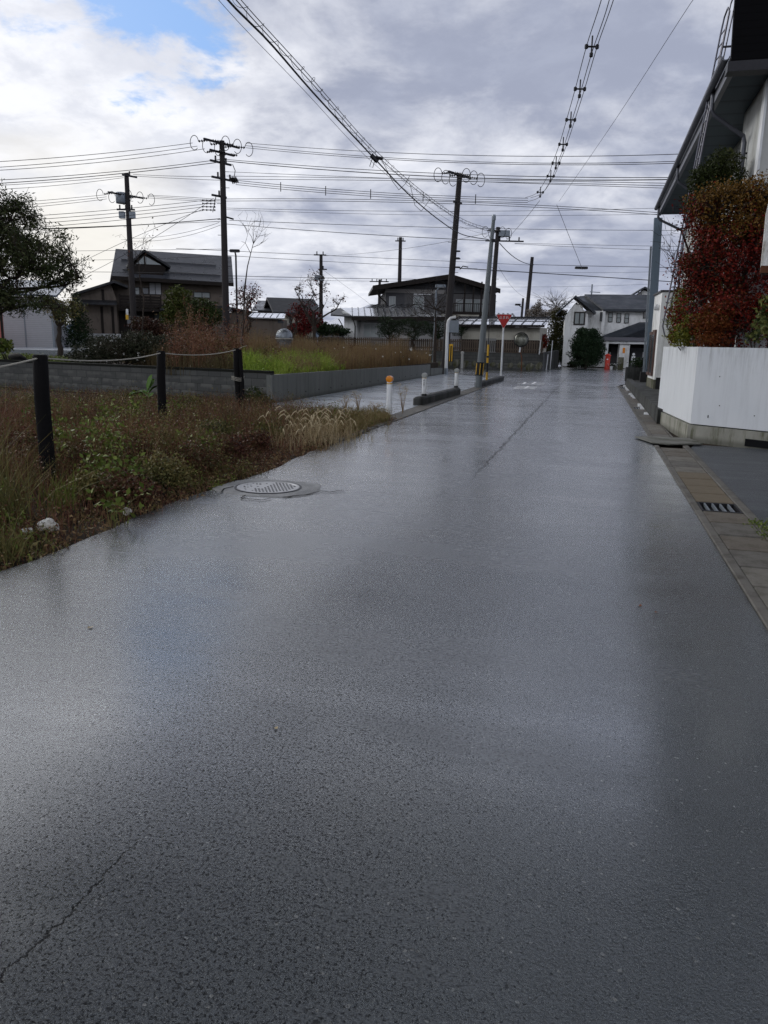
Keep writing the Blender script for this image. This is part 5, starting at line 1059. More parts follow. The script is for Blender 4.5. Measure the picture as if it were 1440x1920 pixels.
MB().bb(e0[0], e1[0]+.1, -.55, -.48, zz0-.08, zz0+.06).build('eave_board', M_WOODD, F.root)
F = Frame(880, 60, 965, 60, 'low_house', 'low house with black and white striped wet roof peeping over the shed', 'house')
z0 = F.z(900, 603); z1 = F.z(900, 588, 3); MB().bb(0, F.L, 0, 6, 0, z0).build('wall', M_WALLB, F.root); MB().extr([(-.4, -.4, z0-.1), (F.L+1.5, -.4, z0-.3), (F.L-.5, 3, z1-.1), (.2, 3, z1)], (0, 0, .1)).build('roof', M_METR, F.root)
ribs(MB(), 0, F.L+.2, .36, (-.4, z0), (2.9, z1+.02), .06, .06).build('roof_seams', M_SEAM, F.root)
# ---------------------------------------------------------------- dark two-storey house
F = Frame(722, 61, 926, 61.5, 'dark_house', 'dark two-storey house with a broad low-pitched gable behind the fence', 'house'); R_ = F.root
zl = F.z(722, 540); zr_ = F.z(926, 545); za = F.z(845, 521); ua = F.u(845)
MB().bb(0, F.L*.17+.0, 0, 8, 0, zl-.15).build('wall', M_SIDD, R_); MB().bb(F.L*.17, F.L, -.02, 8, 0, zl-.3).build('wall', M_VSID, R_)
MB().extr([(0, 0, zl-.15), (F.L, 0, zl-.3), (ua, 0, za-.1)], (0, 8, 0)).build('gable_wall', M_SIDD, R_)
a_ = F.rect(722, 541, 835, 551, -.05); MB().bb(a_[0], a_[1], -.05, -.022, a_[2], a_[3]).build('pale_band', mat('grey_band', (.26, .25, .24), .7, .1, 3, .1), R_)
lo = F.uz(699, 541, -1.0); ro = F.uz(938, 547, -1.0); ap_ = F.uz(845, 520, -1.0)
b = MB(); b.extr([(lo[0], -1, lo[1]), (ap_[0], -1, ap_[1]), (ap_[0], 9, ap_[1]), (lo[0], 9, lo[1])], (0, 0, .2)); b.extr([(ap_[0], -1, ap_[1]), (ro[0], -1, ro[1]), (ro[0], 9, ro[1]), (ap_[0], 9, ap_[1])], (0, 0, .2)); b.build('roof', M_ROOFD, R_)
b = MB(); b.extr([(lo[0], -1.05, lo[1]-.12), (ap_[0], -1.05, ap_[1]-.12), (ap_[0], -1.05, ap_[1]+.24), (lo[0], -1.05, lo[1]+.22)], (0, .05, 0)); b.extr([(ap_[0], -1.05, ap_[1]-.12), (ro[0], -1.05, ro[1]-.12), (ro[0], -1.05, ro[1]+.22), (ap_[0], -1.05, ap_[1]+.24)], (0, .05, 0)); b.build('bargeboard', M_WOODD, R_)
F.window(731, 557, 740, 575, -.02, 2, M_FRAMEA, M_CURT, 1, .06); F.window(777, 556, 793, 581, -.04, 2, M_FRAMEA, M_CURT, 1, .08)
MB().bb(F.u(773), F.u(806), -.15, 0, F.z(780, 551)-.06, F.z(780, 551)).build('window_shade', M_WPAINT, R_)
for x0, x1 in ((856, 866), (871, 883), (886, 898), (903, 906)): F.window(x0, 562, x1, 586, -.04, 1, M_FRAMEA, M_CURT, 1, .04)
a_ = F.rect(850, 568, 925, 587, -.9); b = MB(); b.bb(a_[0], a_[1], -.95, -.9, a_[3]-.06, a_[3]); b.bb(a_[0], a_[1], -.95, -.9, a_[2], a_[2]+.06); u = a_[0]
while u < a_[1]: b.bb(u, u+.03, -.94, -.91, a_[2]+.06, a_[3]-.06); u += .16
b.build('balcony_rail', M_WOODD, R_); MB().bb(a_[0], a_[1], -.95, 0, a_[2]-.2, a_[2]-.004).build('balcony_floor', M_WOODD, R_)
for px in (868, 884, 899, 924): u = F.u(px, -.9); MB().bb(u-.05, u+.05, -.9, -.8, a_[2], a_[3]+1.6).build('balcony_post', M_WOODD, R_)
a_ = F.rect(830, 589, 898, 596, -1.2); MB().bb(a_[0], a_[1], -1.2, 0, a_[2], a_[3]).build('cream_band', M_WALLC, R_)
MB().tube([(lo[0]+.3, -.9, lo[1]-.1), (lo[0]+.45, -.9, lo[1]-.5), (0, -.1, lo[1]-.95), (0, -.1, 3.5)], .05, 6).build('downpipe', M_WOODD, R_)
# ---------------------------------------------------------------- white bungalow in front of it
F = Frame(645, 58, 830, 55, 'white_bungalow', 'white single-storey house with wet seamed metal roof behind the board fence', 'house'); R_ = F.root
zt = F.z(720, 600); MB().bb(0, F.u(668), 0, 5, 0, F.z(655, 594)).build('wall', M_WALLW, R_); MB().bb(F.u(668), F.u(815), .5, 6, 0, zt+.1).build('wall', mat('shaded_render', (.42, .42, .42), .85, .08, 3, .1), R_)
MB().extr([(0, 0, F.z(655, 594)-.02), (F.u(668), 0, F.z(655, 594)-.02), (F.u(640, 0), 0, F.z(640, 583))], (0, 3, 0)).build('gable_wall', M_WALLW, R_)
p0 = F.uz(660, 595, -.7); p1 = F.uz(638, 580, 2.2); p2 = F.uz(835, 601, -.7); p3 = F.uz(760, 584, 2.2); pl_ = F.uz(620, 591, -.7)
zE = p0[1]; zR = p1[1]
MB().extr([(p0[0], -.7, zE), (p2[0], -.7, zE-.05), (p3[0]+1.0, 2.2, zR-.05), (p1[0], 2.2, zR)], (0, 0, .12)).build('roof', M_METR, R_)
ribs(MB(), p0[0]+.1, p2[0]-.2, .5, (-.7, zE+.1), (2.2, zR+.1), .035, .07)
b = MB(); u = p0[0]; kx = (p1[0]-p0[0])
while u < p2[0]: b.extr([(u, -.7, zE+.12), (u+.07, -.7, zE+.12), (u+.07+kx*.6, 2.2, zR+.12), (u+kx*.6, 2.2, zR+.12)], (0, 0, .05)); u += .5
b.build('roof_seams', M_SEAM, R_)
MB().extr([(pl_[0], -.7, pl_[1]-.05), (p0[0], -.7, zE+.0), (p1[0], 2.2, zR), (p1[0]-.8, 2.2, zR-.1)], (0, 0, .1)).build('roof', M_ROOFD, R_)
MB().bb(p0[0], p2[0], -.78, -.7, zE-.2, zE+.08).build('eave_board', M_WOODD, R_)
b0 = F.uz(678, 582, 2.6); b1 = F.uz(690, 573, 4.2); b3 = F.uz(775, 583, 4.2); MB().extr([(b0[0], 2.2, b0[1]), (b3[0]+1, 2.2, b0[1]-.1), (b3[0], 4.6, b1[1]-.15), (b1[0], 4.6, b1[1])], (0, 0, .12)).build('roof', M_METR, R_)
b = MB(); u = b0[0]+.5
while u < b3[0]: b.extr([(u, 2.2, b0[1]+.12), (u+.08, 2.2, b0[1]+.12), (u+.08, 4.6, b1[1]+.12), (u, 4.6, b1[1]+.12)], (0, 0, .05)); u += .5
b.build('roof_seams', M_SEAM, R_)
F.window(683, 607, 718, 631, .48, 3, M_FRAMEA, M_CURT, 2, .06)
MB().tube([(F.u(665), -.3, zE-.1), (F.u(666), -.05, zE-.6), (F.u(666), -.05, 0)], .04, 6).build('downpipe', M_WOODD, R_); MB().tube([(F.u(638), -.3, zE-.1), (F.u(643), -.05, zE-.6), (F.u(643), -.05, 0)], .04, 6).build('downpipe', M_WOODD, R_)
# ---------------------------------------------------------------- roofs in the gap left of it
F = Frame(462, 54, 528, 54, 'storehouse', 'low brown storehouse with a pale wet tin roof left of the silver dome', 'shed'); z0 = F.z(495, 598)
MB().bb(-.6, F.L, 0, 3, 0, z0).build('wall', M_WALLB, F.root); p0 = F.uz(463, 596, -.3); p1 = F.uz(463, 588, 1.3); p2 = F.uz(533, 598, -.3)
MB().extr([(p0[0], -.3, p0[1]), (p2[0], -.3, p0[1]-.03), (p2[0]-.1, 1.3, p1[1]), (p0[0]+.1, 1.3, p1[1])], (0, 0, .06)).build('roof', M_METR, F.root)
ribs(MB(), p0[0]+.2, p2[0]-.2, .45, (-.3, p0[1]+.05), (1.25, p1[1]+.05), .015, .03).build('roof_seams', M_SEAM, F.root)
MB().bb(F.u(521), F.u(532), -.02, .0, F.z(525, 606), F.z(525, 600)).build('window', M_GLASS, F.root)
F = Frame(484, 80, 528, 80, 'far_house', 'far grey-roofed house behind the storehouse', 'house', 'far houses between the trees'); MB().bb(0, F.L+1, 0, 6, 0, F.z(500, 582)).build('wall', M_WALLB, F.root); b = gable(0, F.L, 0, 6, F.z(500, 581), F.z(500, 566, 3), 'u', .5); b.build('roof', M_SHINGM, F.root)
F = Frame(528, 76, 590, 77, 'far_house', 'far cream house with a dark tiled roof behind the silver dome', 'house', 'far houses between the trees'); MB().bb(.5, F.L, 0, 6, 0, F.z(560, 590)).build('wall', M_WALLC, F.root); gable(-.3, F.L, 0, 6, F.z(560, 585), F.z(560, 563, 3), 'u', .6, .18).build('roof', M_ROOFD, F.root)
F.window(543, 594, 546, 606, -.03, 1); MB().bb(F.u(535), F.u(575), -2.5, 0, F.z(560, 612, -2), F.z(560, 612, -2)+.25).build('lower_roof', M_ROOFD, F.root)
F = Frame(603, 88, 645, 85, 'far_house', 'far low house with a white sloping roof left of the white bungalow', 'house', 'far houses between the trees'); MB().bb(0, F.L, 0, 5, 0, F.z(620, 616)).build('wall', M_SHINGM, F.root)
MB().extr([(F.u(608), -.3, F.z(610, 612)), (F.u(648), -.3, F.z(648, 612)-.1), (F.u(645, 3), 3, F.z(640, 597, 3)), (F.u(634, 3), 3, F.z(636, 597, 3))], (0, 0, .12)).build('roof', M_METR, F.root)
# ---------------------------------------------------------------- tiled house on the left
F = Frame(218, 58, 436, 61, 'tiled_house', 'large brown house with a wide wet grey roof and triangular dormer', 'house'); R_ = F.root
zw = F.z(300, 533); MB().bb(0, F.L-.3, 0, 8, 0, zw+.2).build('wall', M_WALLB, R_)
e0 = F.uz(210, 521, -1.0); e1 = F.uz(438, 534, -1.0); g0 = F.uz(217, 470, 4.5); g1 = F.uz(434, 484, 4.5)
def rp_(u, v): a = (v+1)/5.5; f = (u-e0[0])/(e1[0]-e0[0]); return (e0[1]+(e1[1]-e0[1])*f)*(1-a)+(g0[1]+(g1[1]-g0[1])*f)*a
b = MB(); b.extr([(e0[0], -1, e0[1]), (e1[0], -1, e1[1]), (g1[0], 4.5, g1[1]), (g0[0], 4.5, g0[1])], (0, 0, .14)); b.extr([(g0[0], 4.5, g0[1]), (g1[0], 4.5, g1[1]), (e1[0], 9, e1[1]), (e0[0], 9, e0[1])], (0, 0, .14)); b.build('roof', M_SHINGM, R_)
for v in (.2, 2.2): MB().extr([(e0[0]+.8, v, rp_(0, v)+.15), (e1[0]-.8, v, rp_(F.L, v)+.15), (e1[0]-.8, v+.05, rp_(F.L, v)+.16), (e0[0]+.8, v+.05, rp_(0, v)+.16)], (0, 0, .09)).build('snow_guard', M_SEAM, R_)
MB().bb(e0[0], e1[0], -1.06, -1.0, min(e0[1], e1[1])-.05, e0[1]+.1).build('eave_board', M_WOODD, R_) if False else MB().extr([(e0[0], -1.05, e0[1]-.12), (e1[0], -1.05, e1[1]-.12), (e1[0], -1.05, e1[1]+.14), (e0[0], -1.05, e0[1]+.14)], (0, .05, 0)).build('eave_board', M_WOODD, R_)
vd = -.6; ap_ = F.uz(271, 472, vd); l_ = F.uz(239, 499, vd); r_ = F.uz(320, 503, vd); bl = F.uz(243, 521, vd)
MB().extr([(l_[0]+.3, vd+.25, bl[1]-.1), (F.uz(300, 520, vd)[0], vd+.25, bl[1]-.2), (r_[0]-.3, vd+.25, r_[1]), (ap_[0], vd+.25, ap_[1]-.05), (l_[0]+.3, vd+.25, l_[1])], (0, 3, 0)).build('dormer_wall', M_WOODD, R_)
b = MB(); b.extr([(l_[0], vd, l_[1]), (ap_[0], vd, ap_[1]), (ap_[0], vd+5, ap_[1]), (l_[0], vd+5, l_[1])], (0, 0, .16)); b.extr([(ap_[0], vd, ap_[1]), (r_[0], vd, r_[1]), (r_[0], vd+5, r_[1]), (ap_[0], vd+5, ap_[1])], (0, 0, .16)); b.build('dormer_roof', M_ROOFD, R_)
t_a = F.uz(271, 479, vd); t_l = F.uz(256, 494, vd); t_r = F.uz(303, 495, vd); b = MB().extr([(t_l[0], vd+.2, t_l[1]), (t_r[0], vd+.2, t_l[1]), (t_a[0], vd+.2, t_a[1])], (0, .04, 0)); f = b.build('dormer_window', M_CURT, R_); MB().bb(t_a[0]-.05, t_a[0]+.05, vd+.15, vd+.2, t_l[1], t_a[1]).build('mullion', M_WOODD, f)
F.window(246, 539, 261, 552, -.03, 2, M_FRAME, M_CURT); F.window(266, 540, 278, 551, -.03, 1, M_FRAME, M_GLASS); F.window(280, 530, 302, 552, -.03, 2, M_FRAME, M_SHUT); F.window(364, 548, 393, 558, -.03, 2, M_FRAME, M_CURT); F.window(330, 530, 340, 550, -.03, 1)
a_ = F.rect(224, 553, 302, 577, -1.0); b = MB()
for k in range(4): z = a_[2]+(a_[3]-a_[2])*(k+.6)/4; b.bb(a_[0], a_[1], -1.0, -.96, z-.1, z+.07)
for k in range(5): u = a_[0]+(a_[1]-a_[0])*k/4; b.bb(u-.05, u+.05, -1.05, -.95, a_[2]-.3, a_[3]+.05)
b.build('balcony_rail', M_WOODD, R_); MB().bb(a_[0], a_[1], -1, 0, a_[2]-.3, a_[2]-.1).build('balcony_floor', M_WOODD, R_)
MB().bb(F.u(225), F.u(400), -.02, -.0, 1.2, F.z(300, 585)).build('ground_floor_boards', M_WOODD, R_); F.window(238, 592, 262, 612, -.05, 3, M_FRAME, M_GLASS); F.window(290, 588, 320, 600, -.05, 3)
MB().extr([(F.u(300), -1.2, F.z(320, 582, -1.2)), (F.u(432), -1.2, F.z(430, 585, -1.2)), (F.u(432), 0, F.z(430, 577)), (F.u(300), 0, F.z(320, 575))], (0, 0, .12)).build('lower_roof', M_ROOFD, R_)
MB().bb(F.L-.3, F.L+3, 1, 5, 0, F.z(440, 585)).build('side_wall', M_WALLB, R_); MB().extr([(F.L-.3, .5, F.z(436, 577)), (F.L+3.2, .5, F.z(462, 592)), (F.L+3.2, 5, F.z(462, 592)), (F.L-.3, 5, F.z(436, 577))], (0, 0, .12)).build('side_roof', M_ROOFD, R_)
# left wing
F = Frame(140, 56, 222, 57, 'gabled_wing', 'beige gabled wing left of the tiled house, half hidden by the conifer', 'house'); R_ = F.root
zt = F.z(180, 548); MB().bb(0, F.L, 0, 7, 0, zt-.4).build('wall', M_WALLB, R_); ap_ = F.uz(214, 530, -.6); l_ = F.uz(140, 553, -.6); r_ = F.uz(240, 540, -.6)
MB().extr([(0, 0, zt-.4), (F.L, 0, zt-.4), (F.u(214), 0, F.z(214, 533)), (0, 0, F.z(150, 551))], (0, 7, 0)).build('gable_wall', M_WALLB, R_)
b = MB(); b.extr([(l_[0], -.6, l_[1]), (ap_[0], -.6, ap_[1]), (ap_[0], 7, ap_[1]), (l_[0], 7, l_[1])], (0, 0, .16)); b.extr([(ap_[0], -.6, ap_[1]), (r_[0], -.6, r_[1]), (r_[0], 7, r_[1]), (ap_[0], 7, ap_[1])], (0, 0, .16)); b.build('roof', M_ROOFD, R_)
MB().extr([(0, -1, F.z(165, 571, -1)), (F.L, -1, F.z(215, 572, -1)), (F.L, 0, F.z(215, 567)), (0, 0, F.z(165, 566))], (0, 0, .14)).build('lower_roof', M_ROOFD, R_)
for px, a0, a1 in ((198, 543, 568), (194, 575, 628), (214, 575, 628)): u = F.u(px); MB().bb(u-.09, u+.09, -.04, -.0, F.z(px, a1), F.z(px, a0)).build('timber_post', M_WOODD, R_)
F.window(123, 595, 133, 622, -.05, 1) if False else None
# garage / shutter store with roof
F = Frame(-30, 47, 101, 48, 'shutter_store', 'light grey store with two wide roller shutters at the left edge', 'garage'); R_ = F.root
zt = F.z(60, 556); MB().bb(0, F.L, .05, 6, .5, zt).build('wall', mat('pale_metal_wall', (.42, .43, .45), .6, .1, 3, .05), R_)
zb = F.z(60, 565); zg = .86
for x0, x1 in ((4, 48), (50, 99)): u0, u1 = F.u(x0), F.u(x1); MB().bb(u0, u1, 0, .045, zg, zb).build('roller_shutter', M_SHUT, R_)
u = F.u(49); MB().bb(u-.04, u+.04, -.02, .04, zg, zb).build('shutter_rail', M_STEEL, R_); MB().bb(F.u(99), F.L+.05, -.03, .04, zg, zt).build('corner_post', M_STEEL, R_)
MB().extr([(-.3, -.5, zt+.02), (F.L+.4, -.5, zt-.02), (F.L+.4, 6, zt+1.2), (-.3, 6, zt+1.2)], (0, 0, .12)).build('roof', mat('blue_grey_roof', (.12, .15, .2), .35, .2, 3, .1), R_)
F = Frame(-60, 43.5, 3.5, 44, 'pink_building', 'sliver of a pink building at the far left edge', 'building'); MB().bb(0, F.L, 0, 1.0, .5, F.z(0, 572)).build('wall', mat('pink_render', (.48, .17, .13), .7, .1, 3, .1), F.root)
MB().bb(F.L, F.L+.12, -.02, .1, .5, F.z(0, 572)).build('dark_edge', M_WOODD, F.root)
F = Frame(99, 54, 225, 53, 'low_wall', 'long low white wall in front of the gabled wing', 'wall'); MB().bb(0, F.L, 0, .15, .5, F.z(160, 625)).build('wall', M_WPAINT, F.root)
# ---------------------------------------------------------------- vegetation
random.seed(21)
L_OLIVE = leafmat('olive_leaves', [(.025, .035, .014), (.07, .075, .025), (.14, .13, .045), (.19, .15, .055), (.08, .04, .02)])
L_DARKT = leafmat('dark_olive_leaves', [(.018, .028, .011), (.035, .05, .018), (.06, .068, .025), (.05, .03, .016)])
L_RED = leafmat('dark_red_leaves', [(.04, .006, .008), (.08, .008, .010), (.14, .014, .012), (.09, .02, .012)])
L_REDB = leafmat('maple_red_leaves', [(.014, .004, .004), (.04, .006, .006), (.11, .009, .008), (.18, .02, .010), (.06, .04, .012), (.035, .045, .012)])
L_ORG = leafmat('orange_leaves', [(.05, .01, .005), (.12, .025, .008), (.15, .05, .012), (.08, .06, .016)])
L_GOLD = leafmat('golden_leaves', [(.05, .03, .010), (.11, .06, .014), (.18, .095, .018), (.08, .04, .012)])
L_YG = leafmat('yellow_green_leaves', [(.06, .08, .014), (.12, .14, .02), (.20, .19, .03), (.14, .08, .016)])
L_CON = leafmat('conifer_needles', [(.010, .020, .009), (.018, .034, .013), (.03, .05, .018)])
L_CONB = leafmat('conifer_bronze', [(.018, .028, .009), (.035, .045, .012), (.055, .055, .016)])
L_GRASS = leafmat('bright_grass', [(.07, .11, .02), (.15, .24, .03), (.28, .38, .05), (.30, .34, .07), (.16, .15, .05)])
L_BROWN = leafmat('brown_stems', [(.06, .035, .02), (.14, .085, .045), (.28, .19, .09), (.14, .08, .045), (.22, .19, .08), (.09, .065, .035)])
L_RUST = leafmat('rusty_weeds', [(.06, .028, .018), (.13, .055, .035), (.24, .11, .07), (.20, .13, .06), (.13, .065, .04)])
L_DKRED = leafmat('dark_red_weeds', [(.025, .011, .008), (.06, .022, .016), (.13, .055, .035), (.10, .07, .03), (.06, .06, .022), (.15, .09, .045)])
L_GRN = leafmat('weed_green', [(.04, .06, .014), (.09, .13, .025), (.17, .21, .045), (.22, .20, .06)])
L_TAN = leafmat('straw', [(.22, .16, .08), (.34, .26, .14), (.44, .36, .22), (.20, .12, .06)])
L_PETAL = leafmat('white_petals', [(.5, .5, .45), (.65, .65, .6), (.7, .7, .66)])
def E(px, py, d, rx, ry, rz): c = P(px, py, d); return (c.x, c.y, c.z, rx, ry, rz)
def EY(px, py, y, rx, ry, rz): c = A(px, py, y); return (c.x, c.y, c.z, rx, ry, rz)
# spreading tree at the left edge
b_ = P(-55, 640, 23); b_.z = .6
grow_tree('broadleaf_tree', 'large dark spreading tree with drooping narrow leaves at the left edge', 'tree', b_, 1.6,
 [E(-10, 440, 23, 1.5, 1.5, 1.05), E(60, 480, 22.5, 1.25, 1.2, .9), E(110, 505, 22.5, .75, .9, .6), E(-40, 520, 23, 1.5, 1.3, 1.0), E(95, 575, 22, .75, .7, .28), E(30, 560, 22.5, 1.1, .9, .4), E(10, 395, 23, .8, .8, .5), E(143, 515, 22.5, .3, .5, .55), E(20, 380, 23, .5, .6, .4)],
 450, 54, .13, .115, L_DARKT, M_BARK, .12, .26, .6, limbs=10)
grow_tree('slim_tree', 'slim dark-trunked tree with olive leaves before the low white wall', 'tree', P(112, 652, 34).xy.to_3d()+UP*.7, 1.3, [E(112, 585, 34, .5, .5, .45), E(100, 575, 34, .5, .4, .3), E(138, 578, 34, .4, .4, .3)], 50, 28, .16, .13, L_OLIVE, M_BARK, .13, .35, .4, limbs=5)
def foliage_cone(label, px, ptop, pbot, d, r, n, lm, zb=.6, cat='tree', name='conifer'):
    top = P(px, ptop, d); H_ = top.z-zb; ells = [(top.x, top.y, zb+H_*f, r*(1.08-f)**.6*g, r*(1.08-f)**.6*g, H_*.17) for f, g in ((.2, 1), (.38, 1), (.55, 1), (.72, .9), (.88, .7))]
    return blob_shrub(name, label, cat, (top.x, top.y, zb), ells, n, .14, lm, M_BARK, 3, .35)
foliage_cone('dark dense conifer between the store and the gabled wing', 141, 548, 625, 50, 1.15, 5000, L_CON)
blob_shrub('tall_bush', 'tall yellow-green bush before the middle of the tiled house', 'bush', P(333, 640, 50).xy.to_3d()+UP*.6, [E(333, 560, 50, .95, .8, .85), E(330, 585, 50, 1.0, .8, .7), E(318, 600, 50, .6, .6, .8)], 4500, .16, leafmat('bush_yellow_green', [(.035, .05, .012), (.065, .08, .018), (.09, .10, .024)]), M_BARK, 5)
blob_shrub('tall_bush', 'rounded dark green bush right of the yellow-green one', 'bush', P(378, 640, 49).xy.to_3d()+UP*.6, [E(378, 580, 49, 1.0, .8, .75), E(398, 592, 49, .7, .7, .6), E(360, 600, 49, .8, .8, .7)], 4500, .16, leafmat('bush_green', [(.022, .035, .011), (.04, .058, .016), (.06, .075, .02)]), M_BARK, 5)
# rose hedge and shrubs just behind the block wall
rs = blob_shrub('rose_hedge', 'wide dark bramble-like rose hedge with small white flowers behind the block wall', 'hedge', P(230, 690, 26).xy.to_3d()+UP*.6, [E(165, 668, 26, .75, .7, .35), E(215, 655, 26, .8, .7, .48), E(260, 650, 26, .75, .7, .55), E(305, 655, 26, .65, .7, .5), E(185, 645, 27, .5, .5, .3)], 20000, .062, leafmat('rose_leaves', [(.018, .024, .012), (.035, .042, .022), (.06, .065, .04), (.05, .022, .018)]), M_BARK, 12, .5, shell=.4)
cs = np.array([list(E(random.uniform(150, 325), random.uniform(635, 680), 25.5, 0, 0, 0)[:3]) for _ in range(26)]); V, Q = leaf_arrays(np.repeat(cs, 4, 0)+RNG.normal(0, .012, (104, 3)), .05, .9); npmesh('flowers', V, Q, L_PETAL, rs)
blob_shrub('red_shrub', 'dark reddish shrub at the foot of the transformer pole', 'shrub', P(272, 640, 33).xy.to_3d()+UP*.6, [E(270, 610, 33, .7, .6, .4), E(300, 622, 33, .6, .5, .4)], 3500, .09, leafmat('red_brown_leaves', [(.03, .015, .012), (.055, .022, .016), (.05, .045, .02)]), M_BARK, 6)
def stems(name, label, cat, base, n, r, h, lm, leafn=0, lean=.22, w=.012, lsize=.05, squash=1.0, fl=0):
    root = empty(name, label, cat, base); B = np.array(base)+np.stack([RNG.normal(0, r, n), RNG.normal(0, r*squash, n), np.zeros(n)], 1); V, Q = blade_arrays(B, h, w, lean, .4); parts = [(V, Q)]
    if not leafn: npmesh('stems', V, Q, lm, root)
    if leafn:
        tips = V.reshape(-1, 6, 3); k = RNG.integers(0, n, leafn); f = RNG.uniform(.35, 1, leafn)[:, None]; C = tips[k, 0]*(1-f)+tips[k, 4]*f+RNG.normal(0, .05, (leafn, 3)); V, Q = join_arrays(parts+[leaf_arrays(C, lsize, .5, .2)]); npmesh('foliage', V, Q, lm, root)
    return root
random.seed(4)
for k in range(26):
    px = 325+k*5.2+random.uniform(-3, 3); d = random.uniform(21, 28); p = P(px, 690, d); hh = random.uniform(.8, 1.65)
    s_ = stems('dry_weed', 'tall reddish-brown dry weed clump in the stand left of the green grass', 'weed', (p.x, p.y, .6), 26, .12, hh, L_RUST if k % 3 else L_DKRED, 380, .16, .012, .055); s_['group'] = 'tall dry weeds behind the block wall'
# brown weed bank along the retaining wall, and bright grass: nobody could count these
def stuffblades(name, label, cat, poly, z, n, h, w, lm, lean=.25, hf=None, leafn=0, ls=.05, hv=.5):
    pts = in_poly(n, poly); zz = np.full(n, z) if not callable(z) else z(pts); B = np.column_stack([pts, zz]); V, Q = blade_arrays(B, h if hf is None else hf(pts), w, lean, hv); parts = [(V, Q)]
    if leafn:
        T_ = V.reshape(-1, 6, 3); k = RNG.integers(0, n, leafn); f = RNG.uniform(.3, 1, leafn)[:, None]; C = T_[k, 0]*(1-f)+T_[k, 4]*f+RNG.normal(0, .035, (leafn, 3)); parts.append(leaf_arrays(C, ls, .45))
    V, Q = join_arrays(parts); o = npmesh(name, V, Q, lm); return tag(o, label, cat, None, 'stuff')
vn = lambda p, s, ph=0: .5+.25*np.sin(p[:, 0]*s+ph+1.3*np.sin(p[:, 1]*s*.7))+.25*np.cos(p[:, 1]*s*1.13+ph*2+np.sin(p[:, 0]*s*.6))
stuffblades('green_grass', 'bright fresh green grass on the field behind the low concrete wall', 'grass', [(-7.9, 18.6), (-7.85, 24.6), (-9.0, 27), (-10.8, 28.5), (-12.4, 27), far_y(452, 25), far_y(456, 20.2)], .59, 26000, .30, .013, L_GRASS, .6, lambda p: (.10+.36*vn(p, 1.7))*(1+.3*np.sin(p[:,0]*5+p[:,1]*4)), 9000, .06)
stuffblades('brown_tufts', 'thin brown stems coming up through the green grass', 'weeds', [(-7.9, 18.6), (-7.85, 24.6), (-9.0, 27), (-10.8, 28.5), (-12.4, 27), far_y(452, 25), far_y(456, 20.2)], .59, 5500, .5, .010, L_BROWN, .3, lambda p: .12+.75*np.clip(vn(p, 1.1, 5)-.35, 0, 1), 6000, .045)
stuffblades('brown_weeds', 'bank of tall dry brown weeds beyond the green grass', 'weeds', [(-7.85, 23.8), (-7.75, 37), (-7.9, 39.2), (-13, 40.5), (-20, 42), (-24, 36), (-16, 29), (-12.4, 27.2), (-10.8, 27.6), (-9.2, 26.2)], .58, 56000, .9, .012, L_BROWN, .2, lambda p: (.36+.58*vn(p, .9, 1.2))*(1+.25*np.sin(p[:,0]*3.1+p[:,1]*2.3)), 30000, .05, .35)
stuffblades('mid_weeds', 'dull brown and green weeds across the middle of the field', 'weeds', [far_y(456, 20.3), far_y(458, 27), (-12.5, 28.5), (-16, 30), (-22, 36), (-24, 34), far_y(300, 23), far_y(300, 21)], .58, 14000, .55, .016, leafmat('dull_weeds', [(.06, .045, .022), (.10, .07, .035), (.07, .08, .025)]), .25, lambda p: .2+.4*vn(p, .8), 9000, .06)
cs = np.concatenate([np.array([list(P(random.uniform(480, 812), random.uniform(648, 690), random.uniform(30, 38)))]) for _ in range(70)]); cs = cs[cs[:, 2] > .9]; V, Q = leaf_arrays(np.repeat(cs, 3, 0), .07, .9); tag(npmesh('white_seed_heads', V, Q, L_PETAL), 'tiny white seed heads scattered over the brown weeds', 'seed heads', None, 'stuff')
for px, h_, dd in ((500, .95, 24), (515, .8, 25), (597, .85, 28), (601, .6, 27), (632, 1.0, 31), (655, .9, 32)): p = P(px, 690, dd); stems('dark_weed', 'dark withered weed stalk standing up in the green grass', 'weed', (p.x, p.y, .6), 7, .06, h_, L_DKRED, 80, .1, .014, .06)['group'] = 'dark withered stalks in the grass'
p = P(745, 690, 33)
# ground creeper at the far left and log
stuffblades('creeper', 'low bright green creeper on top of the block wall at the left', 'ground cover', [(-18.5, 21.2), (-30, 24.2), (-32, 28), (-24, 29), (-17, 24)], .59, 5000, .16, .05, L_GRN, .6, None, 9000, .09)
blob_shrub('leafy_plant', 'bright green leafy plant beside the dark log at the left edge', 'plant', P(8, 660, 25).xy.to_3d()+UP*.6, [E(6, 648, 25, .35, .3, .22), E(-25, 645, 25, .5, .4, .3)], 900, .13, L_GRN, M_BARK, 3, .7)
a_ = P(18, 655, 26); c_ = P(52, 662, 25.5); tag(MB().tube(wob((a_.x, a_.y, .85), (c_.x, c_.y, .68), 5, .03), [.1, .17, .19, .16, .13, .05], 9).build('log', M_BPOST, None, False, True), 'dark rotting log on the field at the far left', 'log')
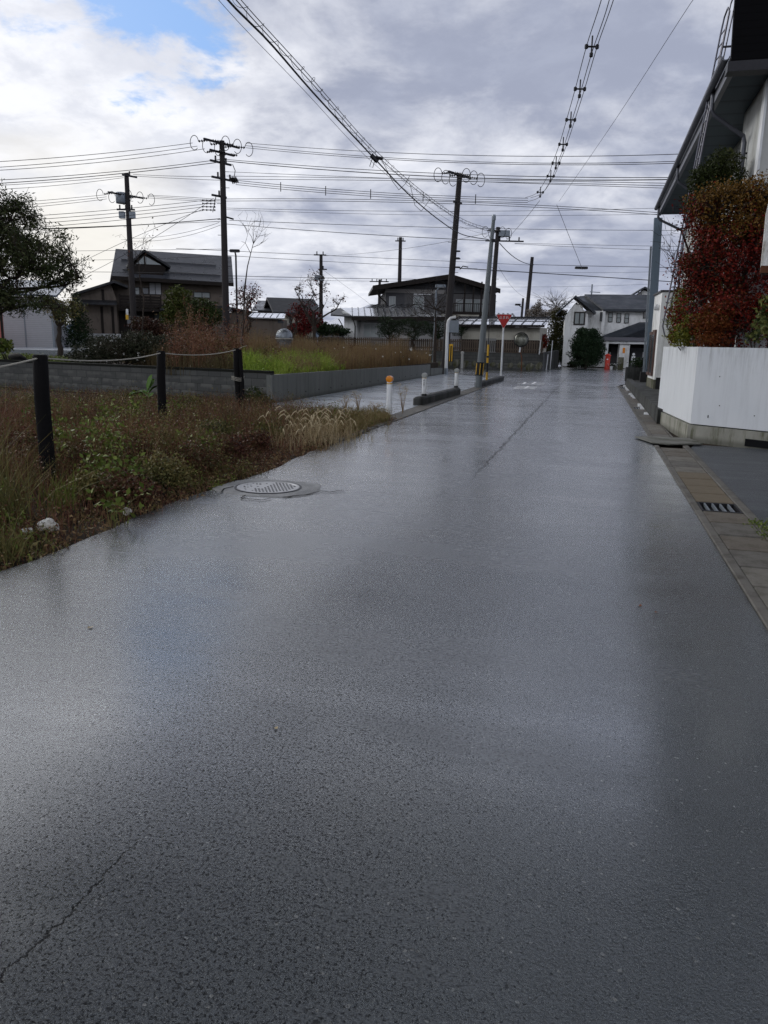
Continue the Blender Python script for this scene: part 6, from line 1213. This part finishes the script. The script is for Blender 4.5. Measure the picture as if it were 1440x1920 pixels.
# bare sapling and pale leaning stick
def bare(name, label, cat, base, path, r0, crown, n, tw=.006, bark=M_BARK, spread=.35, lv=None, leaf=.09, per=0, group=None):
    root = empty(name, label, cat, base, 0, group); tb = MB(); k = len(path); tb.tube(path, [r0*(1-.75*i/(k-1)) for i in range(k)], 7); C = []
    tip = Vector(path[-1])
    for q in crown:
        st = Vector(path[-1]) if random.random() < .6 else Vector(path[-2]).lerp(path[-1], random.random()); pl = wob(st, q, 4, .07); tb.tube(pl, [r0*.3, r0*.22, r0*.16, r0*.1, r0*.05], 4, False)
        for _ in range(n):
            j = random.randint(1, 4); e = pl[j]+(pl[j]-st).normalized()*random.uniform(.1, .8)*spread+Vector([random.gauss(0, 1) for _ in range(3)])*spread*.45; tb.tube(wob(pl[j], e, 2, .1), [tw*1.3, tw, tw*.6], 3, False)
            if per: C += [e+Vector([random.gauss(0, .08) for _ in range(3)]) for _ in range(per)]
    tb.build('trunk', bark, root, True, True)
    if C: V, Q = leaf_arrays(np.array([list(c) for c in C]), leaf, .6, .3); npmesh('leaves', V, Q, lv, root)
    return root
bp = P(452, 660, 26); bp.z = .6
bare('sapling', 'tall thin bare sapling with a forked twiggy top beside the tallest pole', 'tree', bp, [bp, P(459, 540, 26), P(464, 500, 26), P(475, 456, 26)], .035, [P(446, 405, 26), P(462, 412, 26), P(480, 402, 26), P(494, 425, 26), P(510, 435, 26.3), P(488, 414, 25.7)], 7, .004, M_BARK, .35)
bp = P(262, 650, 30); bp.z = .6
bare('sapling', 'bare crooked sapling crossing in front of the dormer of the tiled house', 'tree', bp, [bp, P(270, 560, 30), P(262, 520, 30), P(260, 480, 30)], .035, [P(228, 440, 30), P(245, 452, 30), P(275, 440, 30), P(290, 425, 30), P(276, 462, 30), P(250, 495, 30)], 6, .005, M_BARK, .4, L_DKRED, .08, 1)
tag(MB().tube([P(451, 645, 27), P(457, 600, 27), P(466, 552, 27)], [.03, .027, .022], 8).build('stick', M_BARKP), 'pale leaning stick against the sapling', 'stick')
# red-leaved trees
def small_tree(label, pxb, pb, d, ells, n_cl, per, r, leafm, tr=.1, fork=1.2, leaf=.11, grp='sparse red-leaved trees', zb=.6, aspect=.6, limbs=6, subs=4): b_ = P(pxb, pb, d); return grow_tree('autumn_tree', label, 'tree', (b_.x, b_.y, zb), fork, ells, n_cl, per, r, leaf, leafm, M_BARK, tr, aspect, .4, grp, limbs, subs=subs)
small_tree('red-leaved tree in front of the storehouse beside the tallest pole', 456, 660, 38, [E(470, 560, 38, .85, .7, .7), E(452, 560, 38, .6, .6, .7), E(478, 545, 38, .6, .5, .5)], 75, 7, .13, L_RED, .08, 1.1, .10)
small_tree('nearly bare tree with a few dark red leaves in front of the far utility pole', 590, 680, 40, [E(590, 545, 40, 1.0, .8, .7), E(560, 548, 40, .5, .6, .35), E(628, 560, 40, .6, .6, .4), E(600, 520, 40, .7, .6, .45)], 60, 4, .13, L_RED, .11, 1.7, .10)
small_tree('small dark red shrubby tree above the silver dome', 552, 668, 43, [E(565, 578, 43, .7, .6, .35), E(550, 590, 43, .6, .5, .3)], 40, 12, .12, L_RED, .07, 1.2, .10)
blob_shrub('red_bush', 'dark red bush against the board fence at its left end', 'bush', P(580, 640, 50).xy.to_3d(), [E(578, 600, 50, .9, .7, .7), E(560, 620, 50, .8, .7, .5)], 3000, .14, L_RED, M_BARK, 5)
blob_shrub('dark_pine_bush', 'low dark spreading pine bush left of the white bungalow', 'bush', P(615, 640, 56).xy.to_3d(), [E(615, 618, 56, 1.2, .8, .45), E(640, 622, 57, .7, .6, .3), E(600, 612, 56, .6, .6, .4)], 3500, .14, L_CON, M_BARK, 4)
# silver dome
t = NT('silver_sheet'); M_SILV = t.out(t.mix(t.noise(5, 6, .7), (.06, .07, .08), (.32, .35, .38)), .25, t.bump(t.noise(6, 6, .75), .6, .08), .7)
g_ = P(533, 640, 36); o = empty('silver_dome', 'silver sheeted dome standing among the brown weeds', 'tank', (g_.x, g_.y, .6)); zt_ = P(533, 616, 36).z; zr_ = .38
MB().lathe([(zr_*.8, -.05), (zr_*.9, zt_-.6-zr_*1.7)]+[(zr_*1.05*math.cos(q), zt_-.6-zr_+zr_*math.sin(q)) for q in (-.4, -.1, .2, .5, .8, 1.1, 1.35, 1.565)], (0, 0, 0), 24).build('sheeting', M_SILV, o, False, True)
MB().tube([(zr_*1.03*math.cos(a_), zr_*1.03*math.sin(a_), zt_-.6-zr_*1.2) for a_ in [k*.2618*1 for k in range(25)]], .02, 5).build('tie_rope', M_ROPE, o)
# cloud-pruned pines behind the fence
def cloud_pine(label, d, pads, pxt, grp='cloud-pruned pines behind the board fence'):
    b_ = P(pxt, 640, d); ells = [E(px, py, d+random.uniform(-.5, .5), r, r, r*.6) for px, py, r in pads]; root = blob_shrub('cloud_pine', label, 'tree', (b_.x, b_.y, 0), ells, 900*len(pads), .085, L_CON, M_BARK, 0, .25, grp, shell=.25)
    tb = MB(); tt = Vector((b_.x, b_.y, max(e[2] for e in ells)-.2)); tb.tube(wob((b_.x, b_.y, 0), tt, 5, .04), [.12, .1, .09, .08, .06, .04], 7)
    for e in ells: z_ = max(.5, e[2]-.4); tb.tube(wob((b_.x, b_.y, z_), e[:3], 3, .08), [.05, .04, .03, .02], 5)
    tb.build('trunk', M_BARK, root, True); return root
cloud_pine('cloud-pruned pine with rounded pads left of the bungalow window', 53, [(722, 600, .5), (735, 606, .45), (745, 615, .5), (726, 618, .5), (716, 612, .4), (718, 625, .45), (740, 626, .5), (753, 604, .35)], 730)
cloud_pine('cloud-pruned pine in front of the dark house doorway', 53.5, [(768, 604, .5), (780, 612, .5), (762, 622, .45), (775, 628, .5), (790, 622, .45), (795, 608, .45)], 775)
cloud_pine('cloud-pruned pine right beside the junction pole', 54, [(812, 614, .5), (825, 608, .5), (835, 620, .45), (818, 628, .5), (803, 620, .4), (858, 622, .5), (868, 612, .4)], 822)
# bare tree before the dark house
bp = G(815, 694); d_ = 47.5; bp = P(815, 690, d_); bp.z = 0
bare('bare_tree', 'dark leafless tree in front of the dark two-storey house', 'tree', bp, [bp, P(815, 650, d_), P(817, 610, d_), P(816, 580, d_)], .12, [P(782, 570, d_), P(795, 555, d_), P(812, 545, d_), P(832, 552, d_), P(848, 572, d_), P(770, 590, d_), P(855, 590, d_), P(800, 585, d_), P(838, 588, d_)], 14, .012, M_BARK, .9)
# bushes and trees at the right of the junction
blob_shrub('oleander_bush', 'large dark green bush beside the postbox before the white house', 'bush', (G(1098, 691).x, G(1098, 691).y, 0), [E(1098, 665, 57, 1.15, .9, 1.0), E(1100, 640, 57, 1.05, .8, .9), E(1088, 650, 57, .7, .7, .9), E(1115, 655, 57, .75, .6, 1.1), E(1092, 622, 57, .45, .4, .35), E(1112, 624, 57, .4, .4, .35)], 16000, .17, L_DK2 if False else leafmat('oleander', [(.012, .026, .013), (.022, .042, .02), (.04, .065, .03)]), M_BARK, 8, .3, up=.5)
blob_shrub('hedge_bush', 'tall loose yellow-green hedge bush left of the white house', 'bush', P(1046, 660, 64).xy.to_3d(), [E(1048, 600, 64, .75, .7, 1.0), E(1044, 630, 64, .85, .7, 1.1), E(1036, 655, 64, .7, .6, .9)], 6000, .15, leafmat('hedge_leaves', [(.03, .035, .015), (.055, .055, .02), (.08, .07, .03)]), M_BARK, 6)
blob_shrub('hedge_bush', 'dark climbing shrub over the gate left of the oleander', 'bush', P(1062, 680, 62).xy.to_3d(), [E(1066, 640, 62, .8, .5, .55), E(1062, 665, 62, .6, .5, .9), E(1040, 670, 62, .7, .5, .8), E(1082, 683, 60, .8, .4, .3)], 6000, .14, leafmat('dark_ivy', [(.012, .018, .009), (.022, .03, .014), (.045, .03, .02)]), M_BARK, 6)
blob_shrub('red_bush', 'small red-leaved bush just behind the end of the board fence', 'bush', P(1018, 660, 53).xy.to_3d(), [E(1018, 640, 53, .35, .35, .5)], 900, .12, L_REDB, M_BARK, 3)
blob_shrub('blossom_tree', 'pale speckled shrubs behind the shed roof end', 'bush', P(1010, 620, 72).xy.to_3d(), [E(1002, 588, 72, .8, .7, .7), E(1020, 592, 72, 1.2, .8, .5), E(1044, 585, 74, .9, .8, .4), E(1010, 575, 72, .3, .3, .6)], 6000, .13, leafmat('speckled_leaves', [(.06, .05, .04), (.14, .11, .08), (.30, .28, .26), (.08, .05, .04)]), M_BARK, 6)
bp = P(1042, 640, 85); bp.z = 0
bare('bare_tree', 'rounded leafless tree crown rising behind the white house', 'tree', bp, [bp, P(1042, 600, 85), P(1044, 580, 85)], .16, [P(1044+34*math.cos(a_)*q, 571-24*math.sin(a_)*q, 85) for a_, q in [(math.pi*k/13*.98+.02, random.uniform(.5, 1)) for k in range(14)]], 12, .014, M_BARKP, .9)
b_ = P(1052, 604, 66); o = empty('globe_lamp', 'small white globe lamp among the hedge bushes', 'lamp', (P(1039, 612, 64).x, P(1039, 612, 64).y, 0)); z_ = P(1039, 612, 64).z
MB().lathe([(.02, -.15), (.12, -.1), (.16, 0), (.12, .1), (.001, .15)], (0, 0, z_), 14).build('globe', M_WPAINT, o, False, True); MB().tube([(0, 0, 0), (0, 0, z_-.1)], .03, 6).build('pole', M_METD, o)
# ---------------------------------------------------------------- maple group behind the garden wall
b_ = A(1352, 640, 16.4)
grow_tree('maple_tree', 'dark red maple filling the space above the garden wall', 'tree', (b_.x+.15, b_.y, .2), 1.9,
 [EY(1345, 480, 16.2, .65, .9, .85), EY(1310, 500, 16.3, .40, .8, .8), EY(1400, 520, 15.8, .75, 1.0, 1.0), EY(1330, 590, 15.8, .6, .8, .5), EY(1380, 610, 15.6, .65, .7, .45), EY(1420, 420, 15.8, .6, .8, .5), EY(1290, 430, 16.4, .25, .5, .35), EY(1450, 560, 15.4, .7, .8, .9), EY(1300, 560, 16, .35, .5, .5), EY(1340, 400, 16.3, .5, .7, .4)],
 230, 120, .135, .047, L_REDB, M_BARK, .1, .7, .3, limbs=12)
b_ = A(1415, 640, 16.6)
grow_tree('golden_maple', 'golden-brown leaved maple above the red one', 'tree', (b_.x+.2, b_.y+.2, .2), 2.3,
 [EY(1345, 385, 15.9, .42, .5, .38), EY(1338, 430, 15.9, .25, .4, .3), EY(1425, 375, 15.6, .5, .6, .35), EY(1430, 420, 15.4, .4, .5, .35), EY(1390, 365, 16, .4, .4, .2), EY(1400, 425, 15.6, .3, .3, .2)], 120, 75, .11, .045, L_GOLD, M_BARK, .08, .75, .3, limbs=6)
b_ = A(1300, 640, 15.6)
blob_shrub('yellow_green_bush', 'feathery yellow-green bush spilling over the corner of the garden wall', 'bush', (b_.x+.25, b_.y+.2, .2), [EY(1283, 565, 16.6, .26, .35, .32), EY(1278, 600, 16.2, .3, .35, .3), EY(1284, 630, 15.6, .32, .35, .22), EY(1306, 610, 15.4, .3, .3, .25)], 9000, .05, L_YG, M_BARK, 6, .35, shell=.45)
blob_shrub('orange_bush', 'orange-red feathery foliage low over the garden wall corner', 'bush', (b_.x+.5, b_.y, .2), [EY(1330, 610, 15.2, .42, .4, .22), EY(1350, 585, 15.4, .35, .4, .2), EY(1335, 640, 14.9, .32, .3, .14), EY(1262, 632, 15.8, .1, .2, .14)], 7000, .05, L_ORG, M_BARK, 5, .4, shell=.45)
blob_shrub('cypress', 'rounded dark green conifer top rising above the maple', 'tree', (A(1352, 640, 17.3).x, 17.3, .2), [EY(1356, 305, 17.3, .36, .36, .26), EY(1325, 330, 17.3, .34, .34, .25), EY(1365, 335, 17.3, .38, .36, .26), EY(1345, 360, 17.3, .5, .4, .25), EY(1305, 345, 17.3, .18, .2, .25), EY(1300, 385, 17.3, .25, .2, .3), EY(1350, 480, 17.4, .5, .4, .9), EY(1385, 600, 17.4, .7, .5, .8), EY(1290, 490, 17.2, .2, .3, .2)], 17000, .07, L_CONB, M_BARK, 4, .3)
blob_shrub('broadleaf_shrub', 'broad yellow and green leaved shrub at the right edge above the garden wall', 'shrub', (A(1420, 640, 14.2).x+.3, 14.3, .2), [EY(1434, 610, 14.1, .2, .3, .2), EY(1448, 580, 14.1, .25, .3, .25), EY(1412, 632, 14.2, .14, .2, .1)], 420, .08, leafmat('variegated_leaves', [(.012, .02, .008), (.03, .045, .012), (.16, .17, .05), (.015, .022, .008)]), M_BARK, 4, .7)
bare('climbing_twigs', 'bare reddish twigs reaching out left of the maple towards the column', 'twigs', (1.9, 18.5, .2), [Vector((2.0, 18.5, .2)), A(1275, 560, 18.5), A(1272, 520, 18.5)], .02, [A(1248, 430, 18.5), A(1255, 470, 18.5), A(1246, 455, 18.5), A(1256, 500, 18.5), A(1262, 415, 18.5)], 8, .004, M_BARK, .4)
# ---------------------------------------------------------------- the weedy plot beside the road
plot = [(-3.64, 2.6), (-3.64, 15.2), (-4.25, 16.2), (-5.3, 15.9), (-7.7, 15.95), (-7.85, 18.0), (-13, 19.6), (-18, 20.6), (-26, 22.3), (-26, 8), (-12, 2.6)]
hts = lambda p: np.clip(.05+(-3.75-p[:, 0])*.26, .05, .29)*(.55+1.0*vn(p, 1.9))*np.clip(1.25-np.maximum(p[:, 1]-9, 0)*.075-np.maximum(-8-p[:, 0], 0)*.06, .42, 1)
def dens(n, poly, f): 
    pts = in_poly(n*3, poly); w = f(pts)*(pts[:, 0] < -3.86+.20*(.5+.28*np.sin(pts[:, 1]*3.1)+.22*np.sin(pts[:, 1]*8.3+1))); return pts[RNG.uniform(0, 1, len(pts)) < w][:n]
def plot_stuff(name, label, n, f, h, w, lm, lean, leafn, ls, hfun=hts, cat='weeds', aspect=.5):
    pts = dens(n, plot, f); B = np.column_stack([pts, np.full(len(pts), -.03)]); V, Q = blade_arrays(B, hfun(pts)*h, w, lean, .5); parts = [(V, Q)]; n = len(pts)
    if leafn: T_ = V.reshape(-1, 6, 3); k = RNG.integers(0, n, leafn); f_ = RNG.uniform(.25, 1.05, leafn)[:, None]; C = T_[k, 0]*(1-f_)+T_[k, 4]*f_+RNG.normal(0, .03, (leafn, 3)); parts.append(leaf_arrays(C, ls, aspect))
    V, Q = join_arrays(parts); return tag(npmesh(name, V, Q, lm), label, cat, None, 'stuff')
near_ = lambda p: np.clip(1.25-np.hypot(p[:, 0]+3.5, p[:, 1]-4)/17, .12, 1)
rustzone = lambda p: np.clip(1.6-np.abs((p[:, 0]+7.6)/2.6)-np.abs((p[:, 1]-9.5)/4.2), .05, 1)
plot_stuff('rusty_weeds', 'fine rusty brown weeds carpeting the plot behind the posts', 70000, lambda p: near_(p)*(.35+.65*rustzone(p)), 1.0, .006, L_RUST, .3, 40000, .022)
plot_stuff('dark_weeds', 'tangled dark red weeds massed along the road edge', 46000, lambda p: near_(p)*np.clip(1.1-vn(p, 1.3, 2)*.8, .1, 1), 1.15, .006, L_DKRED, .5, 110000, .028)
plot_stuff('green_weeds', 'patches of fresh green weeds among the brown ones', 7000, lambda p: near_(p)*np.clip((vn(p, 1.9, 4)-.62)*4, 0.003, 1), 1.0, .009, L_GRN, .45, 16000, .034, aspect=.5)
plot_stuff('olive_weeds', 'yellowing leafy weeds among the brown ones', 11000, lambda p: near_(p)*np.clip((vn(p, 1.2, 7)-.42)*2.5, 0.04, 1), 1.3, .006, L_OLIVE, .35, 52000, .030)
plot_stuff('straw_weeds', 'pale dry straw stems scattered through the weeds', 2600, lambda p: near_(p)*np.clip((vn(p, .8, 3)-.35)*1.6, 0.05, 1), 1.5, .0045, L_TAN, .45, 3500, .02)
plot_stuff('dead_leaves', 'flat dead leaves and straw along the verge', 14000, lambda p: np.clip(1.3-np.abs(p[:, 0]+3.95)/.6, .02, 1)*near_(p), .5, .010, L_BROWN, 1.2, 5000, .04, lambda p: np.full(len(p), .12), 'litter')
# leafy clumps that can be told apart
random.seed(9)
for px, py, r, n, h_ in ((208, 862, .2, 240, .5), (240, 905, .15, 130, .35), (180, 835, .2, 160, .45), (195, 900, .14, 120, .38), (345, 845, .14, 130, .35), (122, 830, .14, 120, .4), (185, 790, .22, 200, .45), (280, 840, .15, 130, .4), (110, 870, .12, 90, .35), (255, 790, .25, 260, .5), (330, 780, .2, 160, .4), (385, 850, .15, 120, .35), (215, 960, .1, 80, .28), (90, 790, .25, 200, .4)):
    g_ = G(px, py+26); root = empty('leafy_weed', 'green leafy weed clump standing out of the brown weeds', 'weed', (g_.x, g_.y, 0), 0, 'green leafy weed clumps in the plot'); k = 16
    B = np.array([g_.x, g_.y, 0])+np.column_stack([RNG.normal(0, r*.5, (k, 2)), np.zeros(k)]); V, Q = blade_arrays(B, h_, .007, .35, .3); npmesh('stems', V, Q, L_OLIVE, root)
    T_ = V.reshape(-1, 6, 3); kk = RNG.integers(0, k, n); f_ = RNG.uniform(.55, 1.05, n)[:, None]; V, Q = leaf_arrays(T_[kk, 0]*(1-f_)+T_[kk, 4]*f_+RNG.normal(0, .05, (n, 3)), .06, .5, up=.3); npmesh('leaves', V, Q, L_GRN, root)
for k, (px, py, r, h_, lm) in enumerate(((230, 935, .3, .34, 0), (300, 905, .32, .4, 1), (360, 880, .3, .42, 0), (420, 855, .3, .38, 0), (330, 850, .28, .4, 1), (470, 835, .28, .34, 0), (170, 930, .25, .3, 1), (400, 820, .3, .4, 1), (255, 870, .3, .42, 0), (140, 880, .3, .4, 0), (500, 815, .25, .3, 1), (40, 850, .35, .4, 0), (350, 760, .4, .4, 1), (200, 775, .4, .35, 0), (60, 760, .45, .4, 1), (430, 790, .25, .35, 0))):
    g_ = G(px, py+14); blob_shrub('bramble_clump', 'rounded leafy bramble clump among the brown weeds of the plot', 'shrub', (g_.x, g_.y, 0), [(g_.x, g_.y, h_*.5, r, r*.8, h_*.5), (g_.x+r*.5, g_.y+r*.3, h_*.4, r*.6, r*.6, h_*.42)], 2600, .034, L_DKRED if lm == 0 else L_OLIVE, M_BARK, 5, .55, 'bramble clumps in the weedy plot', shell=.5)
# grass tufts at the near left and by the first post
for px, py, h_, n in ((20, 985, .5, 160), (-20, 950, .7, 160), (110, 955, .3, 110), (0, 1045, .16, 160)):
    g_ = G(px, py); root = empty('grass_tuft', 'arching green grass tuft at the foot of the nearest post', 'grass tuft', (g_.x, g_.y, 0), 0, 'grass tufts at the near verge'); B = np.array([g_.x, g_.y, 0])+np.column_stack([RNG.normal(0, .09, (n, 2)), np.zeros(n)]); V, Q = blade_arrays(B, h_, .009, .7, .4); npmesh('blades', V, Q, L_GRN if px % 20 else L_OLIVE, root)
# foxtail clump
g_ = G(588, 826); root = empty('foxtail_clump', 'pale straw-coloured foxtail grass clump leaning over the verge', 'grass clump', (g_.x, g_.y, 0)); st = MB(); hd = MB(); random.seed(8)
for k in range(62):
    b_ = Vector((g_.x+random.gauss(0, .24), g_.y+random.gauss(0, .4), 0)); a_ = random.uniform(0, 6.28); l = random.uniform(.06, .26); h_ = random.uniform(.22, .5); m_ = b_+Vector((math.cos(a_)*l*.5, math.sin(a_)*l*.5, h_*.75)); e = b_+Vector((math.cos(a_)*l, math.sin(a_)*l, h_)); f_ = e+Vector((math.cos(a_)*.07, math.sin(a_)*.07, -.01)); g2 = f_+Vector((math.cos(a_)*.04, math.sin(a_)*.04, -.045))
    st.tube([b_, m_, e], .0035, 4, False); hd.tube([e-Vector((0, 0, .02)), e+Vector((math.cos(a_)*.02, math.sin(a_)*.02, .015)), f_, g2], [.005, .010, .009, .004], 6)
st.build('stems', L_TAN, root, True); hd.build('seed_heads', mat('foxtail_heads', (.46, .38, .24), .9, .3, 40, .5, 200), root, True)
B = np.array([g_.x, g_.y, 0])+np.column_stack([RNG.normal(0, .32, 900), RNG.normal(0, .5, 900), np.zeros(900)]); V, Q = blade_arrays(B, .22, .009, .6, .5); npmesh('blades', V, Q, L_TAN, root)
stuffblades('dry_grass', 'dry tan grass along the tip of the weedy plot by the orange-capped bollard', 'grass', [(-3.85, 11.8), (-3.85, 15.2), (-4.25, 16.3), (-5.6, 15.9), (-6.6, 14), (-4.8, 12)], -.02, 5200, .2, .01, leafmat('dry_tan', [(.12, .08, .04), (.22, .15, .075), (.16, .15, .05), (.10, .05, .03)]), .5, None, 3500, .035)
for px, py, h_ in ((672, 770, .42), (755, 776, .62), (648, 768, .3), (705, 772, .2)):
    g_ = G(px, py); root = empty('wispy_weed', 'wispy pale weed with fine seed sprays near the orange-capped bollard', 'weed', (g_.x, g_.y, 0), 0, 'wispy weeds at the pavement edge'); b = MB(); C = []
    for k in range(14): a_ = random.uniform(0, 6.28); e = g_+Vector((math.cos(a_)*random.uniform(.02, .2), math.sin(a_)*.12, h_*random.uniform(.6, 1.05))); b.tube([g_, g_.lerp(e, .5)+UP*.05, e], [.004, .003, .002], 4, False); C += [list(e+Vector([random.gauss(0, .035) for _ in range(3)])) for _ in range(14)]
    b.build('stems', L_BROWN, root, True); V, Q = leaf_arrays(np.array(C), .018, .8); npmesh('seed_sprays', V, Q, L_TAN, root)
blob_shrub('green_bush', 'small dark green bush behind the farthest fence post', 'bush', (G(475, 780).x, G(475, 780).y, 0), [E(474, 748, 17.5, .3, .3, .26), E(490, 755, 17.4, .3, .3, .2)], 1600, .06, leafmat('bush_green', [(.022, .035, .011)]), M_BARK, 5)
# broad-leaved plant by the block wall
g_ = G(275, 755); root = empty('broadleaf_plant', 'broad shiny green leaves of a single plant against the block wall', 'plant', (g_.x, g_.y, 0)); b = MB(); random.seed(2)
for a_, L, el in ((.3, .5, .9), (1.2, .55, 1.2), (2.6, .5, .5), (3.4, .45, .35), (4.3, .45, .5), (5.4, .5, .4), (.9, .62, 1.35), (2.0, .35, .8)):
    dr = Vector((math.cos(a_)*math.cos(el), math.sin(a_)*math.cos(el), math.sin(el))); sd_ = Vector((-math.sin(a_), math.cos(a_), 0)); vs = []; 
    for i in range(7): t_ = i/6; w = .14*math.sin(math.pi*min(1, t_*.95+.05))**.8*(1.1-t_*.3); c = Vector((g_.x, g_.y, .15))+dr*L*(.25+t_)-UP*.25*t_*t_; vs += [c-sd_*w+UP*.03, c-UP*.005, c+sd_*w+UP*.03]
    fs = []
    for i in range(6): fs += [(i*3, i*3+1, i*3+4, i*3+3), (i*3+1, i*3+2, i*3+5, i*3+4)]
    k0 = len(b.v); b.add(vs, fs)
b.build('leaves', mat('glossy_leaf', (.07, .15, .02), .6, .3, 8, .15), root, True, True)
# small green tufts at the right of the gutter
for px, py in ((1437, 995), (1422, 984), (1445, 1008)):
    g_ = G(px, py); root = empty('moss_tuft', 'small bright moss-green tuft at the edge of the car park', 'weed', (g_.x, g_.y, 0), 0, 'moss tufts beside the gutter'); V, Q = leaf_arrays(np.array([g_.x, g_.y, .015])+RNG.normal(size=(150, 3))*[.05, .06, .012], .022, .6, up=.5); npmesh('leaves', V, Q, L_GRN, root)
# fallen leaves on the asphalt
random.seed(31)
for k in range(7):
    g_ = Vector((random.uniform(-3.6, 1.0), random.choice([random.uniform(1.6, 4), random.uniform(3, 11)]), 0)); r = random.uniform(.008, .016); a_ = random.uniform(0, 6.28); o = MB().add([(math.cos(a_+q)*r*s_, math.sin(a_+q)*r*s_, .004+h_) for q, s_, h_ in ((0, 1.5, .004), (1.2, .8, 0), (2.3, .9, .006), (3.5, 1.2, 0), (4.8, .9, .003))], [(0, 1, 2, 3, 4)]).build('fallen_leaf', L_TAN if k % 3 else L_ORG); o.location = g_; tag(o, 'small fallen leaf lying on the wet asphalt', 'leaf', 'fallen leaves on the road')
